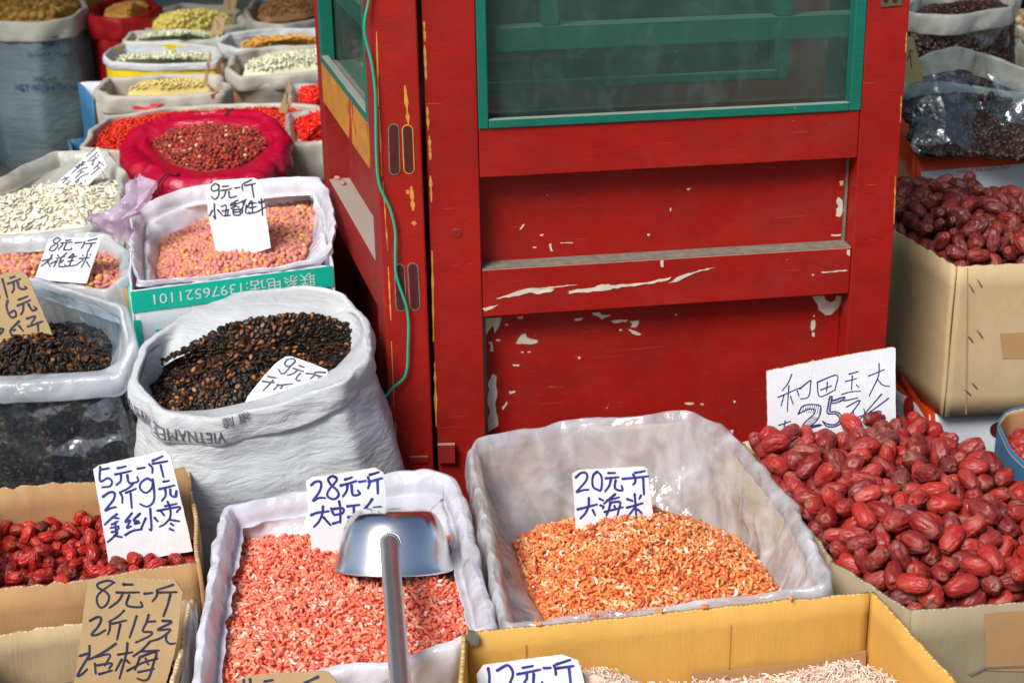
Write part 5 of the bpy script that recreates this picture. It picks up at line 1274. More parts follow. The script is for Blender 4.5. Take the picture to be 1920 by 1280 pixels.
def eulm(e): 
    from mathutils import Euler
    return Euler((e[0] / 100, e[1] / 100, e[2] / 100)).to_matrix()
def inside(x, y, poly):
    c = False
    for i in range(len(poly)):
        (x0, y0), (x1, y1) = poly[i][:2], poly[i - 1][:2]
        if (y0 > y) != (y1 > y) and x < (x1 - x0) * (y - y0) / (y1 - y0) + x0: c = not c
    return c
def juj_fill(key, name, a, b, mat, wr, label, group, cat, poly=None):
    ms = []
    for s in range(7):
        V, F = jujube(a, b, s + 3 + len(key), wr)
        me = bpy.data.meshes.new(name)
        me.from_pydata(V.tolist(), [], F.tolist())
        me.materials.append(M[mat]); me.polygons.foreach_set('use_smooth', [True] * len(me.polygons))
        ms.append(me)
    g = random.Random(4)
    for i, r in enumerate(DATES[key]):
        if poly is not None and not inside(r[0] / 1e4, r[1] / 1e4, poly): continue
        o = bpy.data.objects.new(name, ms[g.randrange(7)])
        m = eulm(r[3:6]).to_4x4()
        sc_ = Matrix.Diagonal((r[6] / 100, r[7] / 100, r[7] / 100 * g.uniform(.93, 1.05), 1))
        o.matrix_world = Matrix.Translation((r[0] / 1e4, r[1] / 1e4, r[2] / 1e4 - (.024 * max(0, r[1] / 1e4 - 1.75) if key == 'W' else 0))) @ m @ sc_
        COL.objects.link(o)
        props(o, label, cat, group)

def shrink(cs, d=.0045, dz=-.012):
    c = sum(cs) / len(cs)
    out = []
    for p in cs:
        v = (c - p) * [1, 1, 0]
        out.append(p + v / np.linalg.norm(v) * d * 1.4 + [0, 0, dz])
    return out
# ------------------------------------------------------------------ front right: carton of big jujubes
WC = [PZ(1386, 829, .52), PZ(1745, 787, .52), PZ(2150, 1112, .52), PZ(1702, 1148, .52), PZ(1556, 1052, .52)]
wr_, wp_ = carton('cardboard_box', 'grey brown cardboard box heaped with big red jujubes beside the yellow box', 'box', WC, .225, 'kraft_olive', th=.0055, jag=.0022, mats={'back': 'kraft_pale', 'right': 'kraft_pale'})
juj_fill('W', 'jujube', .0226, .0147, 'jujube', 1.5, 'big wrinkled red jujube heaped in the open box in front of the hand-lettered 25 sign', 'big red jujubes in the front box', 'jujube', list(inset(loop(WC, 80), .010)))
bedW = inset(loop([p + [0, 0, -.045] for p in WC], 64), .022)
heap('jujube_filling', 'lower layers of red jujubes filling the front box', bedW, sum(WC) / 5 + [0, 0, -.025], [ell(.024, .016, .016, 10, 7)], m_piece('jujube_deep', [(0, (.16, .01, .01)), (1, (.30, .015, .012))], rough=.5, mot=.2), 500, .026, .003, .5, 2.0, 41, layers=1, drop=.014)
FN = (WC[2] - WC[3]); FN[2] = 0; FN /= np.linalg.norm(FN); NW = np.array([FN[1], -FN[0], 0])
def WF(x, y, off=0.0015): return PP(x, y, WC[3] + NW * off, NW)
plate('tape_patch', [WF(1845, 1150), WF(1925, 1143), WF(1925, 1258), WF(1850, 1256)], NW, .0004, M['kraft'], wr_)
plate('flap_crease', [WF(1815, 1262), WF(1845, 1249), WF(1990, 1243), WF(1990, 1247), WF(1848, 1253), WF(1820, 1266)], NW, .0012, M['dust'], wr_)

card('white sign with thin pen lettering and a hatched 25 behind the big jujubes', (1430, 650), .15625,
     [(45, 290), (800, 135), (1560, 2), (1588, 14), (1592, 850), (1598, 1180), (62, 1240)], C25, (1560, 812, .535), .16, .05, 'white_sign', 'ink_navy', 2.3, th=.005, name='price_sign')

# ------------------------------------------------------------------ box of orange shrimps with its clear bag
UC = shrink([PZ(884, 834, .515), PZ(908, 820, .515), PZ(1080, 790, .515), PZ(1288, 776, .515), PZ(1345, 804, .515), PZ(1405, 864, .515), PZ(1482, 962, .515), PZ(1548, 1098, .515), PZ(948, 1175, .505)])
ur, _ = carton('cardboard_box', 'brown cardboard box lined with a tall clear bag of orange shrimps', 'box', UC, .225, 'kraft_pale', th=.0045)
UL = L((882, 840, .515), (905, 818, .525), (1080, 787, .525), (1200, 778, .535), (1292, 768, .54), (1350, 794, .54), (1412, 852, .54), (1492, 944, .54), (1562, 1092, .535), (1540, 1106, .52), (1420, 1120, .51), (1280, 1138, .505), (1090, 1160, .505), (945, 1176, .505), (922, 1070, .505), (900, 950, .51), (884, 880, .515), n=320, smooth=5)
CU = L((964, 1012, .385), (1060, 985, .375), (1180, 970, .375), (1300, 980, .385), (1392, 1015, .41), (1462, 1106, .455), (1400, 1122, .455), (1280, 1148, .455), (1090, 1168, .45), (1030, 1165, .445), (985, 1085, .42), n=200, smooth=3)
def relax(lp, i): return np.roll(lp, i, 0)
def liner(label, rim, content, mat, hem, amp, seed, drop=.02, outer=.006, f=(13, 13, 7), ridge=.6, k=4, mid=None, name='plastic_liner', env=None, hemj=.02, group=None):
    content = align(rim, loop(content, len(rim), 0))
    w = inset(rim, .0175) + [0, 0, -.030]
    low = np.minimum(content[:, 2] + .012, w[:, 2] - .01)
    w2 = inset(rim, .026); w2[:, 2] = w2[:, 2] * .35 + low * .65
    w3 = w2 * .3 + inset(content, -.004) * .7; w3[:, 2] = low
    rows = [inset(content, .006) + [0, 0, -drop], w3, w2, w, inset(rim, .0145) + [0, 0, -.012], inset(rim, .006) + [0, 0, .000], rim + [0, 0, .003], inset(rim, -outer) + [0, 0, -.006], inset(rim, -outer * 1.2) + [0, 0, -hem * .4], inset(rim, -outer * 1.4) + [0, 0, -hem]]
    o, R = cloth(name, rows, mat, None, amp, f, seed, k, ridge, zamp=.5, env=env or (0.2, .7, .9, .45, .35, .6, .8, .7, 1.3, 1.8), hem=hemj)
    props(o, label, 'plastic bag', group)
    return o, R
liner('crinkled clear plastic bag standing up round the orange shrimps', UL, CU, 'film_milky', .13, .0085, 3.3, f=(16, 16, 8), ridge=.85, k=6)
heap('orange_shrimps', 'heap of tiny dried orange shrimps in the clear bag', CU, PZ(1195, 985, .490), SHRO, M['shrimp_orange'], 16000, .0066, .0014, .75, 1.6, 21, layers=2, drop=.004, scv=.28)
card('white card reading 20 stuck behind the orange shrimps', (1060, 860), .10936, [(115, 250), (220, 185), (760, 152), (1320, 120), (1400, 165), (1500, 900), (1510, 1150), (180, 1260)], C20, (1150, 985, .47), .20, .05, 'white_sign', 'ink_blue', 4.6)

# ------------------------------------------------------------------ tray of pink shrimps
TC = shrink([PZ(425, 951, .495), PZ(640, 915, .495), PZ(800, 888, .495), PZ(850, 899, .495), PZ(922, 1182, .495), PZ(600, 1262, .488), PZ(368, 1302, .492)])
carton('cardboard_box', 'low cardboard box under the lilac sheet with pink shrimps', 'box', TC, .225, 'kraft', th=.0045)
TL = L((424, 950, .50), (500, 935, .50), (640, 912, .50), (740, 890, .512), (800, 882, .515), (848, 895, .505), (868, 940, .50), (895, 1060, .50), (925, 1178, .50), (850, 1208, .495), (740, 1243, .49), (600, 1262, .49), (366, 1305, .495), (385, 1150, .50), (408, 1030, .50), n=320, smooth=5)
CT = L((442, 1010, .445), (575, 1004, .45), (720, 1000, .45), (846, 1005, .45), (858, 1050, .455), (880, 1180, .46), (800, 1212, .46), (740, 1226, .46), (620, 1249, .46), (412, 1290, .46), (414, 1150, .455), (430, 1080, .45), n=200, smooth=2)
liner('lilac plastic sheet lining the low box of pink shrimps', TL, CT, 'film_lilac', .15, .0065, 8.8, f=(18, 18, 9), outer=.009, ridge=.85, k=6)
heap('pink_shrimps', 'heap of small dried pink shrimps in the lilac lined box', CT, PZ(640, 1110, .478), SHR, M['shrimp_pink'], 18000, .0070, .0013, .65, 1.9, 31, layers=2, drop=.004, scv=.3)
card('white card reading 28 leaning behind the metal scoop', (560, 860), .140625, [(95, 290), (170, 240), (600, 178), (1020, 112), (1130, 180), (1165, 480), (1200, 1240), (185, 1330)], C28, (660, 1035, .465), .22, .05, 'white_sign', 'ink_blue', 5.0)

# metal scoop lying upside down on the pink shrimps
def lathe(name, prof, org, ax, mat, parent, n=72, squash=1.0, smooth=True):
    ax = np.asarray(ax, float); ax /= np.linalg.norm(ax)
    e1 = np.cross(ax, [0, 1, 0]); e1 = -e1 / np.linalg.norm(e1); e2 = np.cross(ax, e1)
    V = []
    for r, h in prof:
        for j in range(n):
            p = 2 * math.pi * j / n
            V.append(np.asarray(org) + ax * h + e1 * (r * math.cos(p)) + e2 * (r * squash * math.sin(p)))
    return mk(name, V, gridfaces(len(prof), n), mat, parent, smooth=smooth), e1, e2
sb = PZ(738, 1066, .470)
sax = np.array([.02, .36, .93]); sax /= np.linalg.norm(sax)
sroot = empty('scoop', sb, 'polished metal scoop lying upside down on the pink shrimps with its long handle forward', 'scoop')
prof = [(.0795, .000), (.0805, .0015), (.0795, .003), (.0765, .010), (.0735, .022), (.0700, .040), (.0660, .058), (.0625, .070), (.0585, .0775), (.0530, .0822), (.046, .0842), (.030, .0850), (.012, .0852), (.001, .0852),
        (.001, .0838), (.030, .0836), (.046, .0828), (.052, .0805), (.0575, .0755), (.061, .069), (.0645, .058), (.0685, .040), (.072, .022), (.075, .010), (.078, .002), (.0795, .000)]
prof = [(r * 1.04 + (.006 if h < .05 else .006 * max(0, 1 - (h - .05) / .03)), h * 1.02) for r, h in prof]
bowl, e1, e2 = lathe('bowl', prof, sb, sax, M['steel'], sroot, n=96)
if e2[1] > 0: e2 = -e2
hs = sb + sax * .046 + e2 * .075
h0 = hs + np.array([0, -.001, 0])
hend = PZ(757, 1330, .535)
dirh = hend - h0; dirh /= np.linalg.norm(dirh)
hp_ = [h0 + e2 * -.006, h0 + e2 * .006, h0 + e2 * .016 + np.array([0, 0, .000])] + [h0 + e2 * .018 + dirh * t for t in (.012, .03, .06, .12, .2, .3, .40)]
tube('handle', crspline(hp_, 6), .0135, M['steel_dull'], sroot, n=28, radii=None)
V, F = [], []
ring = []
for j in range(30):
    p = 2 * math.pi * j / 30
    c = hs + (e1 * math.cos(p) + sax * math.sin(p)) * .0155 + e2 * .0008
    b_, f_, _ = ell(.0022, .0016, .0016, 6, 5)
    V.append(b_ + c); F.append(f_ + len(b_) * j)
mk('weld_bead', np.vstack(V), np.vstack(F), M['steel'], sroot, smooth=True)

for i, (px, py, ra, rb) in enumerate(((648, 1082, .040, .018), (800, 1090, .05, .014))):
    c = PZ(px, py, .478)
    lp = np.array([c + [ra * math.cos(a), rb * math.sin(a), -.014] for a in np.linspace(0, 2 * math.pi, 40, endpoint=False)])
    heap('pink_shrimps', ('small pile of pink shrimps against the left rim of the scoop', 'small pile of pink shrimps below the right rim of the scoop')[i], lp, c + [0, 0, .008], SHR, M['shrimp_pink'], 900, .0066, .002, .8, 1.4, 131 + i, layers=2)
# ------------------------------------------------------------------ yellow box in the front
VC = [PZ(866, 1186, .52), PZ(1637, 1108, .52), PZ(2005, 1495, .52), PZ(835, 1600, .52)]
vr, vp_ = carton('cardboard_box', 'ochre yellow cardboard box nearest the camera with pale shrimps in it', 'box', VC, .30, 'kraft_yellow', th=.006, jag=.0012, amp=.0010)
d1 = VC[1] - VC[0]; d1[2] = 0; d1 /= np.linalg.norm(d1); nV = np.array([d1[1], -d1[0], 0])
for xx in (984, 1368):
    q0 = PP(xx, 1195 - (xx - 984) * .1, VC[0] + nV * .0075, nV)
    v, f = boxverts(q0 + [0, 0, -.16], d1 * .0015, nV * .0008, (0, 0, .15)); mk('crease', v, f, M['kraft_yellow'], vr)
fl = [PP(x, y, VC[0] + nV * .014, nV) for x, y in ((1295, 1262), (1400, 1252), (1412, 1249), (1500, 1243), (1585, 1228), (1622, 1218), (1622, 1300), (1295, 1310))]
plate('inner_flap', fl, nV, .003, M['kraft'], vr)
# torn paper corner
g = random.Random(5)
V = []
for i in range(14):
    a = 2 * math.pi * i / 14
    V.append(PP(884 + math.cos(a) * g.uniform(8, 17), 1192 + math.sin(a) * g.uniform(10, 22), VC[0] + nV * .010, nV))
plate('torn_paper', V, nV, .002, M['dust'], vr)
CV = loop([PZ(884, 1290, .425), PZ(1000, 1285, .425), PZ(1240, 1280, .425), PZ(1420, 1268, .425), PZ(1610, 1245, .425), PZ(1720, 1340, .44), PZ(1760, 1400, .44), PZ(900, 1480, .43)], 160, 1)
heap('pale_shrimps', 'pile of thin pale dried shrimps in the ochre box', CV, PZ(1280, 1400, .432), SHRW, M['shrimp_white'], 5200, .006, .003, .55, 2.0, 51, layers=2)
for i, (px, py, n_, r_) in enumerate(((1585, 1268, 420, .055), (1115, 1275, 300, .045))):
    c = PZ(px, py, .455)
    lp = np.array([c + [r_ * 1.3 * math.cos(a), r_ * math.sin(a), -.02] for a in np.linspace(0, 2 * math.pi, 40, endpoint=False)])
    heap('pale_shrimps', ('tuft of pale shrimps in the right corner of the ochre box', 'tuft of pale shrimps right of the card reading 12')[i], lp, c + [0, 0, .014], SHRW, M['shrimp_white'], n_ * 4, .004, .004, .8, 1.3, 61 + i, layers=2)
card('white card reading 12 in the ochre box', (890, 1220), .11458, [(30, 370), (140, 220), (700, 140), (1430, 50), (1690, 140), (1780, 450), (1850, 800), (80, 850)], C12, (1000, 1300, .46), .35, .05, 'white_sign', 'ink_blue', 5.5)
card('brown card with only the top of its price in view before the pink shrimps', (420, 1240), .11458, [(180, 345), (390, 220), (1000, 180), (1640, 145), (1710, 160), (1840, 320), (1900, 600), (1950, 1100), (100, 1100), (140, 600)], CB, (530, 1330, .47), .35, .0, 'brown_sign', 'ink_dark', 5.5)

# ------------------------------------------------------------------ left front: small jujubes, plums
RC = [PZ(-60, 922, .50), PZ(357, 882, .50), PZ(378, 1056, .50), PZ(-60, 1116, .50)]
rr_, _ = carton('cardboard_box', 'tan cardboard box of small dark red jujubes at the left', 'box', RC, .225, 'kraft', th=.0065, jag=.003, amp=.003)
juj_fill('R', 'small_jujube', .0146, .0104, 'jujube_small', 2.6, 'small shrivelled dark red jujube in the tan box below the clear bag of black seeds', 'small red jujubes in the left box', 'jujube')
bedR = inset(loop([p + [0, 0, -.085] for p in RC], 64), .016)
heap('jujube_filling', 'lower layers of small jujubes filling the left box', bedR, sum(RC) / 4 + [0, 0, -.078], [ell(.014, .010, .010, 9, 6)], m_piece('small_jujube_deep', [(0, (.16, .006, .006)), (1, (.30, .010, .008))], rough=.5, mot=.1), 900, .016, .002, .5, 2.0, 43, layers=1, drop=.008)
# crumpled inner flap at the corner
fl = [PZ(318, 898, .498), PZ(338, 890, .505), PZ(352, 890, .503), PZ(360, 900, .50)]
q = [PY(*p) for p in ((322, 880, 2.29), (345, 874, 2.30), (358, 900, 2.28), (362, 1010, 2.19), (346, 1012, 2.19), (330, 950, 2.23))]
V = [p for p in q] + [p + np.array([-.004, -.004, 0]) for p in q]
mk('corner_flap', V, [(0, 1, 2, 3, 4, 5), (11, 10, 9, 8, 7, 6)] + [(i, (i + 1) % 6, 6 + (i + 1) % 6, 6 + i)[::-1] for i in range(6)], M['kraft'], rr_)
card('white card with three lines reading 5, 2 and 9 in the box of small jujubes', (160, 840), .15625, [(95, 250), (165, 200), (480, 130), (950, 18), (1025, 80), (1120, 480), (1215, 890), (1290, 1230), (290, 1400)], C5, (265, 1035, .445), .25, .05, 'white_sign', 'ink_blue', 4.4)
SC = [PZ(-60, 1202, .445), PZ(362, 1122, .445), PZ(318, 1330, .445), PZ(-60, 1480, .445)]
carton('cardboard_box', 'tan cardboard box behind the brown card at the bottom left', 'box', SC, .225, 'kraft_pale', th=.0065, jag=.003, amp=.003)
lw = [p + np.array([0, 0, -.1]) for p in SC]
heap('dried_plums', 'dark dried plums deep in the bottom left box', scl(loop(lw, 48), .97), sum(lw) / 4 + [0, 0, .01], [ell(.014, .011, .010, 8, 6)], M['dark_date'], 900, .016, .002, .6, 2, 47, layers=1)
# plastic hanging out of the plum box
pv = [(345, 1135), (352, 1150), (350, 1200), (338, 1290), (312, 1340)]
pw = [(368, 1128), (372, 1160), (368, 1230), (366, 1300), (362, 1350)]
rows = []
for (a, b), (c, d) in zip(pv, pw):
    p0, p1 = PZ(a, b, .452 - .0002 * (b - 1130)), PZ(c, d, .44 - .0006 * (d - 1130))
    rows.append([p0 + (p1 - p0) * t + np.array([0, 0, .006 * math.sin(t * 9 + b * .02)]) for t in np.linspace(0, 1, 12)])
so = mk('plastic_sheet', np.array(rows).reshape(-1, 3), gridfaces(5, 12, False), M['film_lilac'], None, smooth=True)
props(so, 'strip of lilac plastic between the plum box and the pink shrimp tray', 'plastic bag')
card('brown card with three lines reading 8, 2 and 15 at the bottom left', (130, 1080), .15625, [(220, 60), (370, -2), (640, 12), (900, 30), (1270, 45), (1362, 180), (1330, 480), (1300, 730), (1255, 950), (1130, 1400), (1090, 1700), (20, 1700), (60, 1300)], C8, (230, 1330, .37), .22, .0, 'brown_sign', 'ink_dark', 4.6)

# ------------------------------------------------------------------ white sack of black melon seeds
QL = L((248, 712, .62), (300, 772, .60), (400, 780, .595), (520, 757, .60), (640, 714, .625), (697, 655, .645), (690, 600, .66), (640, 550, .675), (560, 533, .68), (450, 548, .68), (340, 590, .67), (268, 645, .645), n=300, smooth=10)
CQ = L((280, 712, .565), (300, 752, .56), (335, 770, .56), (400, 762, .562), (470, 744, .568), (610, 694, .59), (652, 655, .60), (648, 605, .64), (560, 586, .668), (440, 606, .665), (340, 655, .63), (290, 690, .585), n=200, smooth=4)
CQ = scl(CQ, 1.035)
sq, QR, QB = sack('white woven sack with rolled rim full of black melon seeds', QL, .205, 'weave_white', (.050, .0095), ((.10, 1.03), (.3, 1.12), (.6, 1.17), (.85, 1.12), (1.0, 1.0)), .0075, (13, 13, 13), 2.2, name='woven_sack', bodyamp=.0085, bodyf=(5, 5, 24), ridge=.55, inner=.07, shift=(.028, .0), cuffamp=.0075, content=CQ)
heap('melon_seeds', 'black melon seeds with brown centres filling the white sack', CQ, PZ(470, 662, .622), SEED, M['seed_black'], 16000, .0074, .0015, .33, 1.7, 71, layers=3, drop=.003, scv=.14,
     single=300, sname='melon_seed', slabel='flat black melon seed with brown centre on the heap in the white sack', scat='seed', sgroup='melon seeds in the white sack', smat=M['seed_black_single'],
     basemat=m_piece('seed_bed', [(0, (.01, .008, .007)), (1, (.01, .008, .007))], mot=0))
card('white card reading 9 lying tilted on the black melon seeds', (460, 660), .08854, [(60, 930), (420, 480), (640, 250), (850, 100), (980, 90), (1400, 240), (1730, 370), (1755, 450), (1690, 560), (1560, 760), (1200, 1000), (0, 1060)], C9B, (540, 715, .598), .62, -.1, 'white_sign', 'ink_dark', 4.0)
# printing on the rolled rim, upside down
def cufffn(R, c0, c1, r0, r1, lift=.0022):
    m, n = R.shape[:2]
    def at(u, v):
        c = c0 + (c1 - c0) * u; r = r0 + (r1 - r0) * v
        i, j = int(math.floor(r)), int(math.floor(c)); a, b = r - i, c - j
        i = max(0, min(m - 2, i))
        g = lambda ii, jj: R[ii, jj % n]
        return g(i, j) * (1 - a) * (1 - b) + g(i + 1, j) * a * (1 - b) + g(i, j + 1) * (1 - a) * b + g(i + 1, j + 1) * a * b
    def fn(u, v):
        p = at(u, v); e = .004
        t1 = at(u + e, v) - p; t2 = at(u, v + .02) - p
        nn = np.cross(t1, t2); nn /= np.linalg.norm(nn) + 1e-12
        if nn @ (CAM - p) < 0: nn = -nn
        return p + nn * lift
    return fn
from_px = lambda x, y, R, row: int(np.argmin([(proj_(p)[0] - x) ** 2 + (proj_(p)[1] - y) ** 2 for p in R[row]]))
def proj_(p):
    v = np.asarray(p) - CAM; z = v @ Fv
    return 960 + FPX * (v @ Xv) / z, 640 - FPX * (v @ Uv) / z
def sack_print(txt, R, pa, pb, r0, r1, mat, parent, name='printed_text', size=1.0):
    """text running from pixel pa to pixel pb along the cuff, letters between rows r0 (foot) and r1 (head)"""
    rm = int((r0 + r1) / 2)
    ca, cb = from_px(*pa, R, rm), from_px(*pb, R, rm)
    n = R.shape[1]
    if cb - ca > n / 2: cb -= n
    if ca - cb > n / 2: cb += n
    V, F = textmesh(txt, 1.0)
    x0, x1 = V[:, 0].min(), V[:, 0].max(); y0, y1 = V[:, 1].min(), V[:, 1].max()
    fn = cufffn(R, ca, cb, r0, r1)
    VV = [fn((v[0] - x0) / (x1 - x0), (v[1] - y0) / (y1 - y0)) for v in V]
    return mk(name, VV, F, M[mat], parent)
sack_print('VIETNAMESE  WHITE', QR, (420, 806), (258, 748), 13.9, 16.4, 'print_grey', sq)
sack_print('福 隆', QR, (468, 772), (412, 780), 11.2, 13.6, 'print_grey', sq)

# ------------------------------------------------------------------ clear bag of black seeds
OL = L((-90, 700, .60), (-100, 640, .64), (-80, 580, .69), (20, 520, .70), (70, 520, .705), (150, 545, .70), (236, 574, .70), (249, 640, .65), (225, 700, .605), (120, 708, .60), (0, 714, .60), n=200, smooth=4)
CO = L((-90, 696, .585), (-90, 625, .60), (0, 628, .60), (60, 612, .605), (150, 606, .605), (196, 618, .60), (213, 645, .595), (203, 692, .585), (110, 698, .585), (0, 702, .585), n=200, smooth=3)
oroot, OR, OB_ = sack('open clear plastic bag of black melon seeds at the left edge', OL, .205, 'film_shiny', (.040, .012), ((.12, 1.0), (.4, 1.04), (.7, 1.05), (1.0, .96)), .006, (9, 9, 9), 5.5, content=CO, cuffmat='film_pale', name='plastic_bag', cat='plastic bag', inner=.10, bodyamp=.013, bodyf=(4, 4, 20), ridge=.7, cuffname='folded_rim')
for ch in oroot.children:
    if ch.name.startswith('sack_body'): ch.name = 'bag_side'
SB = m_piece('seed_bed2', [(0, (.012, .010, .010)), (1, (.012, .010, .010))], mot=0)
heap('melon_seeds', 'large black melon seeds heaped in the open clear bag', CO, PZ(60, 640, .635), [seedproto(.0100, .0066, .0024), seedproto(.0094, .0062, .0026)], M['seed_black'], 8000, .0088, .002, .55, 1.4, 81, layers=2, drop=.004, basemat=SB)
# the seeds seen through the side of the bag
mass_rows = [inset(CO, .0), inset(scl(OL, 1.0), .012) * [1, 1, 0] + [0, 0, .54], scl(OL, 1.0) * [1, 1, 0] + [0, 0, .47], scl(OL, 1.01) * [1, 1, 0] + [0, 0, .38], scl(OL, .99) * [1, 1, 0] + [0, 0, .30], scl(OL, .92) * [1, 1, 0] + [0, 0, .208]]
mass_rows[0] = align(OL, mass_rows[0])
for i in range(1, 6): mass_rows[i] = inset(mass_rows[i], .014)
mo, MR = cloth('melon_seed_mass', mass_rows, SB, None, .004, (10, 10, 10), 3.1, 4)
props(mo, 'black melon seeds packed against the inside of the clear bag', kind='stuff')
def side_scatter(R, protos, mat, n, seed, parent, name, facing=(0, -1, .2), tilt=.5):
    g = np.random.default_rng(seed)
    m, k = R.shape[:2]
    e1 = np.roll(R, -1, 1)[:-1] - R[:-1]; e2_ = R[1:] - R[:-1]
    ar = np.linalg.norm(np.cross(e1, e2_), axis=2); ar[:1] = 0
    q = g.choice(ar.size, n, p=(ar / ar.sum()).ravel())
    i0, j0 = q // k, q % k; a = g.random(n)[:, None]; b = g.random(n)[:, None]
    p = R[i0, j0 % k] * (1 - a) * (1 - b) + R[i0 + 1, j0 % k] * a * (1 - b) + R[i0, (j0 + 1) % k] * (1 - a) * b + R[i0 + 1, (j0 + 1) % k] * a * b
    d1 = R[i0, (j0 + 1) % k] - R[i0, j0 % k]; d2 = R[i0 + 1, j0 % k] - R[i0, j0 % k]
    nn = np.cross(d1, d2); nn /= np.linalg.norm(nn, axis=1)[:, None] + 1e-9
    c = R.reshape(-1, 3).mean(0)
    c[2] = R[..., 2].min() * .5 + R[..., 2].max() * .5 - .02
    s = ((p - c) * nn).sum(1) < 0; nn[s] *= -1
    keep = (nn @ np.array(facing)) > .1
    p, nn = p[keep], nn[keep]
    Rm = frames(nn, g, tilt)
    V, F, Rn, K = instances(p, Rm, 1 + g.uniform(-.15, .15, len(p)), protos, g.integers(0, len(protos), len(p)), g.random(len(p)))
    o = mk(name, V, F, mat, parent, smooth=True, attrs={'rnd': ('FLOAT', Rn), 'msk': ('FLOAT', K)})
    o['kind'] = 'stuff'
    return o
side_scatter(MR, [seedproto(.0100, .0066, .0024)], m_piece('seed_dark', [(0, (.006, .005, .005)), (.85, (.012, .008, .006)), (1, (.14, .05, .012))], rough=.5, spec=.25, mot=0), 5000, 5, mo, 'melon_seeds')
card('brown card reading 1 and 6 half sunk in the black seeds at the left edge', (0, 500), .1094, [(-520, 330), (-150, 200), (40, 120), (320, 50), (400, 90), (480, 170), (680, 640), (850, 1030), (960, 1330), (-520, 1500)], C16, (40, 640, .625), .30, .05, 'brown_sign', 'ink_dark', 4.4)

# ------------------------------------------------------------------ peanuts
NL = L((-90, 490, .69), (-60, 452, .70), (60, 440, .71), (160, 436, .71), (205, 440, .71), (236, 470, .69), (240, 520, .67), (200, 546, .66), (100, 534, .66), (0, 536, .66), (-90, 545, .66), n=180, smooth=4)
CN = L((-90, 492, .665), (0, 480, .67), (100, 470, .675), (214, 474, .675), (231, 496, .665), (222, 532, .65), (150, 540, .648), (90, 534, .648), (0, 536, .648), (-90, 544, .645), n=180, smooth=3)
NC = [PZ(-90, 452, .655), PZ(230, 444, .655), PZ(246, 540, .655), PZ(-90, 560, .655)]
carton('cardboard_box', 'green and tan box corner beside the bag of large peanuts', 'box', NC, .205, 'kraft', th=.005, mats={'right': 'carton_teal'})
liner('pale plastic liner round the large peanuts at the left', NL, CN, 'film_pale', .15, .008, 12.5, f=(19, 19, 11), ridge=.8)
heap('peanuts', 'large pink peanuts in the pale plastic liner', CN, PZ(90, 500, .685), PEANUT_L, M['peanut'], 5000, .0098, .0015, .6, 1.6, 91, layers=2, drop=.006)
card('white card reading 8 in the large peanuts', (60, 430), .078125, [(380, 290), (440, 220), (1000, 205), (1600, 185), (1665, 260), (1500, 740), (1310, 1300), (60, 1200)], C8B, (120, 525, .665), .35, .05, 'white_sign', 'ink_dark', 2.8)

PC = [PZ(245, 398, .695), PZ(592, 360, .695), PZ(624, 497, .695), PZ(243, 546, .695)]
pr, pp = carton('carton', 'white and teal printed carton holding small pink peanuts', 'box', PC, .205, 'carton_white', th=.0045, jag=.002)
dP = PC[2] - PC[3]; dP[2] = 0; lP = np.linalg.norm(dP); dP /= lP; nP = np.array([dP[1], -dP[0], 0])
def PFc(u, z, off=.0012): return PC[3] * [1, 1, 0] + dP * u + UP * z + nP * off
def band(u0, u1, z0, z1, mat, off=.0012, name='printed_band'):
    plate(name, [PFc(u0, z0, off), PFc(u1, z0, off), PFc(u1, z1, off), PFc(u0, z1, off)], nP, .0005, M[mat], pr)
zt = .695
N_ = 14
for (za, zb, ua, ub) in ((zt - .0405, zt - .0005, .001, lP - .001),):
    band(ua, ub, za, zb, 'carton_teal', .0016)
band(.038, .30, zt - .083, zt - .078, 'carton_teal', .0016)
band(.001, .013, .22, zt - .055, 'carton_teal', .0016)
V, F = textmesh('联系电话:13976521101')
x0, x1, y0, y1 = V[:, 0].min(), V[:, 0].max(), V[:, 1].min(), V[:, 1].max()
ul, ur_ = .040, lP - .035
VV = [PFc(ur_ + (ul - ur_) * (v[0] - x0) / (x1 - x0), zt - .0085 - .026 * (v[1] - y0) / (y1 - y0), .0028) for v in V]
mk('printed_text', VV, F, M['print_white'], pr)
PL = L((246, 440, .708), (252, 392, .72), (330, 358, .735), (400, 345, .745), (500, 338, .748), (600, 333, .75), (625, 380, .735), (632, 440, .712), (612, 484, .697), (540, 499, .693), (440, 514, .690), (340, 526, .690), (262, 530, .694), (247, 500, .702), n=200, smooth=4)
CP = L((294, 515, .65), (304, 450, .66), (380, 412, .675), (480, 392, .685), (590, 375, .69), (586, 430, .675), (566, 488, .66), (430, 520, .65), (340, 532, .645), (300, 530, .645), n=200, smooth=3)
liner('lilac plastic bag lining the teal carton of small peanuts', PL, CP, 'film_lilac', .006, .007, 15.5, f=(18, 18, 10), ridge=.8, outer=.001, hemj=.0)
heap('peanuts', 'small pink peanuts filling the teal carton', CP, PZ(455, 450, .695), PEANUT, M['peanut'], 12000, .0086, .0015, .6, 1.5, 101, layers=3, drop=.005,
     single=300, sname='peanut', slabel='small round pink peanut on top of the heap in the teal printed carton', scat='peanut', sgroup='small peanuts in the teal carton', smat=M['peanut_single'])
card('white card reading 9 standing in the small peanuts of the teal carton', (380, 330), .1172, [(55, 290), (180, 75), (500, 50), (820, 30), (935, 80), (1000, 500), (1065, 950), (1090, 1150), (260, 1400), (100, 690)], C9, (450, 480, .675), .30, .05, 'white_sign', 'ink_dark', 3.2)

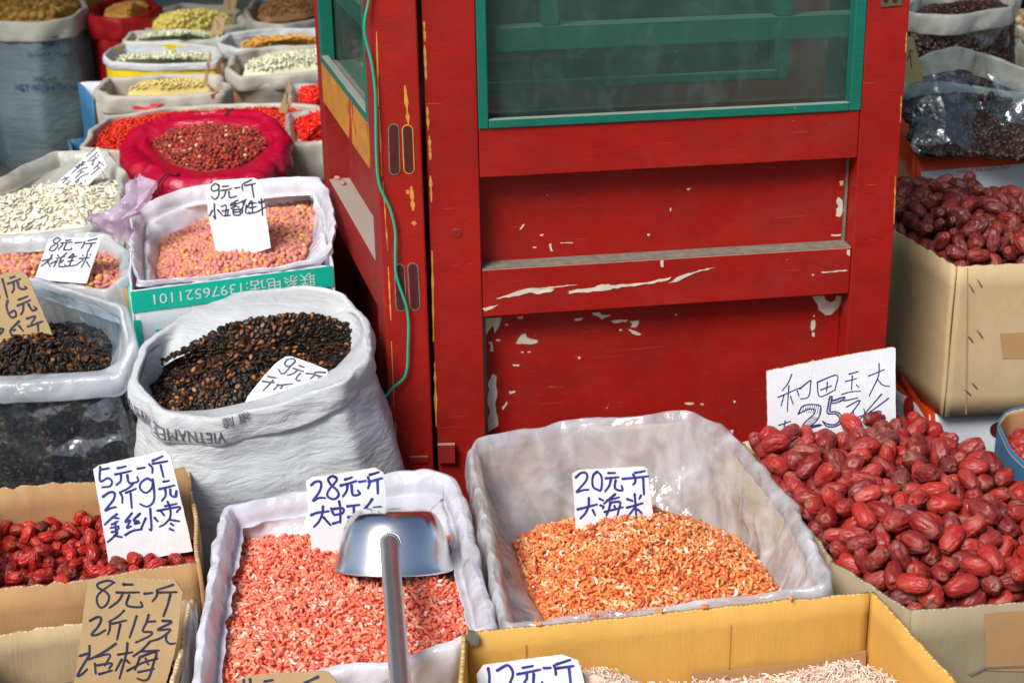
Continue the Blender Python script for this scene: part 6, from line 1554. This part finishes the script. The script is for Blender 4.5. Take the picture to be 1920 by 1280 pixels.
# ------------------------------------------------------------------ pumpkin seeds
ML = L((-110, 400, .70), (-80, 350, .74), (0, 335, .745), (60, 305, .755), (105, 286, .76), (200, 284, .76), (236, 325, .74), (228, 390, .715), (160, 430, .69), (60, 440, .685), (-110, 448, .685), n=180, smooth=3)
CM = L((-100, 380, .70), (0, 366, .71), (80, 345, .72), (160, 334, .725), (226, 336, .72), (228, 380, .70), (160, 416, .68), (60, 427, .675), (-100, 436, .67), n=180, smooth=3)
MC = [PZ(-110, 350, .68), PZ(215, 300, .68), PZ(232, 430, .68), PZ(-110, 452, .68)]
carton('cardboard_box', 'tan cardboard box under the bag of white pumpkin seeds', 'box', MC, .205, 'kraft', th=.005)
liner('greyish plastic bag round the white pumpkin seeds', ML, CM, 'film_grey', .06, .009, 18.5, f=(15, 15, 10), ridge=.8)
heap('pumpkin_seeds', 'white pumpkin seeds heaped in the greyish plastic bag', CM, PZ(115, 375, .72), PUMP, M['pumpkin_seed'], 6000, .0082, .002, .45, 1.4, 111, layers=2, drop=.004)
card('white card leaning to the right with small writing in the pumpkin seeds', (95, 270), .078125, [(1080, 90), (1150, 75), (1350, 530), (1080, 820), (800, 1090), (500, 1400), (200, 1350), (95, 970), (560, 560)], C11, (135, 358, .71), .30, .05, 'white_sign', 'ink_dark', 1.9)

# scrunched violet bag between them
def blob(name, label, rings, mat, amp, f, seed, parent=None):
    rows = []
    for (px, py, z, rx, ry) in rings:
        c = PZ(px, py, z)
        rows.append([c + [rx * math.cos(a), ry * math.sin(a), .006 * math.sin(3 * a + seed)] for a in np.linspace(0, 2 * math.pi, 72, endpoint=False)])
    o, R = cloth(name, rows, mat, None, amp, f, seed, 5, .8)
    return props(o, label, 'plastic bag')
blob('plastic_bag', 'small scrunched violet plastic bag between pumpkin seeds and peanuts', [(262, 334, .80, .012, .010), (262, 345, .795, .030, .022), (258, 375, .775, .026, .02), (240, 395, .755, .020, .018), (225, 400, .75, .045, .03), (205, 408, .735, .05, .035), (215, 430, .71, .035, .03), (228, 450, .69, .02, .02)], 'film_violet', .010, (26, 26, 26), 2.7)

# ------------------------------------------------------------------ crimson sack
HL = L((240, 268, .71), (262, 236, .73), (320, 212, .745), (430, 201, .755), (500, 212, .75), (532, 250, .73), (526, 290, .715), (470, 322, .705), (390, 338, .70), (320, 330, .70), (265, 302, .705), n=280, smooth=8)
CH_ = L((284, 266, .70), (330, 242, .72), (400, 232, .73), (480, 243, .725), (502, 270, .71), (455, 308, .69), (380, 318, .685), (320, 302, .69), n=140, smooth=4)
sh, HR, HB = sack('bright crimson plastic sack with fat rolled rim of dried red pepper', HL, .205, 'weave_pink', (.060, .027), ((.2, 1.06), (.6, 1.12), (1.0, 1.0)), .0125, (12, 12, 9), 7.2, name='woven_sack', inner=.06, ridge=.6, content=CH_)
heap('dried_pepper', 'dark red dried pepper husks in the crimson sack', CH_, PZ(400, 272, .725), PEP, M['pepper'], 7000, .0088, .002, .8, 1.6, 121, layers=2, drop=.005)
for (x, y) in ((432, 205), (318, 325)):
    c = from_px(x, y, HR, 9)
    for dj in (-1, 1):
        pts = [HR[r, (c + dj) % HR.shape[1]] + radial(HR)[r, (c + dj) % HR.shape[1]] * (.0012 if r > 9 else -.0012) + [0, 0, .0012] for r in range(5, 21)]
        tube('stitching', pts, .0016, M['twine'], sh, n=6)

# ------------------------------------------------------------------ goods further back on the left
def backsack(label, lp, zb, mat, cuff, body, content, peak, protos, pmat, cnt, rmin, clabel, cname, seed, amp=.009, cuffmat=None, group=None, name='woven_sack', pw=1.5, **k):
    r, R, B = sack(label, lp, zb, mat, cuff, body, amp, (10, 10, 10), seed, cuffmat=cuffmat, name=name, group=group, **k)
    heap(cname, clabel, content, peak, protos, pmat, cnt, rmin, .002, .5, pw, int(seed * 10), layers=2, drop=.006)
    return r, R, B
GL = L((152, 276, .655), (172, 245, .67), (205, 217, .68), (330, 199, .685), (500, 193, .685), (600, 197, .685), (622, 230, .68), (600, 262, .67), (400, 264, .665), (232, 284, .655), n=180, smooth=4)
backsack('dusty grey sack of bright red wolfberries behind the crimson sack', GL, .205, 'weave_grey', (.07, .010), ((.3, 1.02), (.7, 1.03), (1.0, .98)),
         L((176, 277, .64), (192, 248, .66), (218, 226, .67), (330, 210, .675), (520, 202, .675), (588, 212, .67), (590, 250, .66), (400, 260, .655), (232, 278, .645), n=160, smooth=3), PZ(400, 222, .69), BERRY, M['wolfberry'], 9000, .009, 'bright red wolfberries in the grey sack', 'wolfberries', 22.1, inner=.05)
FL_ = L((180, 170, .62), (200, 144, .62), (310, 138, .62), (405, 141, .62), (428, 157, .62), (410, 172, .62), (300, 178, .62), (200, 181, .62), n=160, smooth=4)
fs, FR_, FB = backsack('grey sack with red print holding yellow beans', FL_, .205, 'weave_grey', (.055, .014), ((.3, 1.03), (1.0, .98)),
         L((240, 166, .60), (270, 154, .605), (340, 150, .61), (386, 150, .61), (392, 160, .605), (300, 166, .60), n=120, smooth=3), PZ(320, 157, .615), BEAN, M['yellow_bean'], 6000, .010, 'small yellow beans in the grey sack', 'yellow_beans', 23.3, inner=.08)
# red mark printed on the sack front
fq = lambda pts, y: [PY(x, yy, y) for x, yy in pts]
def flatprint(name, pts, R, mat, parent, row=None):
    c = []
    B = R.reshape(-1, 3)
    pr_ = np.array([proj_(p) for p in B]); dd = np.linalg.norm(B - CAM, axis=1)
    V = []
    for x, y in pts:
        d = np.hypot(pr_[:, 0] - x, pr_[:, 1] - y)
        k = np.argsort(d + (dd - dd.min()) * 40)[:3]
        yy = B[k, 1].mean()
        q = PY(x, y, yy); q = q + (CAM - q) / np.linalg.norm(CAM - q) * .012
        V.append(q)
    return plate(name, V, np.array([0, -1.0, 0]), .0008, M[mat], parent)
flatprint('red_print', [(232, 188), (270, 194), (318, 191), (318, 196), (300, 197), (285, 206), (250, 205), (245, 197), (233, 193)], FB, 'print_red', fs)
flatprint('red_print', [(394, 178), (410, 172), (414, 178), (398, 186)], FR_, 'print_red', fs)
EL = L((194, 104, .60), (206, 92, .60), (234, 80, .605), (320, 79, .61), (405, 88, .60), (415, 104, .595), (404, 116, .59), (300, 121, .585), (205, 116, .585), n=160, smooth=2)
er_, ER_, EB_ = backsack('yellow sided sack with a clean white folded rim', EL, .10, 'yellow', (.026, .006), ((.3, 1.0), (1.0, .98)),
         L((215, 110, .585), (235, 104, .59), (320, 98, .595), (392, 101, .59), (396, 110, .585), (300, 116, .58), n=120, smooth=3), PZ(300, 108, .61), CSEED, M['cream_seed'], 4500, .013, 'cream coloured seeds in the white rimmed sack', 'cream_seeds', 24.7, cuffmat='weave_white', amp=.004, inner=.07)
DL = L((230, 70, .60), (246, 60, .60), (330, 55, .60), (415, 60, .60), (428, 70, .60), (330, 77, .60), (240, 77, .60), n=140, smooth=4)
backsack('worn cream sack of flat white seeds behind the yellow sided sack', DL, .0, 'weave_cream', (.06, .014), ((.3, 1.02), (1.0, .98)),
         L((252, 71, .59), (280, 63, .595), (400, 62, .595), (412, 71, .59), (330, 75, .585), n=100, smooth=3), PZ(335, 64, .63), CSEED, M['cream_seed'], 4500, .014, 'flat white seeds in the worn cream sack', 'white_seeds', 25.9)
CL = L((256, 38, .56), (270, 18, .57), (340, 6, .57), (400, 6, .57), (450, 18, .57), (458, 42, .56), (380, 60, .55), (290, 58, .55), n=150, smooth=4)
cs_, _, _ = backsack('pale green tinged sack brimming with big yellow beans', CL, .0, 'weave_cream', (.07, .020), ((.3, 1.04), (1.0, .98)),
         L((284, 46, .56), (310, 30, .565), (400, 22, .565), (432, 34, .56), (380, 50, .555), (300, 54, .555), n=120, smooth=3), PZ(345, 24, .615), BIGBEAN, M['soybean'], 2500, .019, 'big bright yellow beans at the back', 'big_yellow_beans', 26.3, amp=.012)
KL = L((462, 22, .58), (480, -6, .58), (590, -12, .58), (640, 5, .58), (610, 32, .58), (530, 46, .58), (474, 40, .58), n=140, smooth=4)
backsack('grey sack of brown seeds at the top beside the door leaf', KL, .0, 'weave_grey', (.085, .014), ((.3, 1.03), (1.0, .98)),
         L((486, 20, .575), (500, 4, .58), (590, -4, .58), (620, 5, .58), (570, 20, .575), (500, 28, .57), n=120, smooth=3), PZ(540, 6, .61), CSEED, M['brown_seed'], 4500, .014, 'brown seeds in the grey sack at the top', 'brown_seeds', 27.1)
JL = L((412, 80, .60), (430, 62, .605), (500, 54, .61), (600, 52, .61), (650, 68, .60), (600, 86, .60), (450, 90, .60), n=140, smooth=4)
jr_, JR_, JB_ = backsack('white sack with crimson print holding orange seeds', JL, .0, 'weave_white', (.055, .012), ((.3, 1.03), (1.0, .98)),
         L((450, 84, .59), (470, 74, .595), (520, 68, .60), (600, 70, .60), (630, 74, .60), (590, 82, .59), (470, 88, .585), n=120, smooth=3), PZ(520, 72, .625), OSEED, M['orange_seed'], 4500, .012, 'orange elongated seeds in the red and white sack', 'orange_seeds', 28.9)
IL = L((428, 128, .62), (440, 102, .62), (480, 90, .62), (600, 82, .62), (660, 95, .62), (650, 120, .62), (560, 138, .61), (450, 144, .61), n=150, smooth=4)
IC = [PZ(432, 106, .585), PZ(655, 92, .585), PZ(690, 130, .585), PZ(432, 150, .585)]
ir, _ = carton('carton', 'orange brown carton with a red ring printed on it', 'box', IC, .20, 'carton_orange2', th=.006)
backsack('dirty grey liner folded over the orange carton of white seeds', IL, .40, 'weave_grey', (.050, .014), ((.3, .92), (1.0, .85)),
         L((458, 128, .60), (470, 112, .605), (520, 100, .61), (600, 92, .61), (640, 100, .61), (610, 114, .605), (500, 130, .595), n=120, smooth=3), PZ(530, 108, .625), CSEED, M['cream_seed'], 5000, .012, 'pale seeds in the orange carton', 'pale_seeds', 29.3, inner=.05)
dI = IC[2] - IC[3]; dI[2] = 0; dI /= np.linalg.norm(dI); nI = np.array([dI[1], -dI[0], 0])
def ringprint(cx, cy, rx, ry, w, P0, nn, mat, parent, a0=0, a1=6.283, name='printed_ring'):
    A = np.linspace(a0, a1, 30)
    o = [PP(cx + rx * math.cos(a), cy + ry * math.sin(a), P0 + nn * .003, nn) for a in A]
    i = [PP(cx + (rx - w) * math.cos(a), cy + (ry - w) * math.sin(a), P0 + nn * .003, nn) for a in A]
    return mk(name, o + i, [(k, k + 1, 31 + k - 1 + 0, 30 + k) for k in range(29)], M[mat], parent)
ringprint(440, 188, 14, 30, 5, IC[3], nI, 'print_red', ir, -1.9, 1.6)
ringprint(556, 172, 16, 18, 6, IC[3], nI, 'print_blue', ir)
# small cartons of chilli at the door leaf
for i, (cs, zz, pts, pk) in enumerate((
    ([(543, 160), (680, 150), (680, 202), (546, 206)], .655, [(562, 168), (600, 160), (660, 158), (665, 196), (574, 200)], (600, 178)),
    ([(538, 212), (680, 200), (680, 262), (543, 270)], .69, [(562, 222), (600, 212), (660, 210), (665, 256), (566, 264)], (600, 236)))):
    CC_ = [PZ(x, y, zz - .012) for x, y in cs]
    carton('carton', ('tan carton of red chillies, the farther of two by the door leaf', 'tan carton of red chillies, the nearer of two by the door leaf')[i], 'box', CC_, .205, 'kraft', th=.005)
    rim = loop([PZ(x, y, zz) for x, y in cs], 120, 3); ct = loop([PZ(x, y, zz - .01) for x, y in pts], 120, 3)
    liner(('grey plastic round the farther red chillies', 'grey plastic round the nearer red chillies')[i], rim, ct, 'film_grey', .09, .008, 31.0 + i, outer=.008)
    heap('red_chillies', ('bright red chillies in the farther carton', 'bright red chillies in the nearer carton')[i], ct, PZ(pk[0], pk[1], zz + .03), CHILI, M['chili_red'], 1500, .012, .003, .7, 1.5, 141 + i, layers=2)
# tall sacks at the back left
AL = L((-45, 22, .62), (-30, -22, .62), (80, -34, .62), (150, -14, .62), (162, 12, .62), (135, 32, .62), (60, 42, .62), (-20, 38, .62), n=160, smooth=4)
ar_, AR_, AB_ = backsack('tall blue grey sack of walnuts standing on the floor at far left', AL, .0, 'weave_bluegrey', (.075, .012), ((.2, 1.02), (.6, 1.05), (.9, .98), (1.0, .92)),
         L((-30, 22, .60), (-20, -14, .60), (80, -22, .60), (140, -8, .60), (146, 10, .60), (100, 28, .60), (20, 32, .60), n=120, smooth=3), PZ(60, 8, .63), WALN, M['walnut'], 600, .034, 'walnuts in the tall blue grey sack', 'walnuts', 33.3, cuffmat='weave_cream', amp=.008)
def curvedtext(txt, x0, x1, y0, y1, R, mat, parent):
    V, F = textmesh(txt)
    a, b, c, d = V[:, 0].min(), V[:, 0].max(), V[:, 1].min(), V[:, 1].max()
    B = R.reshape(-1, 3); pr_ = np.array([proj_(p) for p in B]); dd = np.linalg.norm(B - CAM, axis=1)
    out = []
    for v in V:
        x = x0 + (x1 - x0) * (v[0] - a) / (b - a); y = y1 + (y0 - y1) * (v[1] - c) / (d - c)
        k = np.argsort(np.hypot(pr_[:, 0] - x, pr_[:, 1] - y) + (dd - dd.min()) * 60)[:3]
        q = PY(x, y, B[k, 1].mean() - .012); out.append(q)
    return mk('printed_text', out, F, M[mat], parent)
for t_, a_, b_, c_, d_ in (('SPH', 78, 110, 78, 92), ('SUGAR  MILLS', 50, 140, 97, 106), ('TANG HUA', 60, 108, 143, 154), ('NET WEIGHT 50 KG', 28, 150, 158, 170)):
    curvedtext(t_, a_, b_, c_, d_, AB_, 'print_blue', ar_)
flatprint('printed_bird', [(76, 58), (88, 62), (98, 60), (110, 48), (108, 62), (114, 68), (100, 72), (86, 66)], AB_, 'print_blue', ar_)
BL_ = L((168, 22, .60), (182, 6, .60), (230, -4, .60), (282, -2, .60), (296, 14, .60), (275, 28, .60), (222, 34, .60), (178, 32, .60), n=140, smooth=4)
backsack('tall red sack of orange grain beside the blue grey sack', BL_, .0, 'weave_red', (.09, .018), ((.3, 1.02), (.8, 1.0), (1.0, .95)),
         L((195, 22, .59), (215, 8, .595), (270, 4, .595), (280, 14, .59), (240, 26, .585), n=100, smooth=3), PZ(245, 10, .62), BEAN, M['orange_seed'], 2500, .010, 'orange grain in the tall red sack', 'orange_grain', 34.7)
# blue and white box, packaging behind
v = [PZ(146, 155, .60), PZ(196, 151, .60), PZ(200, 176, .60), PZ(172, 184, .60)]
carton('carton', 'small blue and white printed carton beside the blue grey sack', 'box', v, .10, 'carton_white', th=.006, mats={'left': 'carton_blue', 'front': 'carton_orange2'})
v = [PZ(128, 262, .30), PZ(160, 258, .30), PZ(175, 300, .30), PZ(135, 300, .30)]
carton('carton', 'low dark blue crate edge on the floor by the blue grey sack', 'box', v, .0, 'carton_blue', th=.006)
for (x, y, yy, w_, h_, mt, lb) in ((168, 40, 7.2, .10, .9, 'wall_ochre', 'yellow packaging standing between the two tall sacks'), (250, -10, 7.9, .5, .8, 'weave_cream', 'pale bundle behind the red sack at the top'), (420, -20, 8.1, .7, .75, 'weave_grey', 'grey bundle behind the yellow beans at the top')):
    p = PY(x, y, yy)
    lp = np.array([[p[0] + w_ * .5 * math.cos(a), p[1] + w_ * .35 * math.sin(a), h_] for a in np.linspace(0, 2 * math.pi, 60, endpoint=False)])
    o, _ = cloth('bundle', [scl(lp, .02), scl(lp, .6) + [0, 0, -.01], scl(lp, .95) + [0, 0, -.05], lp * [1, 1, 0] + [0, 0, h_ * .6], scl(lp, 1.05) * [1, 1, 0] + [0, 0, .1], scl(lp, .95) * [1, 1, 0] + [0, 0, .002]], mt, None, .03, (5, 5, 5), x * .1)
    props(o, lb, 'bundle')
# little brown cards in the back sacks
def smallcard(label, pts, at, tilt, yaw):
    return card(label, (0, 0), 1.0, pts, [[(pts[0][0] * .6 + pts[2][0] * .4 + dx, pts[0][1] * .6 + pts[2][1] * .4 + dy), (pts[0][0] * .4 + pts[2][0] * .6 + dx, pts[0][1] * .5 + pts[2][1] * .5 + dy)] for dx, dy in ((-2, -4), (1, 2), (0, 8))], at, tilt, yaw, 'brown_sign', 'ink_dark', 1.6, th=.004)
smallcard('brown card leaning between the yellow beans and the white seeds', [(404, 30), (424, 34), (416, 66), (394, 64)], (405, 66, .60), .2, .0)
smallcard('brown card at the very top behind the yellow beans', [(422, -6), (446, -4), (438, 26), (416, 22)], (426, 24, .58), .2, .0)
smallcard('thin brown card edge beside the white rimmed sack', [(393, 96), (397, 104), (388, 160), (381, 158)], (385, 158, .62), .0, .0)
smallcard('narrow grey brown card in the wolfberries', [(544, 146), (545, 160), (532, 212), (523, 210), (536, 166)], (528, 210, .69), .0, .0)
smallcard('short grey brown card beside the narrow one in the wolfberries', [(546, 182), (548, 194), (534, 216), (532, 204)], (535, 214, .69), .0, .0)

# ------------------------------------------------------------------ right side behind the door
XC = [PZ(1563, 366, .67), PZ(1815, 352, .67), PZ(2095, 490, .67), PZ(1790, 500, .67)]
xr, _ = carton('cardboard_box', 'tall pale cardboard box of dark jujubes standing right of the door', 'box', XC, .366, 'kraft_pale', th=.0055, jag=.0022)
juj_fill('X', 'jujube', .0240, .0156, 'jujube_dark', 2.0, 'dark wrinkled jujube heaped in the tall pale box right of the door', 'dark jujubes in the tall box', 'jujube')
bedX = inset(loop([p + [0, 0, -.045] for p in XC], 64), .022)
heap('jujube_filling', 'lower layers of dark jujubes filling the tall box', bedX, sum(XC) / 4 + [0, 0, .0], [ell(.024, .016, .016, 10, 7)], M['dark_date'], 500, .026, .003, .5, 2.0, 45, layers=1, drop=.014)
dX = XC[2] - XC[3]; dX[2] = 0; dX /= np.linalg.norm(dX); nX = np.array([dX[1], -dX[0], 0])
def XF(x, y, off=.001): return PP(x, y, XC[3] + nX * off, nX)
for (x0, y0, x1, y1) in ((1816, 530, 1826, 548), (1832, 522, 1841, 538), (1814, 628, 1824, 640), (1832, 618, 1842, 632), (1808, 728, 1820, 740), (1822, 716, 1832, 728)):
    tube('staple', [XF(x0, y0, .0002), XF(x0, y0, .0022), XF((x0 + x1) / 2, (y0 + y1) / 2, .0026), XF(x1, y1, .0022), XF(x1, y1, .0002)], .0011, M['brass'], xr, n=6)
plate('seam', [XF(1813, 502), XF(1815, 502), XF(1812, 776), XF(1810, 776)], nX, .0012, M['kraft'], xr)
plate('tape_patch', [XF(1875, 625), XF(1990, 620), XF(1990, 670), XF(1880, 672)], nX, .0004, M['kraft'], xr)
YC = [PZ(1592, 662, .362), PZ(1930, 640, .362), PZ(2140, 765, .362), PZ(1744, 776, .362)]
yr, _ = carton('carton', 'glossy white carton with an orange top under the tall pale box', 'box', YC, .205, 'carton_white', th=.005, jag=0, amp=.0004)
tp = [p + np.array([0, 0, .0015]) for p in YC]
mk('lid', tp + [p - [0, 0, .0035] for p in tp], [(3, 2, 1, 0), (4, 5, 6, 7), (0, 1, 5, 4), (1, 2, 6, 5), (2, 3, 7, 6), (3, 0, 4, 7)], M['carton_orange'], yr)
dY = YC[2] - YC[3]; dY[2] = 0; dY /= np.linalg.norm(dY); nY = np.array([dY[1], -dY[0], 0])
def YF(x, y, off=.0012): return PP(x, y, YC[3] + nY * off, nY)
plate('orange_corner', [YF(1744, 775), YF(1753, 774), YF(1755, 850), YF(1747, 850)], nY, .0006, M['carton_orange'], yr)
lY = YC[3] - YC[0]; lY[2] = 0; lY /= np.linalg.norm(lY); nY2 = np.array([-lY[1], lY[0], 0])
if nY2[0] > 0: nY2 = -nY2
a = [PP(x, y, YC[3] + nY2 * .0012, nY2) for x, y in ((1742, 776), (1690, 700), (1690, 712), (1742, 792))]
plate('orange_edge', a, nY2, .0006, M['carton_orange'], yr)
A = np.linspace(0, 2 * math.pi, 24, endpoint=False)
plate('printed_circle', [PP(1704 + 10 * math.cos(t), 765 + 22 * math.sin(t), YC[3] + nY2 * .0012, nY2) for t in A], nY2, .0006, M['print_red'], yr)
hh = [YF(1880 + 24 * math.cos(t), 806 + 16 * (abs(math.sin(t)) ** .8) * (1 if math.sin(t) > 0 else -1)) for t in A]
plate('hand_hole', hh, nY, .0008, M['dark_slot'], yr)
def facetext(txt, F_, n_, x0, y0, x1, y1, h, mat, parent, italic=0):
    V, Fc = textmesh(txt)
    a, b, c, d = V[:, 0].min(), V[:, 0].max(), V[:, 1].min(), V[:, 1].max()
    P0, P1 = F_(x0, y0), F_(x1, y1)
    return mk('printed_text', [P0 + (P1 - P0) * (v[0] - a) / (b - a) + UP * (h * (v[1] - c) / (d - c)) + n_ * .001 for v in V], Fc, M[mat], parent)
facetext('HAN KAN GUAN', YF, nY, 1818, 780, 1935, 775, .0085, 'print_red', yr)
# small box of red jujubes at the right edge
ZC = loop([PZ(1868, 800, .43), PZ(1885, 778, .43), PZ(1960, 765, .43), PZ(2080, 775, .43), PZ(2080, 880, .43), PZ(1960, 895, .43), PZ(1925, 885, .43), PZ(1890, 850, .43)], 90, 3)
zc, ZR = cloth('tray', [inset(ZC, .004) * [1, 1, 0] + [0, 0, .33], inset(ZC, .004), ZC + [0, 0, .0005], ZC * [1, 1, 0] + [0, 0, .33], scl(ZC, .98) * [1, 1, 0] + [0, 0, .206]], 'carton_blue', None, .0012, (9, 9, 9), 4.1, 3)
props(zc, 'blue sided cardboard tray of small red jujubes at the right edge', 'tray')
zi, _ = cloth('inner_face', [inset(ZC, .0055) * [1, 1, 0] + [0, 0, .34], inset(ZC, .0050) + [0, 0, .0015], inset(ZC, -.0005) + [0, 0, .0022]], 'kraft', zc, .001, (9, 9, 9), 4.1, 3)
zl = inset(ZC, .012) + [0, 0, -.035]
heap('small_jujubes', 'small red jujubes in the blue sided tray', zl, zl.mean(0) + [0, 0, .012], [ell(.013, .010, .010, 9, 7)], m_piece('tray_jujube', [(0, (.22, .008, .008)), (1, (.42, .02, .012))], rough=.4, mot=.15), 1200, .016, .003, .6, 1.6, 151, layers=2, drop=.008)
for x, y in ((1866, 822), (1838, 828)):
    p = YF(x, y, .02) if False else PZ(x, y, .40)
# carton behind with the bag of dark dates on it
AC = [PY(1660, 262, 3.9), PY(1990, 262, 3.9), PY(2010, 296, 3.46), PY(1712, 303, 3.46)]
zA = .725
for p in AC: p[2] = zA
ar2, _ = carton('carton', 'orange edged white carton under the clear bag of dark dates', 'box', AC, .205, 'carton_orange', th=.005, jag=0, amp=.0004)
lid = [p.copy() for p in AC]
mk('lid', [p + [0, 0, .0015] for p in lid] + [p - [0, 0, .002] for p in lid], [(3, 2, 1, 0), (4, 5, 6, 7), (0, 1, 5, 4), (1, 2, 6, 5), (2, 3, 7, 6), (3, 0, 4, 7)], M['carton_orange'], ar2)
dA2 = AC[2] - AC[3]; dA2[2] = 0; dA2 /= np.linalg.norm(dA2); nA2 = np.array([dA2[1], -dA2[0], 0])
def AF(x, y, off=.0014): return PP(x, y, AC[3] + nA2 * off, nA2)
plate('white_panel', [AF(1727, 322), AF(2010, 300), AF(2010, 420), AF(1727, 420)], nA2, .0005, M['carton_white'], ar2)
facetext('HAN KAN GAN ZAO', AF, nA2, 1795, 326, 1893, 317, .010, 'print_red', ar2)
def clearbag(label, rim, zb, sc_, seed, rimh=.040, mass=.97, sh=0.0, pl=None, clabel='', protos=None, cnt=3500):
    r, R, B = sack(label, rim, zb, 'film_clear', (rimh, .008), ((.15, 1.0), (.5, sc_), (.85, sc_), (1.0, .93)), .010, (8, 8, 8), seed, cuffmat='film_grey', name='plastic_bag', cat='plastic bag', inner=.05, bodyamp=.016, bodyf=(7, 7, 9), ridge=.8, cuffname='folded_rim', shift=(0, sh))
    for ch in r.children:
        if ch.name.startswith('sack_body'): ch.name = 'bag_side'
    zt_ = rim[:, 2].min() - .028
    rows = [scl(rim, .05) * [1, 1, 0] + [0, 0, zt_ + .01], scl(rim, .6) * [1, 1, 0] + [0, 0, zt_], inset(rim, .022) * [1, 1, 0] + [0, 0, zt_ - .012], scl(rim, sc_ * mass) * [1, 1, 0] + [0, 0, zt_ * .6 + zb * .4], scl(rim, sc_ * mass) * [1, 1, 0] + [0, 0, zt_ * .2 + zb * .8], scl(rim, .85) * [1, 1, 0] + [0, 0, zb + .003]]
    for q_, t_ in zip(rows[2:], (0, .4, .8, 1)): q_[:, 1] += sh * t_
    o, MR_ = cloth('date_mass', rows, SB, None, .006, (12, 12, 12), seed + 2, 4)
    props(o, clabel, kind='stuff')
    side_scatter(MR_, protos or [ell(.013, .008, .008, 8, 6)], M['dark_date'], cnt * 2, int(seed), o, 'dark_dates', (0, -1, .8), .4)
    return r
BBL = L((1688, 158, .855), (1700, 120, .90), (1740, 97, .93), (1788, 86, .94), (1830, 96, .92), (1862, 105, .92), (1930, 128, .90), (2010, 150, .88), (2010, 178, .85), (1920, 172, .85), (1860, 165, .85), (1760, 152, .855), n=160, smooth=3)
clearbag('clear plastic bag packed with small dark dates on the orange edged carton', BBL, zA + .002, 1.0, 41.0, sh=-.15, clabel='small dark dates pressed inside the clear bag on the carton')
DDL = L((1685, 18, .92), (1720, -14, .93), (1880, -28, .93), (1912, -12, .93), (1898, 14, .925), (1800, 26, .92), (1720, 26, .92), n=140, smooth=3)
kc = [DDL.mean(0) + np.array(d) for d in ((-.22, .16, 0), (.2, .16, 0), (.2, -.16, 0), (-.22, -.16, 0))]
for p in kc: p[2] = .62
carton('cardboard_box', 'cardboard box hidden under the upper clear bag of dates', 'box', kc, .205, 'kraft', th=.005)
clearbag('upper clear plastic bag of reddish dates at the top right', DDL, .62, 1.0, 43.0, clabel='reddish dates inside the upper clear bag', rimh=.05)
EEL = L((1893, 40, .80), (1910, 18, .80), (2000, 5, .80), (2060, 30, .80), (2020, 62, .79), (1930, 58, .79), n=120, smooth=4)
backsack('clear rimmed sack of brown nuts at the far right edge', EEL, .205, 'weave_grey', (.04, .010), ((.3, 1.0), (1.0, .96)),
         L((1900, 42, .80), (1915, 26, .80), (2000, 16, .80), (2040, 32, .80), (1990, 54, .795), (1930, 52, .795), n=100, smooth=3), PZ(1960, 25, .84), [ell(.015, .012, .012, 8, 6)], M['nut_brown'], 700, .020, 'brown nuts in the sack at the far right edge', 'brown_nuts', 44.1)
card('brown card with dark marks half hidden by the red door edge at right', (0, 0), 1.0, [(1690, 66), (1712, 69), (1728, 136), (1730, 152), (1690, 156)], [[(1703, 98), (1708, 94)], [(1700, 112), (1706, 100), (1712, 96)], [(1706, 104), (1709, 128)]], (1708, 160, .88), .15, .05, 'brown_sign', 'ink_dark', 2.2, th=.004)

# a few things dropped where they should not be
def stray(name, proto, mat, pts, label, cat, group=None):
    for i, (p, a) in enumerate(pts):
        V, F, K = proto
        c, s_ = math.cos(a), math.sin(a)
        W = V @ np.array([[c, s_, 0], [-s_, c, 0], [0, 0, 1]]) + p
        o = mk(name, W, F, M[mat], None, smooth=True, attrs={'rnd': ('FLOAT', np.full(len(V), .2 + .11 * (i % 6))), 'msk': ('FLOAT', K)})
        props(o, label, cat, group)
q = PP(1264, 195, OA + nA * -.021, nA); q[2] = .9975
stray('pumpkin_seed', PUMP[0], 'pumpkin_seed', [(q, .4)], 'single pale seed lying on the dusty window sill of the wide leaf', 'seed')
lb = [(LB.P(.34 + .045 * i, .7465, -.012 - .006 * ((i * 7) % 4)), 1.3 * i) for i in (6, 7)]
stray('peanut', PEANUT[0], 'peanut', lb, 'stray peanut on the dusty ledge of the turned door leaf', 'peanut', 'stray peanuts on the ledge of the turned leaf')
g = random.Random(8)
st = []
for (x, y, z) in ((1112, 1156, .5235), (1322, 1138, .5235), (1236, 1146, .5235), (1010, 1170, .5235), (1480, 1122, .5235)):
    st.append((PZ(x, y, z), g.uniform(0, 6)))
stray('shrimp', SHRO[0], 'shrimp_orange', [(p + np.array([0, .001, .0015]), a) for p, a in st], 'stray orange shrimp dropped on the back rim of the ochre box', 'shrimp', 'stray shrimps on the rim of the ochre box')
